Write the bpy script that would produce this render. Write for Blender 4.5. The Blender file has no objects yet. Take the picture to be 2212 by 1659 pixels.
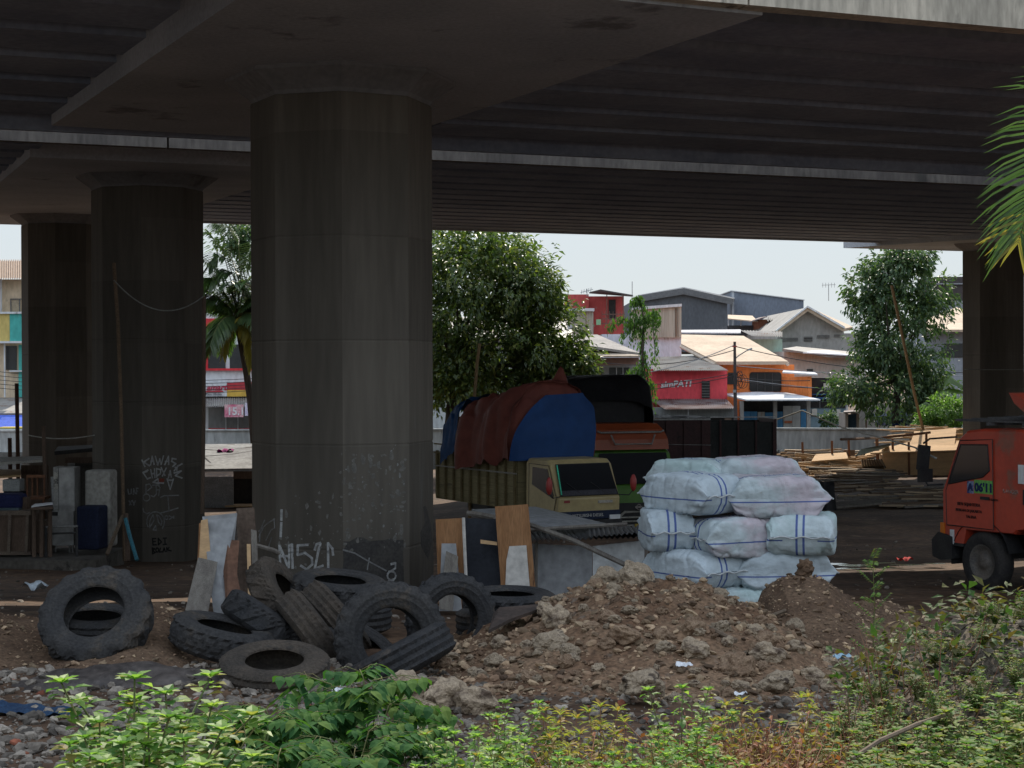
import bpy, math, random
from math import sin, cos, pi, radians, sqrt
from mathutils import Vector, Matrix, noise, Euler
random.seed(7)
S = bpy.context.scene
COL = S.collection

# ------------------------------------------------------------------ camera
FPX = 3700.0                       # focal length in pixels of a 2212 px wide picture
cam = bpy.data.cameras.new('camera')
cam.sensor_width = 36.0
cam.lens = FPX / 2212 * 36.0
cam.clip_start = 0.1
cam.clip_end = 4000
camo = bpy.data.objects.new('camera', cam)
COL.objects.link(camo)
_p, _r = 29.5 / FPX, 0.0035
_F = Vector((0, cos(_p), -sin(_p))); _U = Vector((0, sin(_p), cos(_p))); _R = Vector((1, 0, 0))
_R2 = _R * cos(_r) - _U * sin(_r); _U2 = _R * sin(_r) + _U * cos(_r)
camo.matrix_world = Matrix((( _R2.x, _U2.x, -_F.x, 0), (_R2.y, _U2.y, -_F.y, 0), (_R2.z, _U2.z, -_F.z, 0), (0, 0, 0, 1)))
S.camera = camo
def ray(u, v): return _F + _R2 * ((u - 1106) / FPX) - _U2 * ((v - 829.5) / FPX)
def P(u, v, Y):
    d = ray(u, v); return d * (Y / d.y)
def PZ(u, v, z):
    d = ray(u, v); return d * (z / d.z)
def px(Y): return Y / FPX          # metres per picture pixel at depth Y

# ------------------------------------------------------------------ light
SUN_EL, SUN_AZ = radians(46), radians(6)          # azimuth from +Y towards +X
w = bpy.data.worlds.new('World'); S.world = w; w.use_nodes = True
nt = w.node_tree
bg = nt.nodes['Background']
sky = nt.nodes.new('ShaderNodeTexSky'); sky.sky_type = 'NISHITA'; sky.sun_disc = False
sky.sun_elevation = SUN_EL; sky.sun_rotation = SUN_AZ
sky.air_density = 1.0; sky.dust_density = .6; sky.ozone_density = 3.0; sky.altitude = 50
gm = nt.nodes.new('ShaderNodeGamma'); gm.inputs['Gamma'].default_value = .45
nt.links.new(sky.outputs[0], gm.inputs['Color']); nt.links.new(gm.outputs[0], bg.inputs['Color'])
bg.inputs['Strength'].default_value = 0.07
# bright humid veil of high cloud, brighter overhead than at the horizon
tc = nt.nodes.new('ShaderNodeTexCoord'); sx = nt.nodes.new('ShaderNodeSeparateXYZ'); nt.links.new(tc.outputs['Generated'], sx.inputs[0])
cr = nt.nodes.new('ShaderNodeValToRGB'); nt.links.new(sx.outputs['Z'], cr.inputs[0])
e = cr.color_ramp.elements
e[0].position = 0.0; e[0].color = (.54, .59, .615, 1); e[1].position = 1.0; e[1].color = (.86, .98, 1.18, 1)
for p_, c_ in ((.10, (.55, .61, .65)), (.30, (.78, .88, 1.0)), (.6, (.88, .98, 1.14))):
    x_ = e.new(p_); x_.color = (*c_, 1)
b2 = nt.nodes.new('ShaderNodeBackground'); nt.links.new(cr.outputs[0], b2.inputs['Color']); b2.inputs['Strength'].default_value = 1.0
ad = nt.nodes.new('ShaderNodeAddShader'); nt.links.new(bg.outputs[0], ad.inputs[0]); nt.links.new(b2.outputs[0], ad.inputs[1])
nt.links.new(ad.outputs[0], nt.nodes['World Output'].inputs['Surface'])
sl = bpy.data.lights.new('sun', 'SUN'); sl.energy = 5.0; sl.angle = radians(0.5); sl.color = (1, .90, .76)
so = bpy.data.objects.new('sun', sl); COL.objects.link(so)
_sd = Vector((sin(SUN_AZ) * cos(SUN_EL), cos(SUN_AZ) * cos(SUN_EL), sin(SUN_EL)))
so.rotation_euler = (-_sd).to_track_quat('-Z', 'Y').to_euler()
so.location = (0, 0, 60)
S.view_settings.view_transform = 'Standard'; S.view_settings.look = 'None'
S.view_settings.exposure = 0.0; S.view_settings.gamma = 1.0
S.cycles.max_bounces = 6; S.cycles.transparent_max_bounces = 8
S.cycles.use_denoising = True

# ------------------------------------------------------------------ materials
def _n(nt, t, **k):
    n = nt.nodes.new(t)
    for a, b in k.items(): setattr(n, a, b)
    return n
def rgba(c): return (c[0], c[1], c[2], 1)
def mat(name, c, c2=None, s=3.0, rough=.85, bump=.12, bs=None, metal=0.0, spec=.3, st=(1, 1, 1), isl=0.0, fine=.25, trans=0.0, lo=.38, hi=.62, dark=None):
    """two-tone noise colour, fine grain, optional per-island variation, bump; dark=(colour, scale, threshold) adds stains"""
    m = bpy.data.materials.new(name); m.use_nodes = True
    nt = m.node_tree; L = nt.links.new
    b = nt.nodes['Principled BSDF']
    b.inputs['Roughness'].default_value = rough; b.inputs['Metallic'].default_value = metal
    b.inputs['Specular IOR Level'].default_value = spec
    tc = _n(nt, 'ShaderNodeTexCoord'); mp = _n(nt, 'ShaderNodeMapping'); mp.inputs['Scale'].default_value = st
    L(tc.outputs['Object'], mp.inputs[0])
    n1 = _n(nt, 'ShaderNodeTexNoise'); n1.inputs['Scale'].default_value = s; n1.inputs['Detail'].default_value = 5; n1.inputs['Roughness'].default_value = .6
    L(mp.outputs[0], n1.inputs[0])
    cr = _n(nt, 'ShaderNodeValToRGB'); cr.color_ramp.elements[0].position = lo; cr.color_ramp.elements[1].position = hi
    cr.color_ramp.elements[0].color = rgba(c); cr.color_ramp.elements[1].color = rgba(c2 if c2 else [x * .8 for x in c])
    L(n1.outputs['Fac'], cr.inputs[0]); out = cr.outputs[0]
    n2 = _n(nt, 'ShaderNodeTexNoise'); n2.inputs['Scale'].default_value = (bs or s * 9); n2.inputs['Detail'].default_value = 4
    L(mp.outputs[0], n2.inputs[0])
    if dark:
        n3 = _n(nt, 'ShaderNodeTexNoise'); n3.inputs['Scale'].default_value = dark[1]; n3.inputs['Detail'].default_value = 7; n3.inputs['Roughness'].default_value = .65
        L(mp.outputs[0], n3.inputs[0])
        r3 = _n(nt, 'ShaderNodeValToRGB'); r3.color_ramp.elements[0].position = dark[2]; r3.color_ramp.elements[1].position = dark[2] + .07
        L(n3.outputs['Fac'], r3.inputs[0])
        mx = _n(nt, 'ShaderNodeMixRGB'); L(r3.outputs[0], mx.inputs[0]); L(out, mx.inputs[1]); mx.inputs[2].default_value = rgba(dark[0]); out = mx.outputs[0]
    if fine:
        mr = _n(nt, 'ShaderNodeMapRange'); mr.inputs[1].default_value = .3; mr.inputs[2].default_value = .7
        mr.inputs[3].default_value = 1 - fine; mr.inputs[4].default_value = 1 + fine
        L(n2.outputs['Fac'], mr.inputs[0])
        mm = _n(nt, 'ShaderNodeMixRGB', blend_type='MULTIPLY'); mm.inputs[0].default_value = 1
        L(out, mm.inputs[1]); L(mr.outputs[0], mm.inputs[2]); out = mm.outputs[0]
    if isl:
        g = _n(nt, 'ShaderNodeNewGeometry'); mr = _n(nt, 'ShaderNodeMapRange'); mr.inputs[3].default_value = 1 - isl; mr.inputs[4].default_value = 1 + isl
        L(g.outputs['Random Per Island'], mr.inputs[0])
        mm = _n(nt, 'ShaderNodeMixRGB', blend_type='MULTIPLY'); mm.inputs[0].default_value = 1
        L(out, mm.inputs[1]); L(mr.outputs[0], mm.inputs[2]); out = mm.outputs[0]
    L(out, b.inputs['Base Color'])
    if bump:
        bn = _n(nt, 'ShaderNodeBump'); bn.inputs['Strength'].default_value = min(1, bump * 2); bn.inputs['Distance'].default_value = .02
        L(n2.outputs['Fac'], bn.inputs['Height']); L(bn.outputs[0], b.inputs['Normal'])
    m['out'] = 0
    return m
def leafmat(name, cols, trans=.4, rough=.45, spec=.35):
    m = bpy.data.materials.new(name); m.use_nodes = True
    nt = m.node_tree; L = nt.links.new; b = nt.nodes['Principled BSDF']
    b.inputs['Roughness'].default_value = rough; b.inputs['Specular IOR Level'].default_value = spec
    g = _n(nt, 'ShaderNodeNewGeometry'); cr = _n(nt, 'ShaderNodeValToRGB')
    e = cr.color_ramp.elements
    e[0].color = rgba(cols[0]); e[1].color = rgba(cols[-1])
    for i, c in enumerate(cols[1:-1]): x = e.new((i + 1) / (len(cols) - 1)); x.color = rgba(c)
    L(g.outputs['Random Per Island'], cr.inputs[0]); L(cr.outputs[0], b.inputs['Base Color'])
    t = _n(nt, 'ShaderNodeBsdfTranslucent'); mm = _n(nt, 'ShaderNodeMixRGB', blend_type='MULTIPLY'); mm.inputs[0].default_value = 1
    L(cr.outputs[0], mm.inputs[1]); mm.inputs[2].default_value = (1.5, 1.7, .7, 1)
    L(mm.outputs[0], t.inputs[0])
    mx = _n(nt, 'ShaderNodeMixShader'); mx.inputs[0].default_value = trans
    L(b.outputs[0], mx.inputs[1]); L(t.outputs[0], mx.inputs[2]); L(mx.outputs[0], nt.nodes['Material Output'].inputs[0])
    return m
def panels(m, lift, off, amp):
    """formwork: every lift and facet of the cast concrete has its own tint"""
    nt = m.node_tree; L = nt.links.new; b = nt.nodes['Principled BSDF']; src = b.inputs['Base Color'].links[0].from_socket
    tc = _n(nt, 'ShaderNodeTexCoord'); sp = _n(nt, 'ShaderNodeSeparateXYZ'); L(tc.outputs['Object'], sp.inputs[0])
    a = _n(nt, 'ShaderNodeMath', operation='MULTIPLY_ADD'); L(sp.outputs['Z'], a.inputs[0]); a.inputs[1].default_value = 1 / lift; a.inputs[2].default_value = off
    f = _n(nt, 'ShaderNodeMath', operation='FLOOR'); L(a.outputs[0], f.inputs[0])
    g = _n(nt, 'ShaderNodeNewGeometry'); s2 = _n(nt, 'ShaderNodeSeparateXYZ'); L(g.outputs['True Normal'], s2.inputs[0])
    r = _n(nt, 'ShaderNodeMath', operation='ROUND'); q = _n(nt, 'ShaderNodeMath', operation='MULTIPLY'); q.inputs[1].default_value = 3; L(s2.outputs['X'], q.inputs[0]); L(q.outputs[0], r.inputs[0])
    cv = _n(nt, 'ShaderNodeCombineXYZ'); L(f.outputs[0], cv.inputs[0]); L(r.outputs[0], cv.inputs[1])
    w = _n(nt, 'ShaderNodeTexWhiteNoise'); L(cv.outputs[0], w.inputs['Vector'])
    mr = _n(nt, 'ShaderNodeMapRange'); mr.inputs[3].default_value = 1 - amp; mr.inputs[4].default_value = 1 + amp; L(w.outputs['Value'], mr.inputs[0])
    mm = _n(nt, 'ShaderNodeMixRGB', blend_type='MULTIPLY'); mm.inputs[0].default_value = 1; L(src, mm.inputs[1]); L(mr.outputs[0], mm.inputs[2]); L(mm.outputs[0], b.inputs['Base Color'])
M = {}
def cm(key, *a, **k):
    if key not in M: M[key] = mat(key, *a, **k)
    return M[key]

# ------------------------------------------------------------------ object helpers
XF = {}
def put(name, loc=(0, 0, 0), rz=0.0, rot=None, **tags):
    o = bpy.data.objects.new(name, None); COL.objects.link(o)
    o.empty_display_size = .2
    o.location = loc
    o.rotation_euler = rot if rot is not None else (0, 0, rz)
    XF[o.name] = Matrix.Translation(Vector(loc)) @ Euler(o.rotation_euler).to_matrix().to_4x4()
    return tag(o, **tags)
def tag(o, label=None, cat=None, group=None, kind=None):
    if label: o['label'] = label
    if cat: o['category'] = cat
    if group: o['group'] = group
    if kind: o['kind'] = kind
    return o
def top(o):
    while o.parent: o = o.parent
    return o
def copytree(o, parent=None):
    c = o.copy(); COL.objects.link(c)
    if parent: c.parent = parent
    for ch in list(o.children): copytree(ch, c)
    return c
class MB:
    def __init__(s): s.v = []; s.f = []
    def add(s, vs, fs, mx=None):
        k = len(s.v)
        for p in vs: s.v.append(tuple(mx @ Vector(p)) if mx is not None else tuple(p))
        for f in fs: s.f.append(tuple(i + k for i in f))
        return s
    def box(s, c, d, rot=None, mx=None, top=1.0):
        hx, hy, hz = d[0] / 2, d[1] / 2, d[2] / 2
        vs = [Vector((sx * hx * (top if sz > 0 else 1), sy * hy * (top if sz > 0 else 1), sz * hz)) for sz in (-1, 1) for sy in (-1, 1) for sx in (-1, 1)]
        if rot is not None: vs = [rot @ p for p in vs]
        vs = [p + Vector(c) for p in vs]
        return s.add(vs, [(0, 2, 3, 1), (4, 5, 7, 6), (0, 1, 5, 4), (2, 6, 7, 3), (0, 4, 6, 2), (1, 3, 7, 5)], mx)
    def bx(s, a, b, mx=None):
        c = [(a[i] + b[i]) / 2 for i in range(3)]; d = [abs(b[i] - a[i]) for i in range(3)]
        return s.box(c, d, None, mx)
    def prism(s, poly, off, mx=None):
        """poly: 3-D points, off: 3-D vector of thickness"""
        n = len(poly); off = Vector(off)
        vs = [Vector(p) for p in poly] + [Vector(p) + off for p in poly]
        fs = [tuple(range(n))[::-1], tuple(range(n, 2 * n))] + [(i, (i + 1) % n, n + (i + 1) % n, n + i) for i in range(n)]
        return s.add(vs, fs, mx)
    def quad(s, a, b, c, d, t=None, mx=None):
        if t is None: return s.add([a, b, c, d], [(0, 1, 2, 3)], mx)
        a, b, c, d = map(Vector, (a, b, c, d)); nrm = (b - a).cross(d - a).normalized() * t
        return s.prism([a, b, c, d], nrm, mx)
    def tube(s, pts, r, n=6, cap=True, mx=None):
        pts = [Vector(p) for p in pts]; m = len(pts)
        if not isinstance(r, (list, tuple)): r = [r] * m
        vs = []; fs = []; up = None
        for i, p in enumerate(pts):
            t = (pts[min(i + 1, m - 1)] - pts[max(i - 1, 0)])
            t = t.normalized() if t.length > 1e-9 else Vector((0, 0, 1))
            if up is None: up = Vector((0, 0, 1)) if abs(t.z) < .9 else Vector((1, 0, 0))
            a = t.cross(up)
            if a.length < 1e-6: a = t.orthogonal()
            a.normalize(); b = t.cross(a); up = -b if False else up
            for k in range(n):
                an = 2 * pi * k / n; vs.append(p + (a * cos(an) + b * sin(an)) * r[i])
        for i in range(m - 1):
            for k in range(n): fs.append((i * n + k, i * n + (k + 1) % n, (i + 1) * n + (k + 1) % n, (i + 1) * n + k))
        if cap: fs += [tuple(range(n))[::-1], tuple(range((m - 1) * n, m * n))]
        return s.add(vs, fs, mx)
    def lathe(s, prof, n=24, axis='z', mx=None, mod=None, caps=False):
        """prof: (r, h) list revolved about the axis"""
        vs = []; m = len(prof)
        for k in range(n):
            a = 2 * pi * k / n
            for j, (r, h) in enumerate(prof):
                if mod: r = r + mod(k, j, a)
                x, y, z = r * cos(a), r * sin(a), h
                vs.append((x, y, z) if axis == 'z' else (z, x, y) if axis == 'x' else (x, z, y))
        fs = [(k * m + j, ((k + 1) % n) * m + j, ((k + 1) % n) * m + j + 1, k * m + j + 1) for k in range(n) for j in range(m - 1)]
        if caps: fs += [tuple(k * m for k in range(n))[::-1], tuple(k * m + m - 1 for k in range(n))]
        return s.add(vs, fs, mx)
    def grid(s, fn, nu, nv, mx=None):
        vs = [fn(i / nu, j / nv) for j in range(nv + 1) for i in range(nu + 1)]
        fs = [(j * (nu + 1) + i, j * (nu + 1) + i + 1, (j + 1) * (nu + 1) + i + 1, (j + 1) * (nu + 1) + i) for j in range(nv) for i in range(nu)]
        return s.add(vs, fs, mx)
    def leaf(s, base, d, nrm, l, w, droop=.15, fold=.2):
        d = d.normalized(); sd = d.cross(nrm)
        if sd.length < 1e-5: sd = d.orthogonal()
        sd.normalize(); nn = sd.cross(d)
        m1 = base + d * l * .45; tp = base + d * l - nn * l * droop
        a = m1 + sd * w * .5 + nn * w * fold; b = m1 - sd * w * .5 + nn * w * fold
        k = len(s.v)
        s.v += [tuple(base), tuple(a), tuple(tp), tuple(b), tuple(m1)]
        s.f += [(k, k + 4, k + 1), (k + 4, k + 2, k + 1), (k, k + 3, k + 4), (k + 3, k + 2, k + 4)]
    def ovate(s, base, d, nrm, l, w, droop=.15, fold=.15):
        d = d.normalized(); sd = d.cross(nrm)
        if sd.length < 1e-5: sd = d.orthogonal()
        sd.normalize(); nn = sd.cross(d); k = len(s.v)
        def q(f, x, h): return tuple(base + d * l * f + sd * w * x + nn * (h * w - droop * l * f * f))
        s.v += [tuple(base), q(.25, .42, fold * .8), q(.58, .44, fold), tuple(base + d * l - nn * droop * l), q(.58, -.44, fold), q(.25, -.42, fold * .8), q(.42, 0, 0)]
        s.f += [(k, k + 6, k + 1), (k + 1, k + 6, k + 2), (k + 6, k + 3, k + 2), (k, k + 5, k + 6), (k + 5, k + 4, k + 6), (k + 6, k + 4, k + 3)]
    def build(s, name, m, parent=None, smooth=False, world=False, **tags):
        me = bpy.data.meshes.new(name)
        vs = s.v
        if world and parent is not None:
            inv = XF[top(parent).name].inverted(); vs = [tuple(inv @ Vector(p)) for p in vs]
        me.from_pydata(vs, [], s.f); me.validate()
        if smooth: me.polygons.foreach_set('use_smooth', [True] * len(me.polygons))
        me.materials.append(m)
        o = bpy.data.objects.new(name, me); COL.objects.link(o)
        if parent is not None: o.parent = parent
        return tag(o, **tags)
    def thing(s, name, m, smooth=False, origin=None, **tags):
        """a top-level one-mesh object with its origin at the base (or given)"""
        if origin is None:
            n = len(s.v); origin = (sum(p[0] for p in s.v) / n, sum(p[1] for p in s.v) / n, min(p[2] for p in s.v))
        s.v = [(p[0] - origin[0], p[1] - origin[1], p[2] - origin[2]) for p in s.v]
        o = s.build(name, m, None, smooth, **tags); o.location = origin
        return o
def rotm(d, up=(0, 0, 1)):
    """matrix whose Z axis is d"""
    return Vector(d).normalized().to_track_quat('Z', 'Y').to_matrix()
def corr(mb, a, b, c, d, nw, amp, segs=None, mx=None):
    """corrugated sheet a-b (eave) d-c (ridge); waves run a->b"""
    a, b, c, d = map(Vector, (a, b, c, d)); nrm = (b - a).cross(d - a).normalized()
    nu = nw * 4
    def fn(u, v): return (a.lerp(b, u)).lerp(d.lerp(c, u), v) + nrm * amp * sin(u * nw * 2 * pi)
    mb.grid(fn, nu, 2 if not segs else segs, mx); return mb
def text(body, m, o, xd, up, size, parent, name='lettering', shear=0.0, ext=.004, bold=0.0, align='LEFT'):
    """flat lettering; o = baseline start (world), xd/up = directions"""
    cu = bpy.data.curves.new('t', 'FONT'); cu.body = body; cu.size = size; cu.extrude = ext; cu.shear = shear; cu.offset = bold; cu.align_x = align
    cu.resolution_u = 3
    ob = bpy.data.objects.new('t', cu); COL.objects.link(ob)
    dg = bpy.context.evaluated_depsgraph_get()
    me = bpy.data.meshes.new_from_object(ob.evaluated_get(dg))
    bpy.data.objects.remove(ob)
    xd = Vector(xd).normalized(); up = Vector(up).normalized(); z = xd.cross(up)
    mx = Matrix.Translation(Vector(o)) @ Matrix((xd, up, z)).transposed().to_4x4()
    if parent is not None: mx = XF[top(parent).name].inverted() @ mx
    me.transform(mx); me.materials.clear(); me.materials.append(m)
    r = bpy.data.objects.new(name, me); COL.objects.link(r)
    if parent is not None: r.parent = parent
    return r
def fbm(x, y, z=0.0, o=4): return noise.fractal(Vector((x, y, z)), 1.0, 2.0, o)
def lerp1(tab, x):
    if x <= tab[0][0]: return tab[0][1]
    for (a, b), (c, d) in zip(tab, tab[1:]):
        if x <= c: return b + (d - b) * (x - a) / (c - a)
    return tab[-1][1]
def smooth01(a, b, x):
    t = max(0, min(1, (x - a) / (b - a))); return t * t * (3 - 2 * t)
# ------------------------------------------------------------------ terrain heights (camera = 0)
TR = [(-40, -1.6), (0, -1.75), (5, -2.15), (9, -2.5), (12.5, -2.75), (17, -2.9), (20, -3.1), (24, -3.4), (28, -3.6), (32, -3.7), (43, -4.15), (50, -4.25), (60, -4.45), (85, -4.8), (96, -5.5), (4000, -5.5)]
TL = [(-40, -1.6), (0, -1.75), (5, -2.15), (9, -2.5), (12.5, -2.75), (17, -2.9), (20, -3.0), (24, -3.35), (32, -4.0), (43, -4.75), (60, -4.9), (85, -5.0), (96, -5.5), (4000, -5.5)]
def base_z(x, y):
    t = smooth01(-.10, .03, x / max(y, 1))
    dip = .38 * math.exp(-((x - 2.8) / 3.2) ** 2 - ((y - 49.5) / 3.6) ** 2) if y < 70 else 0      # rutted hollow where the lorries stand
    return lerp1(TL, y) * (1 - t) + lerp1(TR, y) * t - dip
def gz(x, y):
    z = base_z(x, y)
    if y < 90:
        k = 1 - smooth01(70, 90, y)
        z += k * (.05 * fbm(x * .8, y * .8, 0, 4) + .025 * fbm(x * 3.1, y * 3.1, 5, 3))
    return z
def G(u, v, lo=6.0, hi=200.0):
    """point of the ground seen at picture position (u, v)"""
    d = ray(u, v); Y = lo
    while Y < hi:
        p = d * (Y / d.y)
        if p.z < base_z(p.x, p.y): return p
        Y += .1
    return d * (hi / d.y)
# ------------------------------------------------------------------ ground
M['mud'] = mat('mud', (.058, .034, .021), (.115, .070, .042), s=.55, rough=.85, bump=.8, bs=7, spec=.25, fine=.45, dark=((.15, .10, .065), 1.6, .58))
mb = MB()
xs = [-400, -200, -100, -60, -40] + [-30 + i * .5 for i in range(121)] + [40, 60, 100, 200, 400]
ys = [-40, -10, 0, 3] + [5 + i * .22 for i in range(110)] + [29.5 + i * .6 for i in range(50)] + [60, 64, 68, 72, 76, 80, 85, 90, 96, 100, 130, 200, 400, 1000, 2500]
for y in ys:
    for x in xs:
        mb.v.append((x * (1 if y < 400 else 6), y, gz(x, y)))
nx = len(xs)
for j in range(len(ys) - 1):
    for i in range(nx - 1): mb.f.append((j * nx + i, j * nx + i + 1, (j + 1) * nx + i + 1, (j + 1) * nx + i))
mb.build('ground', M['mud'], smooth=True, kind='structure')
rd = MB(); rd.quad((-300, 104, -5.49), (300, 104, -5.49), (300, 122, -5.49), (-300, 122, -5.49))
rd.build('road', mat('road asphalt', (.05, .05, .05), (.08, .075, .07), s=1.2, rough=.9), kind='structure')
# ------------------------------------------------------------------ flyover
GD = Vector((.927, .375, 0)); GN = Vector((-.375, .927, 0)); CD = Vector((-.433, .901, 0)); CN = Vector((.901, .433, 0))
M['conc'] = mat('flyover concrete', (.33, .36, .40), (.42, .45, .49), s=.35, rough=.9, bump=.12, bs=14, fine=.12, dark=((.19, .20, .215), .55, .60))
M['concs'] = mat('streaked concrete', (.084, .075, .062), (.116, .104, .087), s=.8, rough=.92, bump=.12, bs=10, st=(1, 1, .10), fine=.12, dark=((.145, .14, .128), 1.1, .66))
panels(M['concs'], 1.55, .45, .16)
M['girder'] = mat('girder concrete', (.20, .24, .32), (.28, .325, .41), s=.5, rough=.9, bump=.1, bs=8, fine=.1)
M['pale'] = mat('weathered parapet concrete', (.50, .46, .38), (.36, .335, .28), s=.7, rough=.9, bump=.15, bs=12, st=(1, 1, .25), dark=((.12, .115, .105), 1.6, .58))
M['dimp'] = mat('dark parapet concrete', (.17, .155, .135), (.11, .10, .09), s=.7, rough=.9, bump=.1, bs=12, st=(1, 1, .25), dark=((.07, .066, .06), 1.6, .60))  # darker version of the parapet concrete, for the far deck edge
M['capm'] = mat('pier head concrete', (.15, .152, .155), (.20, .20, .205), s=.8, rough=.92, bump=.12, bs=10, fine=.12, dark=((.10, .10, .10), 1.1, .6))
M['stain'] = mat('dark stain', (.045, .045, .048), (.07, .068, .066), s=2)
def line(o, s, n, z): return Vector((o.x, o.y, 0)) + GD * s + GN * n + Vector((0, 0, z))
def sbox(mb, o, s0, s1, n0, n1, z0, z1, zs=None):
    """box along the girder direction from the datum o"""
    a = [line(o, s0, n0, z0), line(o, s1, n0, z0), line(o, s1, n1, z0), line(o, s0, n1, z0)]
    mb.prism(a, (0, 0, z1 - z0))
def girder(mb, o, s0, s1, n, z, h, bw, tw=.35, tp=.9):
    """bulb-tee girder: bottom flange, web, top flange"""
    prof = [(-bw / 2, 0), (bw / 2, 0), (bw / 2, .2), (tw / 2, .42), (tw / 2, h - .25), (tp / 2, h - .12), (tp / 2, h), (-tp / 2, h), (-tp / 2, h - .12), (-tw / 2, h - .25), (-tw / 2, .42), (-bw / 2, .2)]
    mb.prism([line(o, s0, n + a, z + b) for a, b in prof], GD * (s1 - s0))
# near carriageway
A0 = Vector((3.2, 21.8, 0))                         # corner of the cap at the near edge of the deck
d1 = put('flyover_deck', A0, label='near flyover carriageway, its underside filling the top of the view above the graffiti column', cat='flyover deck')
W1 = 13.9
mb = MB()
sbox(mb, A0, -60, 60, .02, W1, 6.05, 6.35)
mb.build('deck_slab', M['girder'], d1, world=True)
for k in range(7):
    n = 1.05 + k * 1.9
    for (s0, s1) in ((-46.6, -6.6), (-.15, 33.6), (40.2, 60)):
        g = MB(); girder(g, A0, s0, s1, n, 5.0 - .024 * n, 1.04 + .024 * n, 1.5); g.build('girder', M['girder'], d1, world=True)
for (a, b) in ((-60, -.4), (-.37, 60)):
    mb = MB(); sbox(mb, A0, a, b, -.32, 0, 4.54, 5.02); sbox(mb, A0, a, b, -.22, .0, 5.02, 7.0); mb.build('edge_beam', M['pale'], d1, world=True)
mb = MB(); sbox(mb, A0, -60, 60, W1, W1 + .15, 4.50, 7.0); mb.build('far_parapet', M['girder'], d1, world=True)
for s in (8, 17, 26, -13, -22, -31):
    mb = MB(); 
    for k in range(6):
        n = 1.05 + k * 1.9; sbox(mb, A0, s, s + .25, n + .2, n + 1.7, 5.2, 6.04)
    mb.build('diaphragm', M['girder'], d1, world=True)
# far carriageway
B0 = Vector((.0, 39.2, 0)) + GN * .0
W2 = 29.6; SL = .031
def dz2(n): return 4.78 + n * SL
d2 = put('flyover_deck', line(B0, 0, 0, 4.8), label='far flyover carriageway beyond the sunlit gap, above the tarped trucks', cat='flyover deck')
mb = MB()
a = [line(B0, -70, 0.02, 6.2), line(B0, 75, 0.02, 6.2), line(B0, 75, W2, 6.2 + W2 * SL), line(B0, -70, W2, 6.2 + W2 * SL)]
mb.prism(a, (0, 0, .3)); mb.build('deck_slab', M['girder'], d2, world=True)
PIER_S = [-9.24 - 0, 0]
_c2 = Vector((-9.24, 43.5, 0)); _c3 = Vector((-15.85, 60.4, 0))
s2 = (_c2 - B0).dot(GD); s3 = (_c3 - B0).dot(GD)
for k in range(15):
    n = 1.0 + k * 1.97
    so_ = s2 + (s3 - s2) * (n / 17.5)
    for (s0, s1) in ((-70, so_ - 3.2), (so_ + 3.2, so_ + 36.8), (so_ + 43.2, 75)):
        g = MB(); girder(g, B0, s0, s1, n, dz2(n) + .12, 1.3, 1.0); g.build('girder', M['girder'], d2, world=True)
for (a, b) in ((-70, -7.9), (-7.85, 75)):
    mb = MB(); sbox(mb, B0, a, b, -.25, 0, 4.70, 6.7); mb.build('edge_beam', M['dimp'], d2, world=True)
mb = MB(); sbox(mb, B0, -70, 75, W2, W2 + .25, dz2(W2) + .05, dz2(W2) + 2.6); mb.build('far_parapet', M['conc'], d2, world=True)
# piers
def octo(c, r, z):
    """regular octagon with a corner towards the camera side"""
    return [Vector((c[0] + r * sin(radians(5.6) + k * pi / 4), c[1] - r * cos(radians(5.6) + k * pi / 4), z)) for k in range(8)]
def loft(mb, rings):
    n = len(rings[0]); k = 0; vs = [p for r in rings for p in r]; fs = []
    for i in range(len(rings) - 1):
        for j in range(n): fs.append((i * n + j, i * n + (j + 1) % n, (i + 1) * n + (j + 1) % n, (i + 1) * n + j))
    fs += [tuple(range(n))[::-1], tuple(range((len(rings) - 1) * n, len(rings) * n))]
    mb.add(vs, fs); return mb
def column(root, c, zc, zs, zb, joints=True):
    rs = []
    z = zb
    lifts = [zb, zb + 1.55, zb + 3.1, zb + 4.65, zb + 6.2, zc] if joints else [zb, zc]
    lifts = [q for q in lifts if q < zc - .3] + [zc]
    for a, b in zip(lifts, lifts[1:]):
        rs += [octo(c, 1.39, a), octo(c, 1.4, a + .025), octo(c, 1.4, b - .025), octo(c, 1.39, b)]
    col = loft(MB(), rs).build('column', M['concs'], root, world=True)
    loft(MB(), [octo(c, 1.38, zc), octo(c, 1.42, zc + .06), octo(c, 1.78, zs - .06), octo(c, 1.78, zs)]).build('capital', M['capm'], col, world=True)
    return col
def cap(root, pts, z, h, slope=0.0):
    """pier cap from 4 plan points; slope per metre along GN from the first point"""
    o = Vector(pts[0]); q = [Vector((p[0], p[1], z + (Vector((p[0], p[1], 0)) - Vector((o[0], o[1], 0))).dot(GN) * slope)) for p in pts]
    MB().prism(q, (0, 0, h)).build('pier_cap', M['conc'], root, world=True)
C1 = (-2.63, 26.6); C2 = (-9.24, 43.5); C3 = (-15.85, 60.4); C4 = (21.2, 75.4); C5 = (27.8, 58.5)
p1 = put('bridge_pier', (C1[0], C1[1], -3.5), label='nearest thick concrete pier with white scrawl at its stained foot, behind the tyre pile', cat='bridge pier')
a = Vector((3.2, 21.8, 0)) + CD * .0
cap(p1, [a, a + CD * 13.6, a + CD * 13.6 - CN * 6.33, a - CN * 6.33 + CD * 0], 4.5, 1.5)
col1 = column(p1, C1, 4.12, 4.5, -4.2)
p2 = put('bridge_pier', (-12.5, 52, -4.8), label='pier of two dark columns in the left half, the nearer one chalked with graffiti', cat='bridge pier')
o2 = Vector((C2[0], C2[1], 0)); ax = (Vector((C3[0], C3[1], 0)) - o2).normalized(); axn = Vector((ax.y, -ax.x, 0))
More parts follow.
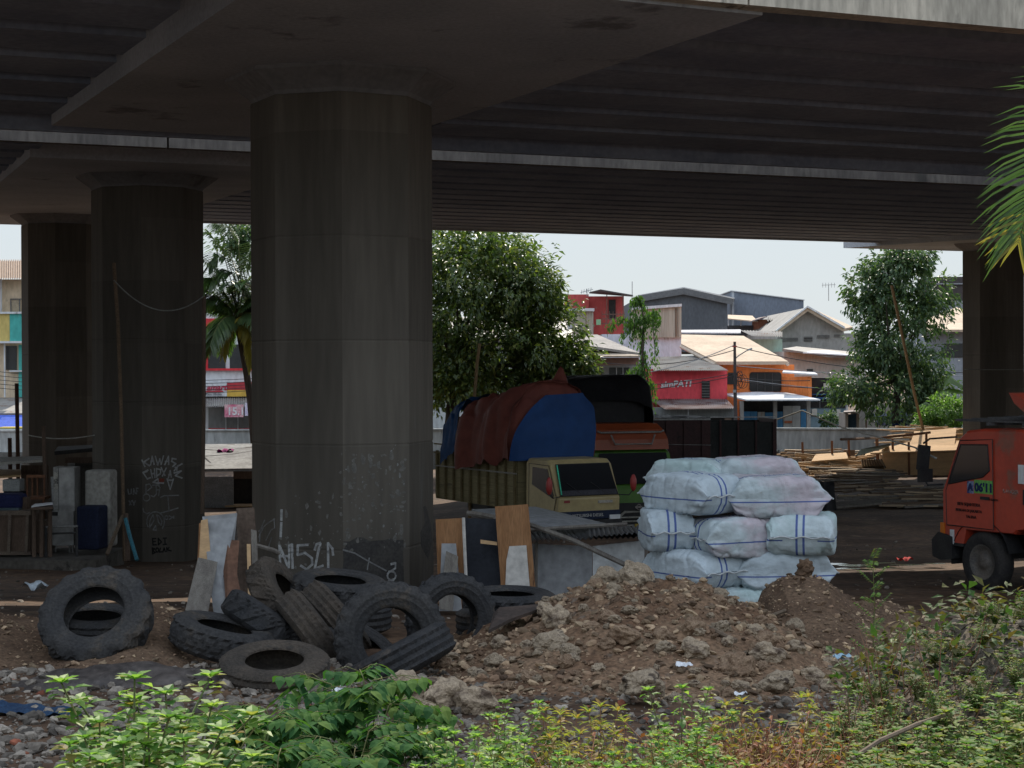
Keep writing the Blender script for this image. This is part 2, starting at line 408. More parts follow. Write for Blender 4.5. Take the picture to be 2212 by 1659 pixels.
e0 = o2 - ax * 4.3; e1 = o2 + ax * (18.1 + 6.9)
cap(p2, [e0 + axn * 3.3, e1 + axn * 3.3, e1 - axn * 3.3, e0 - axn * 3.3], 4.80, 1.35, .031)
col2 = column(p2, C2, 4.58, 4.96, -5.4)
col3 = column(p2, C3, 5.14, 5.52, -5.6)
p3 = put('bridge_pier', (21.2, 75.4, -4.8), label='concrete pier at the right edge behind the red dump truck', cat='bridge pier')
o4 = Vector((C4[0], C4[1], 0)); e0 = o4 - ax * 22; e1 = o4 + ax * 6.9
cap(p3, [e0 + axn * 3.3, e1 + axn * 3.3, e1 - axn * 3.3, e0 - axn * 3.3], 4.80, 1.35, .031)
col4 = column(p3, C4, 5.14, 5.52, -5.6)
column(p3, C5, 4.58, 4.96, -5.4)
# ------------------------------------------------------------------ the street beyond the yard
STZ = -5.5
def U(x, y, k=(1206.9, .2728, 548.6, .2728)): return (k[0] + k[1] * x, k[2] + k[3] * y)
def fbx(mb, u0, u1, v0, v1, Y, D, zb=None):
    """box whose front face fills picture rectangle u0..u1, v0..v1 at depth Y"""
    a = P(u0, v0, Y); b = P(u1, v1, Y)
    mb.bx((a.x, Y, zb if zb is not None else b.z), (b.x, Y + D, a.z)); return mb
def fpoly(mb, pts, Y, D):
    mb.prism([P(u, v, Y) for u, v in pts], (0, D, 0)); return mb
def poly3(mb, pts, t):
    q = [P(*p) for p in pts]; n = (q[1] - q[0]).cross(q[-1] - q[0]).normalized() * t
    mb.prism(q, n); return mb
def house(name, u, Y, label, cat='building', z=STZ):
    p = P(u, 800, Y); return put(name, (p.x, Y, z), label=label, cat=cat)
def part(name, m, root, fn, **k):
    mb = MB(); fn(mb); return mb.build(name, m, root, world=True, **k)
def plaster(key, c, d=.85, dirt=(.22, .21, .19)): return cm(key, c, [x * d for x in c], s=.5, rough=.9, bump=.05, fine=.14, st=(1, 1, .4), dark=(dirt, .8, .61))
GL = mat('dark window glass', (.018, .02, .022), (.03, .033, .036), s=.8, rough=.25, bump=0, spec=.5, fine=0)
DK = mat('dark opening', (.02, .02, .022), (.035, .033, .03), s=1)
WH = plaster('white paint', (.62, .64, .66)); STEELP = mat('galvanised post', (.30, .31, .32), (.22, .22, .23), s=3, rough=.6)
TAN = mat('sun bleached tile roof', (.46, .36, .27), (.56, .45, .34), s=.6, rough=.9, st=(1, 1, 1), bs=5, fine=.1)
TINR = mat('grey tin roof', (.30, .29, .27), (.20, .19, .18), s=.8, rough=.6, dark=((.16, .09, .06), 1.0, .58), fine=.1)
RUST = mat('rusty tin roof', (.17, .12, .11), (.25, .22, .22), s=.7, rough=.7, dark=((.11, .05, .04), .9, .52), fine=.15)
GREYC = plaster('bare grey render', (.34, .33, .31), .78, (.24, .23, .21))

# red rooftop house + pale block with cream panels
r = house('rooftop_house', 1300, 152, 'red walled rooftop room with a dark lean-to canopy above cream panels')
part('wall', plaster('brick red paint', (.42, .075, .07)), r, lambda m: (fbx(m, 1224, 1272, 636, 760, 152, 8), fbx(m, 1272, 1348, 640, 760, 153, 7)))
part('canopy_roof', mat('dark tin', (.06, .05, .05), rough=.6), r, lambda m: poly3(m, [(1273, 634, 148), (1298, 628, 146), (1368, 640, 148), (1366, 641, 158), (1300, 632, 158)], .12))
part('doorway', DK, r, lambda m: fbx(m, 1315, 1330, 648, 690, 152.9, .08))
for u in (1310, 1345): part('canopy_post', cm('rust steel', (.16, .09, .07), rough=.7), r, lambda m: fbx(m, u, u + 2, 636, 700, 148.5, .1))
part('railing', M['rust steel'], r, lambda m: [fbx(m, 1300, 1350, v, v + 1.5, 148.2, .05) for v in (678, 688, 698)] + [fbx(m, u, u + 1, 672, 704, 148.2, .05) for u in range(1300, 1352, 8)])
part('washing', cm('green cloth', (.25, .42, .25)), r, lambda m: (fbx(m, 1288, 1298, 690, 702, 148, .06)))
r = house('panel_house', 1400, 141, 'pale blue block with beige corrugated upper panels and white cap strips')
part('wall', plaster('pale blue render', (.60, .66, .74), .92), r, lambda m: fbx(m, 1300, 1472, 722, 772, 141, 9, STZ))
part('upper_panel', cm('beige tin', (.42, .40, .33), (.36, .33, .27), s=.7, st=(3, 3, .1), rough=.7), r, lambda m: fpoly(m, [(1364, 668), (1472, 663), (1472, 729), (1364, 729)], 140.6, .3))
part('upper_panel', M['beige tin'], r, lambda m: fbx(m, 1231, 1282, 672, 735, 140.8, 4))
part('cap_strip', WH, r, lambda m: (fpoly(m, [(1362, 664), (1473, 656), (1473, 662), (1362, 670)], 140.3, .5), fbx(m, 1229, 1284, 666, 672, 140.4, 4.5)))
part('drip_stain', cm('rust stain', (.17, .10, .06)), r, lambda m: [fbx(m, u, u + w_, 666, 727, 140.52, .05) for u, w_ in ((1459, 2.5), (1464, 1), (1265, 2))])
part('antenna', STEELP, r, lambda m: (fbx(m, 1365, 1366.5, 608, 664, 141, .1)))
r = house('antenna', 1268, 152, 'spindly rooftop aerial on the red roof', 'antenna'); r.location = P(1268, 640, 152); XF[r.name] = Matrix.Translation(r.location)
part('mast', STEELP, r, lambda m: m.tube([P(1268, 640, 152), P(1268, 624, 152)], .04)); part('boom', STEELP, r, lambda m: (m.tube([P(1254, 632, 152), P(1281, 625, 152)], .03), [m.tube([P(1256 + k * 5, 635 - k * 1.2, 152), P(1257 + k * 5, 626 - k * 1.2, 152)], .025) for k in range(5)]))
# big dark gable
r = house('warehouse', 1480, 192, 'big dark grey gabled warehouse wall rising above the roofs')
part('wall', plaster('dark grey render', (.115, .128, .145), .85, (.09, .1, .11)), r, lambda m: fpoly(m, [(1384, 640), (1477, 624), (1571, 644), (1571, 760), (1384, 760)], 192, 30))
part('roof', cm('grey sheet roof', (.16, .17, .18), rough=.6), r, lambda m: (poly3(m, [(1381, 638, 191.5), (1381, 638, 224), (1477, 622, 224), (1477, 622, 191.5)], .7), poly3(m, [(1477, 622, 191.5), (1477, 622, 224), (1587, 645, 224), (1584, 645, 191.5)], .7)))
part('verge', WH, r, lambda m: (fpoly(m, [(1379, 637), (1477, 620), (1477, 621.5), (1379, 638.5)], 189.8, .2), fpoly(m, [(1477, 620), (1587, 643), (1587, 644.5), (1477, 621.5)], 189.8, .2)))
r = house('warehouse', 1660, 222, 'bluish grey flat fronted warehouse behind the dark gabled one')
part('wall', plaster('blue grey render', (.20, .235, .29), .88, (.17, .2, .24)), r, lambda m: fpoly(m, [(1581, 629), (1736, 649), (1736, 760), (1581, 760)], 222, 25))
part('side_wall', plaster('pale side wall', (.5, .54, .58)), r, lambda m: poly3(m, [(1566, 634, 236), (1580.8, 629, 222), (1580.8, 740, 222), (1566, 740, 236)], .3))
part('parapet_cap', WH, r, lambda m: fpoly(m, [(1579, 627), (1738, 647.2), (1738, 649), (1579, 628.8)], 221.8, 25))
r = house('shed', 1660, 168, 'small rust and dark timber shed with a buckled tin roof', 'shed')
part('wall', cm('rust brown sheet', (.30, .13, .08), (.24, .1, .06)), r, lambda m: fbx(m, 1640, 1660, 690, 760, 168, 5))
part('side_wall', cm('dark weathered boards', (.10, .095, .085), (.07, .065, .06), st=(4, 4, .3)), r, lambda m: fbx(m, 1660, 1706, 692, 760, 168.3, 5))
part('roof', TINR, r, lambda m: corr(m, P(1655, 693, 166), P(1706, 690, 166), P(1706, 686, 174), P(1660, 685, 174), 9, .1))
part('roof', M['dark tin'] if 'dark tin' in M else RUST, r, lambda m: poly3(m, [(1618, 697, 166), (1640, 690, 166), (1658, 685, 168), (1640, 688, 172)], .1))
r = house('low_house', 1600, 172, 'low grey rear wall under a bent sunlit tan sheet roof')
part('wall', plaster('slate paint', (.10, .11, .125)), r, lambda m: fbx(m, 1571, 1640, 703, 760, 172, 6))
part('roof', TAN, r, lambda m: poly3(m, [(1572, 690, 168), (1637, 696, 168), (1625, 684, 176), (1572, 682, 176)], .1))
part('post', WH, r, lambda m: [fbx(m, u, u + 1.4, 690, 704, 169, .1) for u in (1573, 1600)])
r = house('long_low_house', 1590, 146, 'flat grey roofed house with mint wall, wedged between tan roof and concrete gable')
part('wall', plaster('mint paint', (.42, .60, .52)), r, lambda m: fbx(m, 1600, 1690, 733, 790, 147, 6))
part('roof', TINR, r, lambda m: corr(m, P(1625, 726, 143), P(1690, 727, 143), P(1690, 716, 150), P(1600, 714, 150), 14, .06))
part('roof_sheet', plaster('pale tin', (.6, .6, .62)), r, lambda m: poly3(m, [(1472, 720, 150), (1600, 721, 150), (1600, 714, 158), (1472, 715, 158)], .1))

# concrete gable on the right
r = house('concrete_house', 1750, 152, 'bare concrete gable house with a row of slot vents')
part('wall', GREYC, r, lambda m: fpoly(m, [(1679, 714), (1744.6, 664), (1823, 708), (1823, 720), (1870, 720), (1870, 810), (1679, 810)], 152, 24))
part('roof', TAN, r, lambda m: (poly3(m, [(1744.6, 662, 151), (1744.6, 662, 178), (1843, 706, 178), (1826, 709, 151)], .35), poly3(m, [(1676, 713, 151), (1676, 713, 178), (1744.6, 661.5, 178), (1744.6, 661.5, 151)], .35)))
part('verge', WH, r, lambda m: (fpoly(m, [(1676, 713), (1744.6, 660), (1744.6, 664), (1679, 715)], 150.7, .3), fpoly(m, [(1744.6, 660), (1826, 706), (1824, 709.5), (1744.6, 664)], 150.7, .3)))
for (a, b, c, d) in ((1688, 1724, 730, 736), (1737, 1755, 727.5, 737.5), (1765, 1792, 724, 730), (1802, 1815, 723, 728)):
    w_ = part('vent', DK, r, lambda m: fbx(m, a, b, c, d, 151.93, .1)); part('louvre', GREYC, w_, lambda m: [fbx(m, a, b, c + (d - c) * (k + .5) / 3, c + (d - c) * (k + .5) / 3 + .7, 151.85, .06) for k in range(3)])
r = house('lean_to', 1780, 141, 'whitewashed lean-to with peeling wall and patched sheet roof under the concrete gable')
part('wall', plaster('peeling whitewash', (.50, .50, .47), .8, (.27, .26, .24)), r, lambda m: fpoly(m, [(1693, 759), (1870, 776), (1870, 830), (1693, 830)], 141, 8))
part('roof', TINR, r, lambda m: poly3(m, [(1690, 757, 139.5), (1790, 772, 139.5), (1866, 773, 139.5), (1846, 764, 147), (1720, 752, 147)], .15))
part('roof_sheet', plaster('white sheet', (.75, .77, .8)), r, lambda m: poly3(m, [(1735, 763.3, 139.3), (1835, 769, 139.3), (1790, 760, 145), (1720, 757, 145)], .1))
part('window', GL, r, lambda m: fbx(m, 1743, 1756, 797, 806, 140.9, .12))

# orange house
r = house('orange_house', 1630, 129, 'bright orange house with tan hip roof and rounded dark window band')
ORG = plaster('orange paint', (.95, .31, .095), .95, (.82, .28, .11))
part('wall', ORG, r, lambda m: (fbx(m, 1548, 1716, 788, 868, 129, 9), fbx(m, 1548, 1745, 868, 900, 129, 9, STZ)))
part('wing_wall', ORG, r, lambda m: poly3(m, [(1689, 815, 128.6), (1746, 813, 125.5), (1746, 860, 125.5), (1689, 851, 128.6)], .3))
part('roof', TAN, r, lambda m: (poly3(m, [(1546, 788, 127.6), (1702, 787.5, 127.6), (1606, 732, 137), (1472, 729, 137), (1471, 749, 133.5)], .25)))
part('ridge_tile', cm('pale mortar', (.62, .52, .42)), r, lambda m: (m.tube([P(1472, 728.5, 137), P(1606, 731.5, 137), P(1702, 787, 127.6)], .14), m.tube([P(1471, 748.5, 133.5), P(1546, 787.5, 127.6)], .14)))
def rrect(m, u0, u1, v0, v1, Y, D, rr):
    pts = []
    for cx, cy, a0 in ((u1 - rr, v0 + rr, -90), (u1 - rr, v1 - rr, 0), (u0 + rr, v1 - rr, 90), (u0 + rr, v0 + rr, 180)):
        pts += [(cx + rr * cos(radians(a0 + k * 30)), cy + rr * sin(radians(a0 + k * 30))) for k in range(4)]
    fpoly(m, pts, Y, D)
w_ = part('window', GL, r, lambda m: rrect(m, 1619, 1688, 804, 846, 128.9, .12, 6))
part('mullion', cm('grey frame', (.14, .14, .14)), w_, lambda m: [fbx(m, u, u + 1, 806, 845, 128.84, .06) for u in (1636, 1652, 1668)])
part('window', GL, r, lambda m: fbx(m, 1566, 1593, 812, 830, 128.9, .12))
part('window', GL, r, lambda m: fbx(m, 1573, 1593, 805, 812, 128.9, .12))
part('canopy', WH, r, lambda m: poly3(m, [(1612, 866, 121), (1772, 865.5, 121), (1700, 850.5, 127.5), (1632, 849, 127.5), (1560, 853, 127.5)], .1))
part('canopy', cm('white roof edge', (.7, .7, .72)), r, lambda m: poly3(m, [(1690, 806, 124), (1766, 811, 124), (1760, 807, 127), (1692, 803, 127)], .1))
for u in (1599, 1671, 1743): part('shop_post', GREYC, r, lambda m: fbx(m, u, u + 8, 866, 940, 122.5, .3, STZ))
part('shop_front', DK, r, lambda m: fbx(m, 1598, 1750, 866, 940, 125.2, .2, STZ))
SB = plaster('blue shutter paint', (.07, .22, .40), .75, (.16, .22, .26)); SG = plaster('grey door paint', (.42, .42, .40), .8, (.3, .2, .15))
for (a, b, v, m_) in ((1604, 1622, 889, SB), (1622.5, 1636, 889, SB), (1637, 1652, 890, SG), (1653, 1671, 891, SB), (1679, 1691, 889, SB), (1692, 1711, 877, SG), (1711.5, 1729, 877, SG), (1730, 1743, 884, SB)):
    part('shutter', m_, r, lambda m: fbx(m, a, b, v, 940, 124.6, .1, STZ))
part('signboard', cm('rust red board', (.42, .14, .07)), r, lambda m: fbx(m, 1695, 1711, 909, 914, 124.5, .06))

# dark blue shop next door
r = house('blue_shop', 1790, 127, 'dark blue open shopfront with posters below the whitewashed lean-to')
part('wall', plaster('faded blue boards', (.20, .29, .34), .75, (.14, .15, .14)), r, lambda m: fbx(m, 1748, 1830, 866, 930, 127, 6, STZ))
part('upper_opening', DK, r, lambda m: fbx(m, 1748, 1832, 816, 866, 127, 6))
part('beam', cm('blue steel beam', (.03, .09, .22)), r, lambda m: (fbx(m, 1748, 1832, 858, 862.5, 126.6, .3), fbx(m, 1748, 1832, 851, 853, 126.6, .3)))
part('post', plaster('white pipe', (.55, .55, .55)), r, lambda m: fbx(m, 1828, 1832, 800, 925, 126.5, .3))
for k, u in enumerate((1770, 1796)): part('mullion', M['grey frame'], r, lambda m: fbx(m, u, u + 2, 866, 882, 126.9, .15))
part('transom', DK, r, lambda m: (fbx(m, 1751, 1769, 868, 881, 126.92, .1), fbx(m, 1773, 1795, 868, 881, 126.92, .1), fbx(m, 1799, 1826, 868, 881, 126.92, .1)))
PAP = plaster('paper', (.55, .54, .48), .85, (.4, .3, .3))
for (a, b, c, d) in ((1754, 1765, 883, 897), (1803, 1816, 884, 900), (1779, 1796, 828, 840)): part('poster', PAP, r, lambda m: fbx(m, a, b, c, d, 126.8, .05))
r = house('kiosk', 1841, 101, 'tiny dark kiosk with flat roof between the posters and the navy tarp', 'kiosk')
part('wall', plaster('brown render', (.28, .25, .22)), r, lambda m: (fbx(m, 1826, 1832, 893, 930, 101, 2, STZ), fbx(m, 1852, 1856, 893, 930, 101, 2, STZ)))
part('opening', cm('blue dark board', (.05, .10, .16)), r, lambda m: fbx(m, 1832, 1852, 895, 930, 101.4, .2, STZ))
part('roof', RUST, r, lambda m: poly3(m, [(1822, 893, 99.5), (1858, 891, 99.5), (1860, 888, 103), (1824, 890, 103)], .08))

# red advert house
r = house('red_house', 1490, 126, 'red wall house with white painted lettering under a corrugated roof')
REDW = plaster('signal red paint', (.72, .085, .105), .9, (.6, .09, .1))
part('wall', REDW, r, lambda m: fbx(m, 1408, 1571, 797, 900, 126, 7, STZ))
part('roof', TINR, r, lambda m: corr(m, P(1412, 800, 124.8), P(1573, 800, 124.8), P(1516, 768, 132), P(1400, 772, 132), 40, .05))
w_ = part('window', GL, r, lambda m: fbx(m, 1516, 1533.5, 823, 860, 125.9, .12))
part('louvre', M['grey frame'], w_, lambda m: [fbx(m, 1516, 1533.5, 826 + k * 6, 827.5 + k * 6, 125.8, .08) for k in range(6)])
LW = mat('white lettering', (.75, .75, .76), rough=.8)
text('simPATI', LW, P(1427, 837.5, 125.94), (1, 0, .045), (0, 0, 1), .66, r, shear=.15, bold=.02, ext=.01)
text("'", LW, P(1490, 837, 125.94), (1, 0, 0), (0, 0, 1), .6, r, ext=.01)
part('awning', RUST, r, lambda m: corr(m, P(1436, 884, 120.5), P(1588, 882, 120.5), P(1570, 862, 125.8), P(1404, 862, 125.8), 34, .05))
part('awning_panel', cm('grey board', (.17, .18, .18), (.13, .14, .14), st=(3, 3, .2)), r, lambda m: fbx(m, 1404, 1588, 880, 902, 121.5, .15))
part('stall_opening', DK, r, lambda m: fbx(m, 1404, 1590, 902, 940, 124.5, .2, STZ))
part('stall_counter', cm('old brown board', (.20, .14, .10), (.14, .1, .08)), r, lambda m: (fbx(m, 1425, 1460, 912, 940, 121.8, .6, STZ), fbx(m, 1405, 1424, 903, 940, 121.6, .2, STZ), fbx(m, 1566, 1580, 903, 940, 121.6, .2, STZ)))
part('gutter_pole', STEELP, r, lambda m: fbx(m, 1486, 1487.5, 884, 940, 120.6, .1, STZ))

# house left of the drooping tree
r = house('grey_house', 1320, 124, 'grey two storey house with brown eave, balcony washing and hip roof')
part('wall', plaster('grey wash', (.34, .335, .33), .88), r, lambda m: fbx(m, 1240, 1384, 788, 856, 124, 8))
part('lower_wall', plaster('white boards', (.55, .56, .58), .9), r, lambda m: fbx(m, 1240, 1380, 856, 890, 123.2, 8))
part('shop_opening', DK, r, lambda m: fbx(m, 1240, 1384, 890, 940, 124, 3, STZ))
part('roof', cm('grey tile', (.20, .19, .18), (.28, .26, .24), s=.8), r, lambda m: (poly3(m, [(1240, 762, 121.5), (1272, 752, 121.5), (1384, 768, 121.5), (1292, 728, 130), (1240, 728, 130)], .2),))
part('eave_slab', plaster('tan eave', (.42, .35, .28)), r, lambda m: poly3(m, [(1240, 772, 120.8), (1382, 772, 120.8), (1382, 764, 124), (1270, 752, 124), (1240, 752, 124)], .12))
part('fascia', cm('brown fascia', (.26, .15, .12), (.22, .13, .1)), r, lambda m: fbx(m, 1240, 1380, 773, 789, 122, .3))
part('door', cm('brown louvre', (.12, .085, .07)), r, lambda m: fbx(m, 1278, 1301, 796, 836, 123.9, .12))
w_ = part('window', GL, r, lambda m: fbx(m, 1316, 1360, 794, 832, 123.9, .12))
part('frame', plaster('white frame', (.5, .5, .5)), w_, lambda m: [fbx(m, u, u + 1.6, 794, 832, 123.82, .1) for u in (1331, 1345)] + [fbx(m, 1316, 1360, 811, 812.5, 123.82, .1)])
part('balcony_rail', M['grey frame'], r, lambda m: [fbx(m, 1306, 1384, v, v + 1.3, 122.4, .06) for v in (826, 834, 842)] + [fbx(m, u, u + 1, 824, 852, 122.4, .06) for u in range(1306, 1386, 9)])
part('washing', WH, r, lambda m: (fbx(m, 1320, 1358, 824, 838, 122.2, .06), fbx(m, 1306, 1316, 820, 842, 122.2, .06)))
part('signboard', cm('teal sign', (.25, .45, .42), (.5, .45, .2), s=1.2), r, lambda m: fbx(m, 1331, 1357, 843, 861, 121.8, .1))

# far right fragments behind the tree
r = house('brown_house', 2040, 172, 'dark brown upper storey with grey band behind the right hand tree')
part('wall', cm('dark brown timber', (.07, .06, .06)), r, lambda m: fbx(m, 2022, 2110, 598, 650, 172, 8, STZ))
part('band', plaster('grey band', (.30, .32, .35)), r, lambda m: (fbx(m, 2020, 2112, 650, 682, 171.8, .3), fbx(m, 2024, 2112, 612, 614, 171.8, .2)))
r = house('tan_roof_house', 2060, 150, 'tan hip roofed house half hidden behind the right hand tree')
part('wall', plaster('blue white render', (.3, .33, .37)), r, lambda m: fbx(m, 2000, 2120, 716, 840, 150, 8, STZ))
part('roof', TAN, r, lambda m: poly3(m, [(1990, 717, 148), (2130, 717, 148), (2110, 684, 156), (2066, 668, 158), (2010, 690, 156)], .2))
part('window', GL, r, lambda m: fbx(m, 2040, 2112, 742, 772, 149.9, .15))

# left of the picture: shop and painted house
r = house('minimart', 500, 126, 'white and red shop with a striped sign band seen between two dark columns', 'shop')
part('wall', plaster('shop white', (.66, .68, .70), .93), r, lambda m: (fbx(m, 400, 640, 640, 860, 126, 9), fbx(m, 400, 640, 860, 960, 128, 7, STZ)))
part('red_panel', plaster('shop red', (.62, .05, .06)), r, lambda m: (fbx(m, 400, 465, 688, 742, 125.8, .3), fbx(m, 400, 640, 796, 800, 125.7, .3), fbx(m, 444, 449, 742, 800, 125.8, .3)))
for a, b in ((450, 487), (496, 530)): part('window', GL, r, lambda m: fbx(m, a, b, 744, 796, 125.9, .15))
part('sign_band', WH, r, lambda m: fbx(m, 400, 490, 826, 856, 125.5, .3))
part('sign_band', plaster('sign red', (.45, .05, .06)), r, lambda m: fbx(m, 490.3, 640, 826, 842, 125.5, .3))
part('sign_band', plaster('sign yellow', (.62, .40, .08)), r, lambda m: fbx(m, 490.3, 640, 842.3, 856, 125.5, .3))
part('sign_stripe', M['sign red'], r, lambda m: fbx(m, 400, 482, 844.5, 847, 125.4, .08))
text('amart', cm('sign lettering red', (.45, .04, .08)), P(446, 843, 125.42), (1, 0, 0), (0, 0, 1), .62, r, shear=.25, bold=.02)
text('Kios dibuka', cm('sign lettering dark', (.05, .05, .06)), P(444, 854, 125.42), (1, 0, 0), (0, 0, 1), .25, r)
part('awning', TINR, r, lambda m: corr(m, P(400, 878, 122), P(640, 878, 122), P(640, 858, 126), P(400, 858, 126), 50, .05))
part('shop_front', plaster('shop glass', (.26, .27, .27), .8), r, lambda m: fbx(m, 450, 640, 880, 950, 127.6, .2, STZ))
part('red_band', M['shop red'], r, lambda m: fbx(m, 450, 640, 925, 932, 127.5, .08))
for u in (487, 513, 545): part('shop_post', WH, r, lambda m: fbx(m, u, u + 1.6, 880, 950, 127.4, .1, STZ))
b_ = MB(); fbx(b_, 485, 526, 874, 901, 121.6, .05); o = b_.thing('banner', cm('pink banner', (.55, .12, .22), (.7, .5, .5), s=1.6), label='pink promotional banner hung under the shop awning', cat='banner')
XF[o.name] = Matrix.Translation(o.location); text('15.1', LW, P(490, 896, 121.57), (1, 0, 0), (0, 0, 1), .75, o, bold=.02)
b_ = MB(); fbx(b_, 529, 560, 870, 898, 121.6, .05); b_.thing('banner', cm('lilac banner', (.5, .45, .62), (.7, .68, .72), s=1.6), label='lilac and white banner beside the pink one, partly behind the big pier', cat='banner')
r = house('painted_house', 20, 132, 'cream house with yellow and teal balcony front at the left edge')
part('wall', plaster('cream paint', (.62, .50, .36)), r, lambda m: (fbx(m, -140, 60, 604, 676, 133, 8), fbx(m, -140, 62, 738, 960, 132, 9, STZ)))
part('balcony_front', plaster('teal paint', (.08, .42, .38)), r, lambda m: (fbx(m, 21, 62, 678, 737, 131, .3), fbx(m, 40, 62, 808, 858, 131.7, .3), fbx(m, 40, 47, 745, 808, 131.7, .3)))
part('balcony_front', plaster('yellow paint', (.60, .48, .17)), r, lambda m: fbx(m, -140, 20.8, 678, 737, 131, .3))
part('ledge', WH, r, lambda m: (fbx(m, -140, 62, 674, 677.6, 130.8, 1), fbx(m, -140, 62, 737.4, 741, 130.8, 1), fbx(m, 20, 62, 800, 803, 131.5, .4), fbx(m, 8, 11, 741, 858, 131.4, .15), fbx(m, 0, 3, 602, 676, 132.6, .2)))
part('window', GL, r, lambda m: fbx(m, 12, 36, 747, 799, 131.9, .15)); part('window', GL, r, lambda m: fbx(m, 49, 62, 747, 799, 131.9, .15))
w_ = part('window', cm('curtain', (.40, .33, .24)), r, lambda m: fbx(m, 24, 45, 648, 674, 132.9, .12)); part('frame', M['grey frame'], w_, lambda m: (fbx(m, 22, 24, 646, 674, 132.8, .1), fbx(m, 41, 43, 646, 674, 132.8, .1), fbx(m, 22, 50, 645, 647, 132.8, .1)))
part('roof', cm('tan corrugated roof', (.50, .40, .32), (.42, .34, .28)), r, lambda m: corr(m, P(-140, 602, 131), P(62, 602, 131), P(62, 562, 140), P(-140, 562, 140), 42, .10))
part('roof', TINR, r, lambda m: poly3(m, [(-140, 896, 126), (70, 896, 126), (70, 862, 132), (-140, 862, 132)], .12))
part('awning', cm('royal blue awning', (.09, .16, .62)), r, lambda m: poly3(m, [(-140, 924, 124.5), (80, 924, 124.5), (80, 898, 126), (-140, 898, 126)], .06))

# roof clutter
for (u, v, Y, lb) in ((1790, 650, 176, 'thin aerial in the sky left of the airy tree'),):
    q = P(u, v, Y); r = put('antenna', q, label=lb, cat='antenna'); h_ = 34 * px(Y)
    MB().tube([(0, 0, 0), (0, 0, h_)], .035, 4).build('mast', STEELP, r); m = MB(); m.tube([(-.7, 0, h_), (.7, 0, h_ + .05)], .025, 4); [m.tube([(x, 0, h_ - .25), (x, 0, h_ + .25)], .02, 4) for x in (-.6, -.3, 0, .3, .6)]; m.build('boom', STEELP, r)
# street light pole, cables
r = house('utility_pole', 1588, 116, 'dark street pole with lamp arm and tangled cables before the orange house', 'utility pole')
part('pole', cm('dark pole', (.06, .05, .05), rough=.7), r, lambda m: m.tube([Vector((P(1590, 800, 116).x, 116, STZ)), P(1588, 850, 116), P(1587, 738, 116)], [.13, .12, .09], 8))
a_ = part('lamp_arm', STEELP, r, lambda m: m.tube([P(1588, 775, 116), P(1596, 768, 116), P(1612, 758, 115.8), P(1617, 756, 115.8)], .04))
part('lamp_head', cm('lamp grey', (.40, .42, .44)), a_, lambda m: m.box(P(1620, 754.5, 115.8), (.3, .2, .12), Matrix.Rotation(-.3, 3, 'Y')))
part('cross_arm', cm('red fitting', (.35, .06, .05)), r, lambda m: fbx(m, 1582, 1592, 747, 749.5, 115.8, .1))
part('meter_box', STEELP, r, lambda m: fbx(m, 1584, 1590, 842, 848, 115.7, .15))
random.seed(5)
def coil(m):
    for k in range(7):
        c = P(1594 + random.uniform(-3, 12), 812 + random.uniform(-4, 18), 115.6); rr = random.uniform(.15, .5)
        m.tube([c + Vector((rr * cos(a) * .7, .05 * k, rr * sin(a))) for a in [j * 2 * pi / 14 for j in range(15)]], .018, 4)
part('cable_coil', cm('black cable', (.025, .025, .028), rough=.6), r, coil)
def sagline(a, b, sag, n=14):
    return [a.lerp(b, i / n) + Vector((0, 0, -sag * 4 * (i / n) * (1 - i / n))) for i in range(n + 1)]
CAB = [((1587, 745, 116), (1250, 812, 117), .7), ((1587, 756, 116), (1230, 770, 122), .8), ((1587, 748, 116), (2080, 805, 112), .5), ((1587, 790, 116), (2080, 812, 112), .2), ((1588, 806, 116), (1240, 836, 115), .3), ((1588, 815, 116), (1750, 822, 114), .1), ((1588, 818, 116), (2080, 850, 113), .3), ((1588, 812, 116), (1240, 852, 115), .25), ((1588, 822, 116), (1850, 838, 114), .2)]
for k, (a, b, sg) in enumerate(CAB):
    m = MB(); m.tube(sagline(P(*a), P(*b), sg), .026, 4); m.thing('overhead_cable', M['black cable'] if k % 3 else STEELP, label='thin overhead cable strung from the dark street pole', cat='cable', group='cables on the street pole')
for k in range(5):
    m = MB(); m.tube(sagline(P(-30, 800 + k * 9, 118), P(640, 812 + k * 6, 118), .5), .02, 4); m.thing('street_cable', M['black cable'], label='thin cable crossing in front of the left shop and painted house', cat='cable', group='cables before the shops')

# river wall
r = put('river_wall', (0, 86, -4.8), label='stained grey concrete wall on a rubble stone footing across the back of the yard', cat='wall')
WC = mat('stained wall', (.46, .49, .49), (.36, .385, .385), s=.5, rough=.9, st=(1, 1, .25), dark=((.17, .18, .18), 1.1, .62), bump=.2)
WX = [(-42, 88.5), (-15, 88), (12, 88), (25, 84), (60, 78)]
def wstrip(m, z0, z1, t, out):
    for (x0, y0), (x1, y1) in zip(WX, WX[1:]):
        m.prism([(x0, y0 - out, z0), (x1, y1 - out, z0), (x1, y1 + t, z0), (x0, y0 + t, z0)], (0, 0, z1 - z0))
part('coping', WC, r, lambda m: wstrip(m, -3.06, -2.98, .3, .06))
part('wall', WC, r, lambda m: wstrip(m, -4.12, -3.06, .25, 0))
ST = mat('rubble stone', (.22, .21, .19), (.32, .31, .28), s=2, rough=.9, isl=.35, bump=.3)
part('footing', cm('mortar', (.15, .15, .14)), r, lambda m: wstrip(m, -5.6, -4.12, .5, .16))
def stones(m):
    random.seed(3)
    for i in range(420):
        t = random.random(); x = 13 + t * 17.5; y = 88 - (x - 12) / 13 * 4 - .2
        z = -4.9 + random.random() * .75; s_ = random.uniform(.10, .19)
        blob(m, (x, y, z), (s_ * 1.2, .1, s_), 1, random.random() * 99, .25)
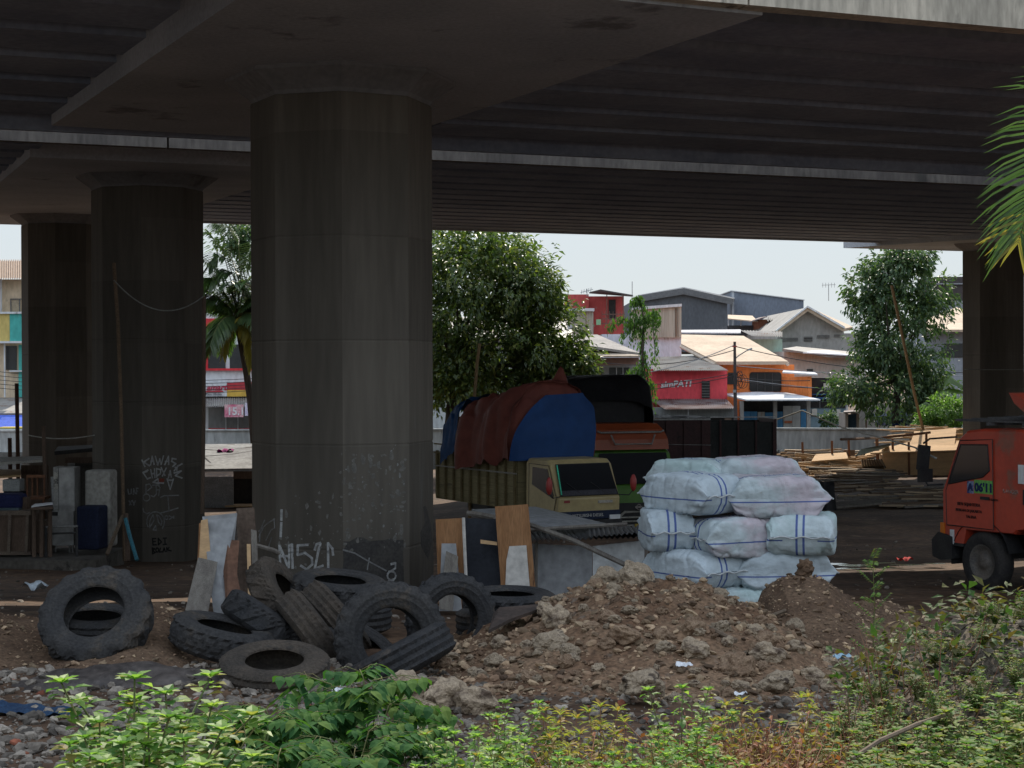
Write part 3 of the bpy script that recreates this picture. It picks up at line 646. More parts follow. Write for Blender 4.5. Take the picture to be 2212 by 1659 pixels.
def blob(mb, c, sc, sub=1, seed=0.0, rough=.3, rot=None, cut=0.0):
    """angular stone: subdivided octahedron pushed about by noise"""
    V, F = ICO[sub]; vs = []
    for p in V:
        q = Vector(p); k = 1 + rough * noise.noise(q * 1.6 + Vector((seed, seed * .7, -seed))) + rough * .4 * noise.noise(q * 4 + Vector((seed, 3, 1)))
        q = Vector((q.x * k * sc[0], q.y * k * sc[1], q.z * k * sc[2]))
        if rot is not None: q = rot @ q
        vs.append(q + Vector(c))
    mb.add(vs, F)
def _ico():
    V = [(1, 0, 0), (-1, 0, 0), (0, 1, 0), (0, -1, 0), (0, 0, 1), (0, 0, -1)]
    F = [(0, 2, 4), (2, 1, 4), (1, 3, 4), (3, 0, 4), (2, 0, 5), (1, 2, 5), (3, 1, 5), (0, 3, 5)]
    out = [(V, F)]
    for _ in range(4):
        V = list(V); F2 = []; mid = {}
        def mp(a, b):
            k = (min(a, b), max(a, b))
            if k not in mid: V.append(tuple(((Vector(V[a]) + Vector(V[b])) / 2).normalized())); mid[k] = len(V) - 1
            return mid[k]
        for a, b, c in F:
            x, y, z = mp(a, b), mp(b, c), mp(c, a); F2 += [(a, x, z), (x, b, y), (z, y, c), (x, y, z)]
        F = F2; out.append((V, F))
    return out
ICO = _ico()
part('stone_facing', ST, r, stones, kind='stuff')
# navy tarp lean-to behind the wall
r = house('tarp_stall', 1920, 100, 'sagging navy tarpaulin lean-to behind the concrete wall', 'stall')
part('tarpaulin', cm('navy tarp', (.012, .02, .055), (.02, .03, .07), s=1, rough=.95, spec=.05, dark=((.5, .5, .55), 2.0, .70)), r, lambda m: m.grid(lambda a, b: P(1898 + 80 * a - 28 * b + 5 * a * b, 919 - 28 * b + 3 * sin(a * 5) * b, 97 + 4 * b), 10, 6))
part('pole', M['old brown board'], r, lambda m: [m.tube([P(u, v, y), Vector((P(u, v, y).x, y, STZ))], .05) for u, v, y in ((1900, 918, 97), (1975, 918, 97), (1871, 892, 101), (1955, 892, 101))])
part('back_wall', GREYC, r, lambda m: fbx(m, 1850, 1990, 872, 930, 104, .3, STZ))
# ------------------------------------------------------------------ vehicles
def paint(key, c, dirt=(.12, .09, .07), th=.62): return cm(key, c, [x * .82 for x in c], s=1.2, rough=.38, bump=.03, spec=.5, fine=.08, dark=(dirt, 1.3, th))
GLD = mat('tinted windscreen', (.006, .007, .009), rough=.3, bump=0, spec=.15, fine=0)
BLK = mat('black plastic', (.018, .018, .02), (.03, .03, .03), s=4, rough=.55, bump=.05)
RUB = mat('tyre rubber', (.026, .026, .028), (.045, .042, .04), s=4, rough=.85, bump=.25, bs=30)
RIMM = mat('dusty wheel steel', (.10, .095, .09), (.16, .14, .12), s=5, rough=.6)
CHR = mat('chrome', (.7, .7, .72), rough=.15, metal=1.0, bump=0, fine=0)
LAMP = mat('clear lamp glass', (.75, .78, .8), rough=.12, spec=.8, bump=0, fine=0)
AMB = mat('amber lamp', (.75, .22, .03), rough=.25, bump=0, fine=0)
PLATE = mat('number plate', (.02, .02, .02), rough=.4)
def wheel(root, x, y, r=.5, w=.28, side=1):
    mx = Matrix.Translation(Vector((x, y, r)))
    ty = MB().lathe([(r * .56, -w / 2 + .02), (r * .62, -w / 2), (r * .88, -w / 2 - .005), (r * .97, -w / 2 + .035), (r, -w / 2 + .08), (r, w / 2 - .08), (r * .97, w / 2 - .035), (r * .88, w / 2 + .005), (r * .62, w / 2), (r * .56, w / 2 - .02)], 32, 'x', mx, lambda k, j, a: (.012 if (k % 2 and 3 < j < 6) else 0))
    wh = put_child('wheel', root)
    ty.build('tyre', RUB, wh, smooth=True)
    MB().lathe([(.001, side * (w / 2 - .05)), (r * .18, side * (w / 2 - .02)), (r * .2, side * (w / 2 - .05)), (r * .44, side * (w / 2 - .09)), (r * .5, side * (w / 2 - .02)), (r * .58, side * (w / 2 - .01))], 24, 'x', mx).build('rim', RIMM, wh, smooth=True)
def put_child(name, root):
    o = bpy.data.objects.new(name, None); COL.objects.link(o); o.parent = root; o.empty_display_size = .1
    return o
def cabshell(prof, w, edge=.10):
    """side profile (y, z) swept over the width with rounded-in flanks"""
    m = MB(); n = len(prof); cy = sum(p[0] for p in prof) / n; cz = sum(p[1] for p in prof) / n
    rings = []
    for x, k in ((-w / 2, .955), (-w / 2 + edge * .35, .985), (-w / 2 + edge, 1.0), (w / 2 - edge, 1.0), (w / 2 - edge * .35, .985), (w / 2, .955)):
        rings.append([Vector((x, cy + (p[0] - cy) * k, cz + (p[1] - cz) * k)) for p in prof])
    return loft(m, rings)
def lp(root, name, m, fn, parent=None, smooth=False, **k):
    mb = MB(); fn(mb); return mb.build(name, m, parent or root, smooth, **k)
def pane(m, pts, t=.02):
    m.prism(pts, t)
GLR = mat('reflective cab glass', (.02, .022, .025), rough=.05, bump=0, spec=1.0, fine=0)
# ---- red dump truck at the right edge (local: +y forward, x right)
RED = paint('dump truck red', (.50, .062, .030), (.26, .085, .055), .58)
_wp = P(2134, 1213, 28.0)
th = radians(28)
RT = Matrix.Rotation(th, 4, 'Z')
_loc = Vector((_wp.x, _wp.y, _wp.z)) - RT @ Vector((-1.0, 0, .5))
dt = put('dump_truck', _loc, th, label='red dump truck with a green sticker on its door, cut off by the right edge', cat='dump truck')
prof = [(1.0, .72), (1.12, .86), (1.13, 1.62), (1.05, 1.78), (.72, 2.52), (.55, 2.64), (.2, 2.68), (-.75, 2.70), (-.88, 2.6), (-.9, 1.10), (-.62, 1.06), (-.55, 1.0), (.55, .98), (.62, .72)]
cb = cabshell(prof, 2.3).build('cab', RED, dt)
W = -1.152
def side(pts, x, t=.015): return [(x, y, z) for y, z in pts], (t, 0, 0)
for sx in (-1, 1):
    dr = lp(dt, 'door', RED, lambda m: m.prism([(sx * 1.15, y, z) for y, z in [(.98, 1.05), (1.0, 1.62), (.93, 1.8), (.66, 2.46), (-.08, 2.50), (-.10, 1.05)]], (sx * .02, 0, 0)))
    lp(dt, 'window', GLR, lambda m: m.prism([(sx * 1.17, y, z) for y, z in [(.93, 1.74), (.64, 2.40), (.02, 2.42), (-.02, 2.0), (.12, 1.9)]], (sx * .008, 0, 0)), dr)
    lp(dt, 'handle', BLK, lambda m: m.box((sx * 1.18, .08, 1.55), (.02, .2, .05)), dr)
    lp(dt, 'window_seal', BLK, lambda m: m.tube([(sx * 1.176, y, z) for y, z in [(.93, 1.74), (.64, 2.40), (.02, 2.42), (-.02, 2.0), (.12, 1.9), (.93, 1.74)]], .014, 5), dr)
lp(dt, 'door_gap', BLK, lambda m: m.tube([(-1.168, y, z) for y, z in [(.98, 1.05), (1.0, 1.62), (.93, 1.8), (.66, 2.47), (-.085, 2.51), (-.105, 1.05), (.98, 1.05)]], .010, 4))
lp(dt, 'step', BLK, lambda m: m.box((-1.1, .74, .74), (.14, .3, .05)))
lp(dt, 'wiper', BLK, lambda m: (m.tube([(-.6, 1.1, 1.80), (-.1, .95, 2.2)], .012, 4), m.tube([(.3, 1.1, 1.80), (.8, .95, 2.2)], .012, 4)))
lp(dt, 'windscreen', GL, lambda m: m.prism([(-1.02, 1.07, 1.82), (1.02, 1.07, 1.82), (.98, .80, 2.44), (-.98, .80, 2.44)], (0, .02, .01)))
lp(dt, 'bumper', BLK, lambda m: (m.prism([(-1.2, 1.05, .45), (-1.2, 1.26, .5), (-1.2, 1.28, .78), (-1.2, 1.12, .92), (-1.2, .8, .86), (-1.2, .78, .5)], (2.4, 0, 0))))
lp(dt, 'grille', BLK, lambda m: m.box((0, 1.14, 1.2), (1.7, .03, .35)))
for sx in (-1, 1):
    lp(dt, 'indicator_lamp', AMB, lambda m: m.box((sx * 1.12, 1.09, .98), (.1, .1, .2)))
    lp(dt, 'headlamp', LAMP, lambda m: m.box((sx * .85, 1.26, .66), (.4, .05, .16)))
    lp(dt, 'mudguard', BLK, lambda m: m.grid(lambda a, b: ((1.17 if sx > 0 else -1.17) - sx * .32 * b, (.68) * cos(radians(-8 + 172 * a)), .5 + .70 * sin(radians(-8 + 172 * a))), 14, 2))
    wheel(dt, sx * 1.0, 0, .5, .28, sx)
    for yy in (-3.6, -4.8): wheel(dt, sx * .95, yy, .5, .5, sx)
lp(dt, 'grille_badge', LAMP, lambda m: m.box((-1.165, .86, .86), (.015, .09, .24)))
lp(dt, 'side_marker', LAMP, lambda m: m.box((-1.165, -.72, 1.98), (.03, .12, .30)))
lp(dt, 'air_intake', BLK, lambda m: (m.box((-1.15, -.80, 1.62), (.04, .1, .24)), m.tube([(-1.12, -1.0, 1.5), (-1.12, -1.0, 1.1), (-1.12, -.93, .8)], .09, 8)))
for sx in (-1, 1):
    mi = lp(dt, 'mirror', BLK, lambda m: m.box((sx * 1.34, 1.36, 2.16), (.20, .09, .42), Matrix.Rotation(.12, 3, 'Y')))
    lp(dt, 'mirror_arm', BLK, lambda m: (m.tube([(sx * 1.05, .86, 2.52), (sx * 1.3, 1.25, 2.48), (sx * 1.34, 1.36, 2.40)], .018), m.tube([(sx * 1.15, 1.08, 1.72), (sx * 1.3, 1.3, 1.70), (sx * 1.32, 1.36, 1.8), (sx * 1.34, 1.36, 2.3)], .018)), mi)
    lp(dt, 'lower_mirror', BLK, lambda m: m.box((sx * 1.33, 1.33, 1.86), (.26, .09, .22)), mi)
lp(dt, 'roof_rack', mat('grey slats', (.07, .075, .08), (.12, .12, .12), s=3), lambda m: [m.box((-.9 + k * .36, -.35, 2.80 + .01 * k), (.22, 2.6, .035)) for k in range(6)] + [m.box((0, y, 2.755), (2.2, .06, .05)) for y in (-.7, .1)])
lp(dt, 'chassis', BLK, lambda m: (m.box((-.42, -2.4, .82), (.12, 6.6, .26)), m.box((.42, -2.4, .82), (.12, 6.6, .26)), m.box((0, .1, .62), (1.6, .3, .2)), m.box((-.85, -1.9, .72), (.45, .9, .5)), m.box((0, -1.0, .9), (1.2, .2, .8))))
tb = lp(dt, 'tipper_body', RED, lambda m: (m.bx((-1.2, -1.15, 1.15), (1.2, -1.25, 2.95)), m.bx((-1.22, -6.0, 1.15), (-1.15, -1.15, 2.55)), m.bx((1.15, -6.0, 1.15), (1.22, -1.15, 2.55)), m.bx((-1.2, -6.0, 1.05), (1.2, -1.15, 1.16))))
lp(dt, 'cab_guard', RED, lambda m: m.prism([(-1.2, -1.15, 2.95), (-1.2, -.75, 3.20), (-1.2, -.48, 3.27), (-1.2, -.6, 3.10), (-1.2, -1.15, 3.0 - .25)], (2.4, 0, 0)), tb)
lp(dt, 'stake', RED, lambda m: [m.box((-1.25, -1.5 - k * .62, 1.85), (.07, .1, 1.4)) for k in range(8)], tb)
# lettering on the near (left) door: x = -1.172, text runs towards the rear (-y)
def door_text(s, y, z, size, m, x=-1.178, **k):
    mx = XF[dt.name]; o = mx @ Vector((x, y, z)); xd = mx.to_3x3() @ Vector((0, -1, 0))
    return text(s, m, o, xd, (0, 0, 1), size, dt, **k)
GRN = mat('green sticker', (.18, .46, .10), (.15, .4, .1)); INK = mat('dark blue ink', (.02, .03, .10)); INKB = mat('black ink', (.03, .02, .02))
lp(dt, 'sticker', GRN, lambda m: m.box((-1.171, .12, 1.73), (.004, .42, .22)))
lp(dt, 'sticker', mat('blue sticker', (.25, .33, .5), (.05, .07, .2), s=12), lambda m: m.box((-1.171, .42, 1.71), (.004, .15, .2)))
door_text("06'11", .315, 1.655, .19, INK, bold=.008); door_text('A', .47, 1.66, .16, INK, bold=.008)
door_text('DIPO KARYA', .08, 1.52, .05, INKB); door_text('BEN SEJAHTERA', .72, 1.40, .075, INKB); door_text('BERKAH DI JAKARTA', .76, 1.30, .065, INKB); door_text('TALINA', .52, 1.20, .07, INKB)
door_text('RANGER', -.30, 1.66, .09, CHR, x=-1.153)

for _c in list(dt.children):
    if not _c.name.startswith(('wheel', 'chassis', 'mudguard', 'bumper')): _c.location.y -= .20
    if _c.name.startswith('bumper'): _c.location.y -= .16
# ---- small yellow truck under the red tarpaulin
YL = paint('cream yellow cab', (.46, .37, .18), (.22, .17, .10), .68)
thy = radians(180 + 29)
_c = P(1285, 1100, 43.0); SC = 1.0
ct = put('light_truck', (_c.x - .60, _c.y + .2, -3.80 - .0), thy, label='pale yellow light truck with red mirrors and a high wooden bed under tarpaulins', cat='truck')
ct.location.z = P(1285, 991, 43).z - 2.06; XF[ct.name] = Matrix.Translation(ct.location) @ Matrix.Rotation(thy, 4, 'Z')
prof = [(.80, .62), (.90, .74), (.92, 1.10), (.84, 1.24), (.50, 1.96), (.36, 2.06), (-.60, 2.07), (-.72, 1.98), (-.74, .78), (-.45, .75), (.45, .74), (.52, .62)]
cabshell(prof, 1.78, .09).build('cab', YL, ct)
lp(ct, 'wiper', BLK, lambda m: (m.tube([(-.5, .93, 1.2), (-.1, .80, 1.5)], .012, 4), m.tube([(.2, .93, 1.2), (.6, .80, 1.5)], .012, 4)))
lp(ct, 'pillar_seal', BLK, lambda m: m.tube([(-.83, .905, 1.19), (.83, .905, 1.19), (.77, .57, 1.95), (-.77, .57, 1.95), (-.83, .905, 1.19)], .016, 5))
lp(ct, 'door_gap', BLK, lambda m: m.tube([(.905, y, z) for y, z in [(.70, .80), (.82, 1.14), (.46, 1.92), (-.52, 1.94), (-.55, .8), (.70, .80)]], .009, 4))
ws = lp(ct, 'windscreen', GLD, lambda m: m.prism([(-.82, .90, 1.20), (.82, .90, 1.20), (.76, .565, 1.94), (-.76, .565, 1.94)], (0, .02, .01)))
lp(ct, 'visor_strip', mat('green tint strip', (.05, .5, .3), rough=.2), lambda m: m.prism([(.80, .915, 1.22), (.83, .915, 1.22), (.77, .58, 1.93), (.73, .58, 1.93)], (0, .02, .01)), ws)
lp(ct, 'dash_cover', mat('dark dash', (.05, .05, .06)), lambda m: m.prism([(-.8, .925, 1.19), (.8, .925, 1.19), (.79, .87, 1.31), (-.79, .87, 1.31)], (0, .012, .01)), ws)
for sx in (-1, 1):
    dr = lp(ct, 'door', YL, lambda m: m.prism([(sx * .885, y, z) for y, z in [(.70, .80), (.82, 1.14), (.46, 1.92), (-.52, 1.94), (-.55, .8)]], (sx * .018, 0, 0)))
    lp(ct, 'window', GL, lambda m: m.prism([(sx * .904, y, z) for y, z in [(.66, 1.12), (.70, 1.2), (.40, 1.84), (-.34, 1.86), (-.38, 1.42), (-.1, 1.34)]], (sx * .008, 0, 0)), dr)
    mi = lp(ct, 'mirror', paint('red mirror', (.36, .04, .035)), lambda m: blob(m, (sx * 1.22, 1.02, 1.46), (.09, .06, .22), 2, 1.0, .02), smooth=True)
    lp(ct, 'mirror_arm', BLK, lambda m: m.tube([(sx * .85, .9, 1.18), (sx * 1.1, 1.0, 1.16), (sx * 1.2, 1.02, 1.28)], .014), mi)
    lp(ct, 'headlamp', LAMP, lambda m: m.box((sx * .70, .965, .60), (.30, .05, .17)))
    wheel(ct, sx * .74, .0, .39, .2, sx); wheel(ct, sx * .70, -2.6, .39, .42, sx)
lp(ct, 'bumper', BLK, lambda m: (m.bx((-.9, .72, .36), (.9, 1.0, .58)),))
lp(ct, 'front_band', mat('dark blue band', (.02, .03, .06)), lambda m: (m.bx((-.88, .86, .60), (.88, .945, .80))))
lp(ct, 'badge', mat('badge silver', (.4, .38, .33)), lambda m: (m.box((-.45, .925, 1.02), (.42, .02, .07))))
lp(ct, 'badge', mat('badge red', (.3, .06, .06)), lambda m: m.box((.66, .925, 1.05), (.16, .02, .06)))
lp(ct, 'number_plate', PLATE, lambda m: m.box((0, 1.01, .47), (.43, .015, .13)))
_o = XF[ct.name] @ Vector((.52, .952, .66))
text('MITSUBISHI DIESEL', mat('band lettering', (.5, .5, .48)), _o, XF[ct.name].to_3x3() @ Vector((-1, 0, 0)), (0, 0, 1), .11, ct)
bd = lp(ct, 'cargo_bed', mat('olive bed boards', (.22, .19, .10), (.28, .24, .13), s=2, st=(.3, .3, 5), rough=.8, dark=((.12, .10, .06), 1.2, .62)), lambda m: (m.bx((-1.0, -5.6, .78), (-.96, -.95, 2.0)), m.bx((.96, -5.6, .78), (1.0, -.95, 2.0)), m.bx((-1.0, -.98, .78), (1.0, -.94, 2.0)), m.bx((-1.0, -5.6, .74), (1.0, -.95, .8)), m.bx((-1.0, -5.64, .78), (1.0, -5.6, 2.0))))
STK = mat('bed stakes', (.13, .10, .045), (.17, .14, .065))
for sx in (-1, 1):
    for k in range(10): lp(ct, 'stake', STK, lambda m: m.box((sx * 1.03, -1.05 - k * .49, 1.42), (.06, .07, 1.32)), bd)
    for z in (1.66, 2.02, 2.26): lp(ct, 'bed_rail', mat('worn rail', (.34, .33, .30)) if z == 1.66 and sx > 0 else STK, lambda m: m.box((sx * 1.06, -3.25, z), (.02, 4.7, .035)), bd)
lp(ct, 'chassis', BLK, lambda m: (m.box((-.38, -2.2, .60), (.1, 5.2, .2)), m.box((.38, -2.2, .6), (.1, 5.2, .2)), m.box((0, -.84, 1.2), (1.5, .12, 1.2))))
# ---- tarpaulins: heaps of cargo lashed under sheets, in the truck's own frame
XT = XF[ct.name]
def tmx(m, X): return MB().add([X @ Vector(p) for p in m.v], m.f)
def wr(p, s, k): return k * (abs(noise.noise(Vector((p[0] * s, p[1] * s, p[2] * s * .5)))) * 2 - .5)
LOAD = [(.0, 2.02), (.06, 2.72), (.12, 3.25), (.3, 3.66), (.5, 3.80), (.7, 3.74), (.88, 3.35), (.94, 2.72), (1.0, 2.02)]
def loadpt(a, y, grow=0.0):
    """arched cross-section; a 0..1 from the +x hem over the top to the -x hem"""
    z = lerp1(LOAD, a); x = cos(pi * a); x = (abs(x) ** .55) * (1 if x > 0 else -1) * (1.16 + grow)
    if a < .06 or a > .94: x *= 1.04
    return Vector((x, y, z))
def redtarp(u, v):
    f = max(0.0, 1 - v / .14)                        # the first rows close the front of the load
    y = -.80 - 3.3 * max(0.0, v - .10); p = loadpt(u, y)
    hem = .05 + .30 * abs(noise.noise(Vector((v * 6, u * 2, 2))))
    if u < .06: p.z -= hem * .9 + .10 * sin(v * 11 + 2 * sin(v * 5))
    if u > .94: p.z -= hem * .4
    k = wr((u * 2.2 + v * 2.6, v * 2.0 - u * 1.2, 0), 1.0, .22) + wr((u * 3 + v * 2, v * 4.5, 4), 1.1, .07) + wr((u * 9, v * 7 + u * 6, 8), 1.0, .03)
    p.x += (1 if u < .5 else -1) * k * (abs(u - .5) * 2); p.z += k * .7
    pk = math.exp(-((v - .30) / .06) ** 2 - ((u - .60) / .07) ** 2); p.z += .62 * pk; p.z += .10 * noise.noise(Vector((u * 14, v * 16, 2))) * math.exp(-((u - .5) / .25) ** 2)      # bunched peak
    p.z += .10 * sin(v * 7) * math.exp(-((u - .45) / .2) ** 2) - .25 * smooth01(.55, 1, v)
    if u < .5: p.x += .12 * smooth01(.1, .9, v)
    if f > 0:
        c = Vector((-.25, -.76, 2.85)); e = 1 - .75 * f ** 1.5
        p.x = c.x + (p.x - c.x) * e; p.z = c.z + (p.z - c.z) * e; p.y = -.80 - .34 * (1 - f) ** 2 + .04 * noise.noise(Vector((u * 9, v * 30, 0)))
    return XT @ p
m = MB(); m.grid(redtarp, 60, 64)
TRP = mat('rust red tarpaulin', (.135, .036, .026), (.18, .050, .034), s=1.3, rough=.7, bump=.5, bs=4, fine=.15)
m.thing('tarpaulin', TRP, True, label='crumpled rust red tarpaulin draped over the load of the yellow truck', cat='tarpaulin')
def bluetarp(u, v):
    # front panel: straight top, left edge curving out downwards, hem just above the cab roof
    z = 2.04 - .05 * (1 - u) + 1.66 * v
    xl = 1.27 - 1.0 * v ** 2.4; xr = -1.10 - .10 * sin(v * pi) + .25 * smooth01(.75, 1, v)
    x = xl + (xr - xl) * u
    y = -.69 - .10 * v + .02 * sin(v * 3) + .03 * noise.noise(Vector((u * 5, v * 4, 1))) - .42 * smooth01(.9, 0, u * 12) * (1 - v) * .5
    return XT @ Vector((x, y, z))
m = MB(); m.grid(bluetarp, 36, 26)
m.thing('tarpaulin', mat('blue tarpaulin', (.006, .045, .16), (.008, .055, .19), s=1, rough=.6, bump=.4, bs=3, fine=.1), True, label='flat blue tarpaulin panel closing the front of the load above the yellow cab', cat='tarpaulin')
m = MB(); m.grid(lambda u, v: XT @ (loadpt(.02 + .5 * u, -3.9 - .9 * v, .02) + Vector((.05, 0, -.2 - .35 * v * v + .16 * noise.noise(Vector((u * 6, v * 6, 3)))))), 26, 14)
m.thing('tarpaulin', mat('shiny blue tarpaulin', (.008, .045, .13), (.012, .06, .17), s=2, rough=.65, spec=.1, bump=.25, bs=7, fine=.2), True, label='shiny loose blue tarpaulin hanging at the back of the red tarp', cat='tarpaulin')
# cargo inside the sheets so that they rest on something
def crate(name, c, d, m_, label, cat, group=None, rz=0.0):
    mb = MB(); mb.box((0, 0, d[2] / 2), d); o = mb.build(name, m_); o.location = c; o.rotation_euler = (0, 0, rz)
    return tag(o, label, cat, group)
CART = mat('cardboard', (.20, .165, .12), (.25, .2, .15), s=3, rough=.9, dark=((.12, .1, .08), 4, .64))
m = MB(); m.box((0, -2.5, 1.9), (1.9, 2.9, 2.1)); tmx(m, XT).thing('cargo_stack', CART, label='stack of cartons hidden under the red tarpaulin on the yellow truck', cat='cargo')
for k, (x, y, z) in enumerate(((.66, -4.1, 2.28), (.66, -4.55, 2.28), (.66, -4.3, 2.66), (.25, -4.3, 2.28), (.66, -3.75, 2.28))):
    mm = Matrix.Translation(XT @ Vector((x, y, z - .0)))
    o = crate('carton', mm.translation, (.42, .42, .37), CART, 'brown carton stacked on the truck bed behind the red tarpaulin', 'carton', 'cartons on the truck bed', thy)
m = MB(); m.bx((-.95, -4.85, .8), (.95, -3.5, 2.27)); tmx(m, XT).thing('cargo_stack', CART, label='lower cartons filling the rear of the yellow truck bed', cat='cargo')

# ---- green and orange truck behind it
GN_ = paint('lime green cab', (.075, .20, .02), (.05, .08, .02), .7)
thg = radians(180 + 18)
_c = P(1345, 1100, 48.5)
gt = put('truck', (_c.x, _c.y, P(1345, 1125, 48.5).z - .45), thg, label='green cabbed truck with an orange roof fairing beside the yellow truck', cat='truck')
prof = [(1.05, .65), (1.16, .80), (1.15, 1.42), (1.04, 1.60), (.70, 2.42), (.5, 2.52), (-.9, 2.54), (-.95, .9), (-.5, .85), (.6, .85), (.7, .65)]
cabshell(prof, 2.3, .1).build('cab', GN_, gt)
lp(gt, 'windscreen', GLD, lambda m: m.prism([(-1.06, 1.10, 1.56), (1.06, 1.10, 1.56), (1.0, .75, 2.40), (-1.0, .75, 2.40)], (0, .03, .012)))
lp(gt, 'grille', BLK, lambda m: m.bx((-1.12, 1.14, .55), (1.12, 1.20, 1.05)))
lp(gt, 'emblem', CHR, lambda m: m.lathe([(.06, 0), (.085, 0), (.085, .02), (.06, .02)], 16, 'y', Matrix.Translation(Vector((0, 1.2, .93)))))
lp(gt, 'emblem_bar', CHR, lambda m: m.box((0, 1.21, .93), (.22, .015, .05)))
lp(gt, 'bumper', BLK, lambda m: m.bx((-1.15, 1.1, .35), (1.15, 1.32, .56)))
lp(gt, 'bull_bar', mat('cream steel', (.36, .35, .31)), lambda m: (m.tube([(-.62, 1.4, .35), (-.62, 1.4, .72), (-.5, 1.4, .82), (.5, 1.4, .82), (.62, 1.4, .72), (.62, 1.4, .35)], .04), [m.tube([(-.6, 1.4, z), (.6, 1.4, z)], .025) for z in (.45, .56, .67)]))
lp(gt, 'number_plate', mat('yellow plate', (.45, .33, .08)), lambda m: m.box((0, 1.43, .42), (.43, .015, .14)))
for sx in (-1, 1):
    lp(gt, 'headlamp', LAMP, lambda m: m.prism([(sx * .70, 1.2, .68), (sx * 1.08, 1.2, .78), (sx * 1.12, 1.2, 1.0), (sx * .80, 1.2, .94)], (0, .03, 0)))
    wheel(gt, sx * .98, 0, .5, .28, sx); wheel(gt, sx * .95, -4.4, .5, .5, sx)
    dr = lp(gt, 'door', GN_, lambda m: m.prism([(sx * 1.15, y, z) for y, z in [(.85, .95), (1.0, 1.5), (.62, 2.38), (-.4, 2.4), (-.42, .95)]], (sx * .018, 0, 0)))
    lp(gt, 'window', GL, lambda m: m.prism([(sx * 1.17, y, z) for y, z in [(.88, 1.55), (.56, 2.3), (-.3, 2.3), (-.3, 1.6)]], (sx * .006, 0, 0)), dr)
    mi = lp(gt, 'mirror', paint('orange mirror', (.34, .06, .04)), lambda m: m.box((sx * 1.42, 1.2, 2.05), (.16, .08, .36))); lp(gt, 'mirror_arm', BLK, lambda m: m.tube([(sx * 1.1, .95, 1.7), (sx * 1.4, 1.2, 1.75), (sx * 1.42, 1.2, 2.2)], .015), mi)
OF = paint('orange fairing', (.34, .075, .025), (.2, .05, .03), .7)
fr = lp(gt, 'roof_fairing', OF, lambda m: loft(m, [[Vector((x * k, y * 1.0, z)) for x, y, z in ((-1.1, .76, z0), (1.1, .76, z0), (1.1, -.8, z0), (-1.1, -.8, z0))] if i == 0 else [Vector((-1.1 * k, .76 - dy, z0)), Vector((1.1 * k, .76 - dy, z0)), Vector((1.1 * k, -.8, z0)), Vector((-1.1 * k, -.8, z0))] for i, (z0, k, dy) in enumerate(((2.5, 1, 0), (2.78, .99, .05), (3.05, .92, .2), (3.22, .82, .42)))]))
lp(gt, 'fairing_trim', mat('grey trim', (.30, .29, .27)), lambda m: (m.tube([(-.66, .80, 2.92), (-.55, .84, 2.66), (.55, .84, 2.66), (.66, .80, 2.92)], .028, 5), m.tube([(-1.0, .62, 3.02), (-.9, .66, 2.98), (.9, .66, 2.98), (1.0, .62, 3.02)], .03, 5)), fr)
gb = lp(gt, 'cargo_bed', STK, lambda m: (m.bx((-1.2, -6.6, .95), (1.2, -1.1, 1.05)), m.bx((-1.2, -6.6, 1.0), (-1.15, -1.1, 2.5)), m.bx((1.15, -6.6, 1.0), (1.2, -1.1, 2.5)), m.bx((-1.2, -1.15, 1.0), (1.2, -1.1, 2.6))))
lp(gt, 'chassis', BLK, lambda m: (m.box((-.42, -2.6, .78), (.12, 7.4, .26)), m.box((.42, -2.6, .78), (.12, 7.4, .26))))
XG = XF[gt.name] if gt.name in XF else XF['truck']
def blacktarp(u, v):
    y = -.75 - 4.4 * v; a = u; p = loadpt(a, y)
    p.x *= 1.18; p.z = 2.3 + (p.z - 1.6) * .98 + .16 - .15 * v
    k = wr((u * 2, v * 5, 1), 1.2, .10); p.z += k; p.x += (1 if u < .5 else -1) * k
    if v < .12: s_ = 1 - (.12 - v) / .12 * .35; p.z = 2.3 + (p.z - 2.3) * (1 - (1 - s_)); p.x *= s_ * .2 + .8
    return XG @ p
m = MB(); m.grid(blacktarp, 44, 36)
BT = mat('black tarpaulin', (.010, .010, .012), (.016, .016, .018), s=2, rough=.55, bump=.2, bs=10)
m.thing('tarpaulin', BT, True, label='black tarpaulin bulging over the load of the green and orange truck', cat='tarpaulin')
m = MB(); m.box((0, -3.2, 2.7), (2.2, 4.3, 2.6)); tmx(m, XG).thing('cargo_stack', BT, label='covered cargo inside the black tarpaulin', cat='cargo')

# ---- dark high sided truck bed to the right of it
thd = radians(90 + 4)
_c = P(1516, 1100, 55)
bt = put('cargo_truck', (_c.x, _c.y + 1.2, -4.25), thd, label='dark maroon high sided cargo truck seen side on behind the sacks', cat='truck')
MAR = mat('maroon steel', (.055, .022, .024), (.075, .03, .03), s=1.5, rough=.5, dark=((.02, .012, .012), 2, .6)); DKT = mat('dark tarp panel', (.032, .036, .036), (.045, .048, .048), s=2, rough=.7)
lp(bt, 'bed_side', MAR, lambda m: m.bx((1.15, -.2, .95), (1.2, 2.45, 2.62)))
lp(bt, 'bed_side', MAR, lambda m: m.bx((-1.2, -.2, .95), (-1.15, 2.45, 2.62)))
lp(bt, 'bed_side', DKT, lambda m: m.bx((1.13, -2.3, .95), (1.18, -.2, 2.56)))
lp(bt, 'bed_side', DKT, lambda m: m.bx((-1.2, -2.3, .95), (-1.15, -.2, 2.56)))
lp(bt, 'bed_floor', MAR, lambda m: m.bx((-1.2, -2.3, .85), (1.2, 2.45, .97)))
lp(bt, 'bed_end', MAR, lambda m: m.bx((-1.2, 2.4, .95), (1.2, 2.47, 2.66)))
lp(bt, 'bed_end', MAR, lambda m: m.bx((-1.2, -2.36, .85), (1.2, -2.28, 2.66)))
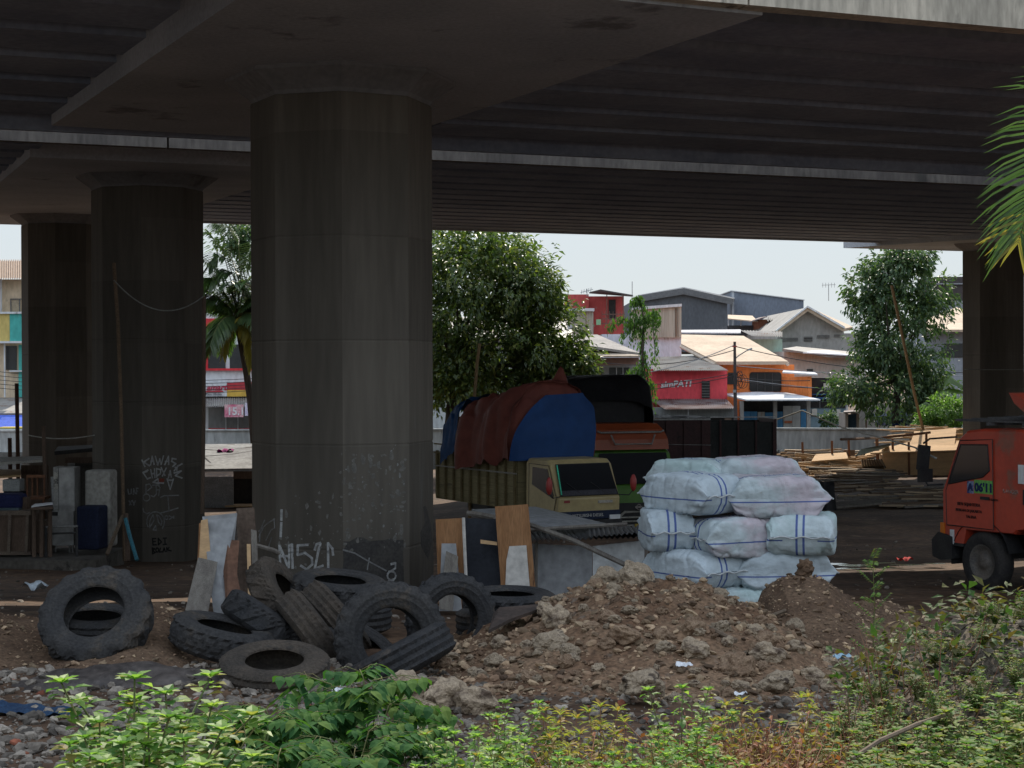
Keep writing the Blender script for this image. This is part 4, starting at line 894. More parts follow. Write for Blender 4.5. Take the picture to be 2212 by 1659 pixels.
for k in range(9): lp(bt, 'stake', MAR, lambda m: m.box((-1.235, 2.38 - k * .58, 1.75), (.06, .06, 1.75)))
for z, a, b in ((1.35, -.2, 2.45), (1.86, -.2, 2.45)): lp(bt, 'tie_wire', mat('pale wire', (.4, .4, .4)) if z > 1.5 else M['grey frame'], lambda m: m.tube([(-1.30, b, z + .03), (-1.28, a, z - .03)], .012, 5))
lp(bt, 'top_rail', mat('painted sunlit rail', (.55, .55, .55), rough=.35), lambda m: (m.box((-1.2, 1.15, 2.66), (.08, 2.7, .05)), m.box((-1.2, -1.25, 2.72), (.06, 2.1, .03))))  # pale colour stands in for sunlight on the bed's top edges
lp(bt, 'load_sheet', BT, lambda m: m.grid(lambda a, b: (-1.1 + 2.2 * b, 2.5 - 2.6 * a, 2.70 + .12 * abs(noise.noise(Vector((a * 9, b * 5, 0))))), 16, 8))
lp(bt, 'cab', MAR, lambda m: m.bx((-1.15, 2.7, .7), (1.15, 4.3, 2.5)))
for sx in (-1, 1):
    wheel(bt, sx * .95, 3.4, .5, .28, sx); wheel(bt, sx * .95, -1.2, .5, .5, sx)
# ---- small things on the street
r = put('minibus', (P(60, 800, 113).x, 113, STZ), 0, label='pale blue and yellow minibus passing at the left edge', cat='minibus')
mb_ = MB(); loft(mb_, [[Vector((x, y, z)) for x, z in ((-1.9, .35), (1.7, .35), (1.95, .9), (1.45, 1.05), (1.15, 1.75), (-1.8, 1.8), (-1.95, 1.0))] for y in (-.8, .8)]); mb_.build('body', paint('pale blue body', (.35, .5, .55)), r)
lp(r, 'roof', paint('yellow roof', (.65, .5, .08)), lambda m: m.box((-.3, 0, 1.84), (3.0, 1.5, .08))); lp(r, 'window', GL, lambda m: (m.prism([(-1.6, -.81, 1.1), (.2, -.81, 1.1), (.2, -.81, 1.65), (-1.6, -.81, 1.65)], (0, -.01, 0)), m.prism([(.3, -.81, 1.1), (1.3, -.81, 1.1), (1.1, -.81, 1.65), (.3, -.81, 1.65)], (0, -.01, 0))))
lp(r, 'band', paint('yellow band', (.6, .5, .1)), lambda m: m.box((0, -.81, .75), (3.7, .02, .2)))
for x in (-1.2, 1.2): lp(r, 'wheel', RUB, lambda m: m.lathe([(.01, -.1), (.3, -.1), (.32, 0), (.3, .1), (.01, .1)], 18, 'y', Matrix.Translation(Vector((x, -.7, .32)))))
r = put('car', (P(478, 800, 101).x, 101, STZ), 0, label='shiny red car whose roof shows above the wall, between the dark columns', cat='car')
CR = paint('car red', (.62, .03, .04), th=.9)
mb_ = MB(); loft(mb_, [[Vector((x, y, z)) for x, z in ((-2.1, .3), (2.1, .3), (2.2, .7), (1.3, .9), (.7, 1.36), (-.2, 1.44), (-1.4, 1.36), (-2.0, .95))] for y in (-.82, .82)]); mb_.build('body', CR, r)
lp(r, 'window', GL, lambda m: m.prism([(-1.4, -.83, .95), (1.1, -.83, .95), (.62, -.83, 1.3), (-1.3, -.83, 1.32)], (0, -.01, 0)))
for x in (-1.3, 1.35): lp(r, 'wheel', RUB, lambda m: m.lathe([(.01, -.1), (.3, -.1), (.32, 0), (.3, .1), (.01, .1)], 18, 'y', Matrix.Translation(Vector((x, -.75, .32)))))
r.location.z = P(478, 945, 101).z - 1.44
# ------------------------------------------------------------------ mounds of earth and rubble
EARTH = mat('rubble earth', (.115, .064, .036), (.20, .128, .078), s=1.3, rough=.95, bump=.5, bs=22, fine=.45, dark=((.16, .125, .095), 3.0, .60))
EARTH2 = mat('brown earth', (.092, .056, .034), (.14, .090, .056), s=1.6, rough=.95, bump=.5, bs=25, fine=.4, dark=((.12, .095, .075), 5, .66))
GRAV = mat('grey gravel earth', (.075, .060, .045), (.11, .09, .07), s=2, rough=.95, bump=.5, bs=30, fine=.45)
MH = {}
def interp(t, u): return lerp1(t, u)
def mound(name, m, crest, Yc, Yf, Yb, label, foot=None, ns=90, nt=44, rough=.05, key=None, sub=None):
    """heap whose crest line (picture u -> v at depth Yc) falls to the ground at Yf in front and Yb behind"""
    us = [c[0] for c in crest]
    def fn(a, b):
        u = us[0] + (us[-1] - us[0]) * a
        Y = Yf + (Yb - Yf) * b
        pc = P(u, interp(crest, u), Yc); x = pc.x * (Y / Yc) ** .35
        g = base_z(x, Y) - .12
        h = max(0.0, pc.z - base_z(pc.x, Yc))
        tb = (Yc - Yf) / (Yb - Yf)
        k = smooth01(0, 1, b / tb) if b < tb else smooth01(0, 1, (1 - b) / (1 - tb))
        k = k ** .8
        e = min(a, 1 - a) / .06; e = min(1, e)
        z = g + (.12 + h) * k * e ** .5
        z += k * e * (rough * fbm(x * 1.7, Y * 1.7, 3, 4) + rough * .9 * fbm(x * 5, Y * 5, 7, 4) - rough * .3)
        return Vector((x, Y, z))
    mb = MB(); mb.grid(fn, ns, nt)
    if key: MH[key] = fn
    o = mb.thing(name, m, True, label=label, cat='mound'); return o
CR1 = [(900, 1440), (950, 1392), (1010, 1370), (1090, 1338), (1180, 1300), (1240, 1275), (1290, 1258), (1345, 1248), (1400, 1254), (1470, 1252), (1520, 1268), (1570, 1295), (1620, 1300), (1680, 1335), (1760, 1390), (1860, 1440)]
mound('rubble_mound', EARTH, CR1, 18.2, 13.6, 20.6, 'big brown mound of earth and broken rubble in the middle foreground', key='big', ns=170, nt=80, rough=.075)
CR2 = [(1590, 1360), (1630, 1330), (1650, 1278), (1680, 1246), (1720, 1240), (1760, 1242), (1800, 1262), (1850, 1300), (1920, 1300), (1990, 1330), (2060, 1352)]
mound('earth_mound', EARTH2, CR2, 19.6, 16.6, 21.2, 'smaller smooth brown earth mound to the right, before the puddle', key='small', ns=110, nt=50, rough=.05)
CR3 = [(1790, 1560), (1850, 1492), (1900, 1455), (1960, 1425), (2020, 1390), (2080, 1350), (2140, 1328), (2212, 1322), (2300, 1320), (2400, 1330), (2600, 1420)]
mound('weedy_bank', GRAV, CR3, 11.4, 8.0, 13.4, 'pale gravel bank overgrown with weeds at the lower right', key='bank', ns=80, nt=46, rough=.06)
CR4 = [(-120, 1335), (-40, 1322), (40, 1330), (120, 1352), (200, 1345), (280, 1320), (330, 1300), (380, 1318), (440, 1350), (520, 1385), (620, 1430)]
mound('earth_mound', EARTH2, CR4, 18.6, 15.2, 20.4, 'low brown earth ridge on the left under the biggest tyre', key='left', ns=90, nt=40, rough=.05)
def onm(key, a, b): return MH[key](a, b)
# ------------------------------------------------------------------ stones
random.seed(11)
STN = [mat('rubble stone pale', (.38, .30, .21), (.25, .195, .14), s=2.5, rough=.95, bump=.4, bs=18, fine=.3, dark=((.10, .07, .05), 2.2, .55)), mat('rubble stone grey', (.23, .18, .125), (.33, .265, .19), s=3, rough=.95, bump=.4, bs=18, fine=.3, dark=((.08, .06, .045), 2.5, .56)), mat('rubble stone brown', (.19, .125, .08), (.27, .19, .125), s=3, rough=.95, bump=.4, bs=18, fine=.3)]
PROTO = []
for k in range(10):
    mb = MB(); blob(mb, (0, 0, 0), (.5, .42 + .1 * random.random(), .30 + .12 * random.random()), 4, k * 7.3, .38)
    me_o = mb.build('stone', STN[k % 3], smooth=False); PROTO.append(me_o)
used = set()
def stone(p, s, k=None, label='rough broken stone lying on the big rubble mound', group='stones on the big rubble mound', sink=.12):
    k = random.randrange(10) if k is None else k
    o = PROTO[k]
    if k in used: o = o.copy(); COL.objects.link(o)
    used.add(k)
    s *= .92; o.location = (p.x, p.y, p.z + s * (.30 - sink - .05)); o.scale = (s, s, s * random.uniform(.75, 1.15))
    o.rotation_euler = (random.uniform(-.4, .4), random.uniform(-.4, .4), random.uniform(0, 6.28))
    tag(o, label, 'stone', group); return o
for i in range(160):
    a, b = random.uniform(.05, .93), random.uniform(.04, .64)
    stone(onm('big', a, b), random.choice((.08, .10, .12, .15, .2)) * random.uniform(.8, 1.2))
# the stones the eye picks out
def at_stone(u, v, key, s, k, label):
    best = None
    for i in range(100):
        for j in range(60):
            q = MH[key](i / 99, j / 80); d = ray(u, v); t = q.y / d.y
            e = (q.x - d.x * t) ** 2 + (q.z - d.z * t) ** 2
            if best is None or e < best[0]: best = (e, q)
    stone(best[1], s, k, label, None)
for args in ((1597, 1449, 'big', .36, 2, 'smooth tan boulder at the right foot of the big mound'), (1378, 1252, 'big', .40, 1, 'wide flat topped grey rock on the crest of the big mound'), (1315, 1262, 'big', .36, 4, 'pointed grey rock just left of the mound crest'), (1210, 1340, 'big', .32, 3, 'flat tan slab of stone halfway up the mound'), (1345, 1390, 'big', .36, 5, 'long ochre stone sunk in the middle of the mound'), (1190, 1395, 'big', .38, 7, 'dark grey angular stone low on the left face'), (1500, 1410, 'big', .32, 6, 'pale crumbly lump near the right face of the mound'), (1660, 1420, 'big', .34, 0, 'pale block beside the dark stone at the mound foot')):
    at_stone(*args)
for (u, v, Y, s, k, lb) in ((885, 1502, 14.3, .55, 0, 'large hollowed tan rock at the left foot of the big mound'), (972, 1520, 14.1, .42, 3, 'rounded tan rock leaning against the hollowed one'), (1035, 1508, 14.2, .26, 8, 'small ochre rock on top of a grey lump'), (1030, 1530, 14.0, .40, 6, 'grey lump at the front of the mound foot'), (905, 1545, 13.6, .36, 9, 'brown wedge shaped rock in front of the hollowed rock'), (1390, 1480, 14.2, .40, 7, 'broad dark grey rock at the front of the mound'), (1680, 1470, 14.2, .30, 1, 'dark rock between the tan boulder and the gravel')):
    p = P(u, v, Y); p.z = max(p.z - .05, gz(p.x, p.y) + .02); stone(p, s, k, lb, None)
p = P(1738, 1236, 19.6); lump = MB()
for k in range(5): blob(lump, P(1738 + random.uniform(-3, 3), 1250 - k * 7, 19.55), (.085, .08, .07), 3, k * 3.1, .5)
lump.thing('earth_clod', EARTH2, True, label='upright clod of earth standing on top of the smaller mound', cat='clod')
# crumbled rubble: uncountable
GVM = mat('loose gravel', (.34, .25, .16), (.15, .095, .06), s=3, rough=.95, isl=.6, bump=.2, dark=((.42, .38, .31), 1.4, .70))
def scatter(name, n, fn, smin, smax, mt, label_kind='stuff', seed=1, sub=0):
    random.seed(seed); mb = MB()
    for i in range(n):
        p = fn()
        if p is None: continue
        s = smin * (smax / smin) ** (random.random() ** 2.2)
        R = Euler((random.uniform(-.5, .5), random.uniform(-.5, .5), random.uniform(0, 6.28))).to_matrix()
        blob(mb, (p.x, p.y, p.z + s * .25), (s * random.uniform(.7, 1.3), s * random.uniform(.6, 1), s * random.uniform(.35, .75)), 1 if s > .035 else 0, i * 1.37, .5, R)
    return mb.build(name, mt, kind='stuff')
scatter('mound_rubble', 5200, lambda: onm('big', random.uniform(.02, .98), random.uniform(.0, .72)), .009, .060, GVM, seed=21)
scatter('mound_rubble', 1500, lambda: onm('small', random.uniform(.02, .98), random.uniform(0, .7)), .01, .04, GVM, seed=22)
scatter('mound_rubble', 1600, lambda: onm('left', random.uniform(.02, .98), random.uniform(0, .8)), .01, .05, GVM, seed=24)
def gp(x0, x1, y0, y1):
    y = random.uniform(y0, y1); x = random.uniform(x0, x1) * y; return Vector((x, y, gz(x, y)))
GV2 = mat('crushed rubble', (.24, .21, .175), (.125, .108, .09), s=3, rough=.95, isl=.6, bump=.2, dark=((.40, .38, .35), 1.5, .68))
scatter('gravel', 7500, lambda: gp(-.32, -.02, 10.2, 17.4), .012, .07, GV2, seed=25)
scatter('gravel', 4500, lambda: gp(-.04, .30, 11, 17.5), .012, .06, GV2, seed=26)
BRK = mat('brick fragment', (.26, .09, .05), (.20, .07, .045), s=3, rough=.95, isl=.4)
scatter('brick_crumbs', 260, lambda: gp(-.30, .25, 10.5, 17), .02, .055, BRK, seed=27)
scatter('gravel', 1500, lambda: gp(-.32, .32, 19, 40), .015, .05, GV2, seed=28)
scatter('bank_rubble', 2600, lambda: onm('bank', random.random(), random.uniform(.05, .7)), .012, .06, mat('pale bank rubble', (.24, .205, .16), (.14, .12, .095), s=3, rough=.95, isl=.4), seed=29)
# white flecks of litter
LIT = mat('white litter', (.70, .72, .74), (.5, .53, .56), s=4, rough=.7)
def litter(u, v, Y, w_, label, m_=LIT, cat='litter', sd=0, g=True):
    p = P(u, v, Y); 
    if g: p.z = max(p.z, gz(p.x, p.y) + .03)
    mb = MB(); mb.grid(lambda a, b: p + Vector(((a - .5) * w_, (b - .5) * w_ * .7, .05 + .35 * w_ * noise.noise(Vector((a * 3 + sd, b * 3, sd))))), 7, 6)
    return mb.thing('litter', m_, True, label=label, cat=cat)
litter(76, 1273, 21.5, .30, 'crumpled pale blue plastic on the dark ground at left', mat('pale plastic', (.42, .48, .52), rough=.4), sd=4)
litter(1478, 1448, 14.6, .14, 'white scrap of plastic on the right face of the big mound', sd=1)
litter(1600, 1512, 13.2, .10, 'small white scrap among the gravel', sd=7)
litter(1820, 1430, 14.0, .14, 'pale blue scrap of plastic on the right gravel', mat('blue scrap', (.3, .45, .55)), sd=2)
litter(1955, 1213, 31.5, .28, 'red plastic scrap beside the puddle', mat('red scrap', (.45, .04, .04)), sd=3)
litter(738, 1505, 14.2, .16, 'white broken tile leaning by the tyre pile', sd=5); litter(748, 1528, 13.8, .16, 'white flat tile fragment before the tyre pile', sd=9)
litter(1880, 1520, 11.5, .16, 'turquoise scrap caught in the weeds', mat('turquoise scrap', (.1, .4, .45)), sd=8, g=False)
litter(1925, 1475, 11.6, .22, 'orange brown wrapper lying on the weedy bank', mat('orange wrapper', (.5, .22, .06)), sd=6, g=False)
mb = MB(); q0 = G(0, 1545); mb.grid(lambda a, b: Vector((q0.x - .3 + 1.05 * a, q0.y + (b - .5) * .35 + .12 * sin(a * 5), gz(q0.x, q0.y) + .05 + .06 * noise.noise(Vector((a * 7, b * 4, 1))))), 22, 6)
mb.thing('rag', mat('dark blue cloth', (.012, .03, .07), (.02, .05, .1), s=6, rough=.95), True, label='dark blue rag trodden into the ground at lower left', cat='rag')
mb = MB(); q0 = G(270, 1480); mb.grid(lambda a, b: Vector((q0.x + (a - .5) * 2.0, q0.y + (b - .35) * 1.0, gz(q0.x, q0.y) + .16 * sin(pi * a) * sin(pi * min(1, b * 1.15)) - .02 + .07 * noise.noise(Vector((a * 6, b * 5, 2))))), 40, 20)
mb.thing('plastic_sheet', mat('dusty black plastic', (.05, .043, .04), (.085, .073, .066), s=3, rough=.5, bump=.4, bs=12), True, label='torn dusty black plastic sheet half buried below the biggest tyre', cat='sheet')
# sticks and branches on the mounds
WOOD = mat('dry grey brown wood', (.16, .12, .085), (.11, .085, .06), s=4, rough=.9, st=(4, 4, .6))
def stick(pts, r, label, m_=WOOD, cat='stick', name='stick', group=None):
    mb = MB(); mb.tube([P(*p) for p in pts], r, 6); return mb.thing(name, m_, label=label, cat=cat, group=group)
stick([(1375, 1320, 17.0), (1420, 1330, 16.8), (1470, 1335, 16.6), (1530, 1355, 16.2), (1590, 1385, 15.9)], .022, 'long bent dry branch lying down the big mound', cat='branch', name='branch')
stick([(1600, 1415, 15.6), (1650, 1395, 16.8), (1700, 1372, 17.6)], .02, 'thin stick sticking out between the two mounds')
stick([(1630, 1343, 18.3), (1680, 1325, 18.4)], .022, 'upper of two short pale sticks on the smaller mound'); stick([(1650, 1338, 18.2), (1697, 1318, 18.3)], .02, 'lower of two short pale sticks on the smaller mound')
stick([(2030, 1322, 16.0), (2080, 1342, 15.0), (2130, 1352, 14.5)], .03, 'pale cane lying behind the weedy bank at right')
# boards dropped by the tyres
def board(pts, t, m_, label, cat='board', group=None, name='board'):
    mb = MB(); q = [P(*p) for p in pts]; n = (q[1] - q[0]).cross(q[-1] - q[0]).normalized() * t
    if n.y < 0: n = -n
    mb.prism(q, n); return mb.thing(name, m_, label=label, cat=cat, group=group)
RB = mat('rusty plate', (.045, .035, .03), (.07, .05, .04), s=3)
board([(1078, 1300 + 12, 17.6), (1175, 1304, 17.9), (1172, 1312, 17.4), (1100, 1338, 16.9), (1055, 1362, 16.7), (1066, 1325, 17.2)], .03, RB, 'dark rusty plate leaning in front of the flat tyre')
board([(900, 1585, 12.4), (985, 1570, 13.0), (990, 1578, 12.6), (905, 1592, 12.2)], .03, mat('yellowed ply', (.30, .23, .14), (.22, .17, .11), s=4), 'yellowed plywood strip behind the foreground weeds')
board([(735, 1480, 14.3), (762, 1487, 14.4), (765, 1502, 14.2), (728, 1496, 14.1)], .02, mat('broken grey tile', (.36, .36, .37), (.28, .27, .27), s=3), 'pale grey broken slab lodged beside the tyre pile')

# ------------------------------------------------------------------ tyres
def tyre_mesh(kind, seed):
    n = 96; ro, w_ = 1.0, .54
    prof = [(.53, -.40), (.545, -.46), (.60, -.50), (.69, -.535), (.70, -.555), (.715, -.54), (.80, -.55), (.815, -.565), (.83, -.55), (.88, -.53), (.94, -.47), (.975, -.42), (1.0, -.38), (1.0, -.28), (1.0, -.27), (1.0, -.14), (1.0, -.13), (1.0, 0), (1.0, .01), (1.0, .13), (1.0, .14), (1.0, .27), (1.0, .28), (1.0, .38), (.975, .42), (.94, .47), (.88, .53), (.83, .55), (.815, .565), (.80, .55), (.715, .54), (.70, .555), (.69, .535), (.60, .50), (.545, .46), (.53, .40), (.56, .36), (.70, .38), (.86, .36), (.90, .2), (.90, -.2), (.86, -.36), (.70, -.38), (.56, -.36), (.53, -.40)]
    prof = [(r * .52, h * .27) for r, h in prof]
    def mod(k, j, a):
        r, h = prof[j]; d = 0
        if 10 <= j <= 25:
            t = h / .27
            if kind == 0:      # chevron lugs
                ph = (k + abs(t) * 7) % 6; d = .0 if ph < 3.6 else -.024
            elif kind == 1:    # block tread with shoulder notches
                ph = (k + (2 if t > 0 else 0)) % 4; d = -.02 if (ph < 1 or 13 <= j <= 14 or 21 <= j <= 22) else 0
                if abs(t) > .36 and k % 4 >= 2: d = -.028
            else:              # worn ribs
                d = -.014 if j in (13, 14, 17, 18, 21, 22) else 0
                if abs(t) > .3 and k % 3 == 0: d = -.012
        return d + .006 * noise.noise(Vector((cos(a) * 3, sin(a) * 3, j * .3 + seed)))
    return MB().lathe(prof, n, 'z', None, mod)
TYM = [mat('muddy tyre rubber', (.030, .030, .031), (.046, .044, .042), s=3.5, rough=.9, bump=.3, bs=40, fine=.3, dark=((.066, .056, .046), 3.2, .58)), mat('brown caked tyre', (.042, .036, .030), (.072, .058, .045), s=3, rough=.95, bump=.3, bs=40, fine=.3, dark=((.04, .035, .03), 3, .6)), mat('black tyre rubber', (.020, .021, .023), (.035, .034, .034), s=4, rough=.75, bump=.3, bs=40, fine=.3, dark=((.065, .055, .046), 3.5, .62))]
TP = [tyre_mesh(k, k * 3.0) for k in range(3)]
GT = 'old truck tyres'
def tyre(u, v, Y, nrm, kind, mt, label, sc=1.0):
    p = P(u, v, Y); mb = MB(); mb.v = list(TP[kind].v); mb.f = list(TP[kind].f)
    o = mb.build('tyre', TYM[mt], smooth=True); o.location = p; o.rotation_euler = rotm(nrm).to_euler(); o.scale = (sc, sc, sc)
    # flat shading on the lugs, smooth elsewhere reads as worn rubber
    o.data.polygons.foreach_set('use_smooth', [abs(f.center.z) > .12 for f in o.data.polygons])
    return tag(o, label, 'tyre', GT)
tyre(208, 1335, 17.1, (-.02, -.70, .62), 0, 0, 'biggest tyre at far left, propped up on its own with its hole facing us', 1.08)
tyre(205, 1352, 17.7, (.05, -.1, 1), 2, 0, 'dusty tyre lying flat, glimpsed through the hole of the biggest tyre', .95)
tyre(480, 1378, 17.2, (.25, -.02, .97), 1, 0, 'tyre lying tilted right with its patterned tread to us, left end of the pile', 1.02)
tyre(593, 1450, 15.6, (.02, -.20, .98), 2, 1, 'tyre lying flat nearest the camera with its dark hole showing', .97)
tyre(843, 1378, 17.0, (.26, -.92, .14), 1, 0, 'big tyre standing upright and facing us in the pile', 1.08)
tyre(866, 1424, 16.2, (-.46, .10, .88), 2, 2, 'slanted tyre leaning across the upright tyre, tread towards us', 1.04)
tyre(733, 1276, 19.2, (.10, -.08, .99), 0, 0, 'tyre lying flat on top of the pile against the pier', 1.06)
tyre(612, 1296, 18.8, (.74, -.10, .55), 0, 1, 'tilted tyre behind the pile left of the top flat one', 1.0)
tyre(578, 1352, 17.8, (.55, .22, .80), 0, 2, 'black lugged tyre sloping down right beside the boards', 1.0)
tyre(675, 1370, 17.6, (.80, .24, .58), 2, 1, 'brown mud caked tyre leaning in the middle of the pile', .98)
tyre(726, 1342, 18.3, (.76, .24, .62), 2, 1, 'shorter brown tyre tucked behind the mud caked one', .95)
tyre(974, 1338, 18.0, (.38, -.90, .10), 1, 2, 'dark tyre standing behind the slanted one, right end of the pile', .95)
tyre(1100, 1306, 18.9, (.02, -.03, 1), 0, 2, 'jagged black tyre lying flat behind the rusty plate', 1.0)
tyre(1085, 1342, 18.6, (-.03, .02, 1), 2, 0, 'worn tyre underneath the jagged black one', .98)
tyre(745, 1330, 19.2, (.05, .0, 1), 2, 0, 'lower tyre carrying the top flat tyre against the pier', 1.02)
tyre(775, 1418, 17.9, (.5, -.3, .8), 2, 0, 'buried tyre seen through the upright ring', .95)

# ------------------------------------------------------------------ sacks
def sackmat(key, c, c2, hi=.5):
    m = mat(key, c, c2, s=1.1, rough=.8, bump=.5, bs=7, fine=.10, spec=.12, st=(1.6, 1, 1.6), lo=.42, hi=.58, dark=((.30, .30, .28), 1.8, .66))
    nt = m.node_tree; L = nt.links.new; b = nt.nodes['Principled BSDF']
    src = b.inputs['Base Color'].links[0].from_socket
    tc = _n(nt, 'ShaderNodeTexCoord'); sp = _n(nt, 'ShaderNodeSeparateXYZ'); L(tc.outputs['Object'], sp.inputs[0])
    def band(sock, pos, half):
        a = _n(nt, 'ShaderNodeMath', operation='ABSOLUTE'); L(sock, a.inputs[0])
        d = _n(nt, 'ShaderNodeMath', operation='SUBTRACT'); L(a.outputs[0], d.inputs[0]); d.inputs[1].default_value = pos
        e = _n(nt, 'ShaderNodeMath', operation='ABSOLUTE'); L(d.outputs[0], e.inputs[0])
        l = _n(nt, 'ShaderNodeMath', operation='LESS_THAN'); L(e.outputs[0], l.inputs[0]); l.inputs[1].default_value = half; return l.outputs[0]
    f1 = band(sp.outputs['X'], .040, .013)
    side = _n(nt, 'ShaderNodeMath', operation='ABSOLUTE'); L(sp.outputs['X'], side.inputs[0])
    gt_ = _n(nt, 'ShaderNodeMath', operation='GREATER_THAN'); L(side.outputs[0], gt_.inputs[0]); gt_.inputs[1].default_value = .2
    ad = _n(nt, 'ShaderNodeMath', operation='ADD'); L(sp.outputs['Z'], ad.inputs[0]); ad.inputs[1].default_value = .04
    f2 = band(ad.outputs[0], 0, .008); mu = _n(nt, 'ShaderNodeMath', operation='MULTIPLY'); L(f2, mu.inputs[0]); L(gt_.outputs[0], mu.inputs[1])
    mxm = _n(nt, 'ShaderNodeMath', operation='MAXIMUM'); L(f1, mxm.inputs[0]); L(mu.outputs[0], mxm.inputs[1])
    mx = _n(nt, 'ShaderNodeMixRGB'); L(mxm.outputs[0], mx.inputs[0]); L(src, mx.inputs[1]); mx.inputs[2].default_value = (.085, .125, .30, 1)
    L(mx.outputs[0], b.inputs['Base Color'])
    return m
SW = sackmat('sack weave white', (.46, .53, .57), (.42, .49, .53)); SP = sackmat('sack weave pink', (.47, .42, .455), (.43, .50, .52)); SGR = sackmat('sack weave green', (.40, .51, .51), (.46, .53, .55))
SEAM = mat('sack seam', (.45, .48, .49), rough=.7)
def sack(u, v, Y, yaw, W_, Ln, H_, m_, label, pitch=0.0, roll=0.0, seed=0.0):
    nu, nv = 84, 68
    def fn(a, b):
        an = 2 * pi * a; t = 2 * b - 1; tt = abs(t)
        c, s_ = cos(an), sin(an)
        ex = .28; ct_ = (abs(c) ** ex) * (1 if c > 0 else -1); st_ = (abs(s_) ** (ex + .12)) * (1 if s_ > 0 else -1)
        h = H_ * max(0.0, (1 - tt ** 5.0)) ** .55 + .003
        ww = W_ * (1 - .16 * tt ** 6) * (1 - .02 * sin(b * 9))
        y = Ln * t * (1 - .05 * (1 - abs(c)) * tt ** 3)
        if tt > .94: y += .05 * (tt - .94) / .06 * (1 if t > 0 else -1) * (abs(c) ** 3)    # ears at the seam corners
        p = Vector((ww * ct_, y, h * st_))
        e = smooth01(.35, 1, tt)
        k = .022 * noise.noise(p * 3.2 + Vector((seed, 0, seed))) + (.012 + .03 * e) * noise.noise(Vector((p.x * 11 + seed, p.y * 3.0, p.z * 11)))
        k += .016 * e * (abs(sin(ct_ * 11 + st_ * 5 + seed)) - .5) + .022 * (abs(noise.noise(Vector((p.x * 4 + p.y * 5 + seed, p.z * 6, seed)))) - .2) - .016 * max(0, 1 - abs(noise.noise(Vector((p.x * 3 - p.y * 4, p.z * 3 + p.y * 5, seed * 2)))) * 9)
        return p + Vector((ct_, 0, st_)) * k * (1 - smooth01(.93, 1, tt))
    mb = MB(); mb.grid(fn, nu, nv)
    o = mb.build('sack', m_, smooth=True); o.scale = (1.07, 1.05, 1.06)
    o.location = P(u, v, Y); o.rotation_euler = (pitch, roll, yaw)
    for e in (-1, 1):
        sm = MB(); sm.tube([(W_ * .86 * x, e * (Ln + .012 + (.045 * abs(x) ** 3)), .012 * sin(x * 9 + seed)) for x in [-1 + i / 9 for i in range(19)]], .011, 5); sm.build('seam', SEAM, o)
    return tag(o, label, 'sack', 'striped sacks')
SY = 21.8
R_ = radians
sack(1497, 1066, SY, R_(38), .40, .56, .245, SW, 'upper left white sack whose double striped end faces us', seed=1)
sack(1668, 1072, SY + .05, R_(-83), .40, .60, .245, SP, 'pink topped sack at the upper right, lying side on', seed=2)
sack(1500, 1032, SY + 1.0, R_(60), .38, .5, .24, SGR, 'grey green sack at the back, behind the upper left sack', seed=3)
sack(1622, 1028, SY + 1.05, R_(-75), .38, .58, .24, SP, 'pink and green sack at the back, behind the pink topped sack', seed=4)
sack(1440, 1143, SY + .1, R_(3), .30, .5, .24, SW, 'wrinkled white sack end at the far left of the middle row', seed=5)
sack(1585, 1158, SY - .12, R_(-62), .37, .58, .24, SP, 'bluish sack with a pink flank in the centre of the middle row', seed=6)
sack(1732, 1152, SY - .05, R_(-12), .40, .55, .24, SGR, 'green and pink sack with double stripes at the right of the middle row', seed=7)
sack(1500, 1228, SY - .1, R_(36), .40, .56, .24, SW, 'lower left white sack, its striped end above the mound', seed=8)
sack(1683, 1230, SY, R_(-84), .40, .58, .24, SW, 'lower right pale sack lying side on behind the earth clod', seed=9)
sack(1590, 1308, SY - .1, R_(-80), .40, .58, .24, SGR, 'bottom pale green sack mostly buried behind the mounds', seed=10)
sack(1470, 1308, SY + .25, R_(80), .40, .58, .24, SW, 'bottom left sack hidden behind the mound crest', seed=11)
sack(1700, 1308, SY + .5, R_(-84), .40, .6, .24, SW, 'bottom right sack hidden behind the smaller mound', seed=12)
# ------------------------------------------------------------------ low shack behind the mound
BW = mat('orange brown board', (.25, .125, .055), (.32, .17, .08), s=2.2, rough=.85, st=(3, 3, .35), fine=.2, dark=((.10, .05, .03), 2, .62))
GP = mat('grey white panel', (.34, .35, .36), (.27, .28, .285), s=.8, rough=.9, dark=((.16, .155, .15), 1.4, .62), bump=.05)
WP = mat('white sheet panel', (.66, .68, .68), (.58, .60, .60), s=1, rough=.85, dark=((.25, .23, .2), 3, .68), bump=.04)
BP = mat('blue black panel', (.016, .019, .026), (.022, .026, .034), s=2, rough=.75, dark=((.06, .065, .075), 9, .72))
GB = mat('weathered grey board', (.20, .185, .16), (.14, .125, .11), s=3, rough=.9, st=(4, 4, .4), fine=.2)
PLY = mat('bare plywood', (.56, .37, .20), (.45, .30, .165), s=1.5, rough=.85, st=(1, 3, 3), fine=.12)
PEEL = mat('peeling white paint', (.55, .53, .49), (.48, .46, .42), s=1, rough=.8, dark=((.24, .14, .09), 1.0, .56))
BAM = mat('bamboo', (.30, .21, .10), (.24, .16, .08), s=3, rough=.6, st=(6, 6, .5), fine=.15)
SHY = 24.0
def vquad(m, pts, t=.03):
    q = [P(*p) for p in pts]; n = (q[1] - q[0]).cross(q[-1] - q[0]).normalized() * t
    if n.y < 0: n = -n
    m.prism(q, n)
sh = put('shack', (P(1250, 1300, SHY).x, SHY, -3.45), label='low shack of grey and white panels with a sagging corrugated roof beside the sacks', cat='shack')
part('wall_panel', GP, sh, lambda m: vquad(m, [(1150, 1175, SHY), (1279, 1180, SHY), (1279, 1340, SHY), (1150, 1340, SHY)]))
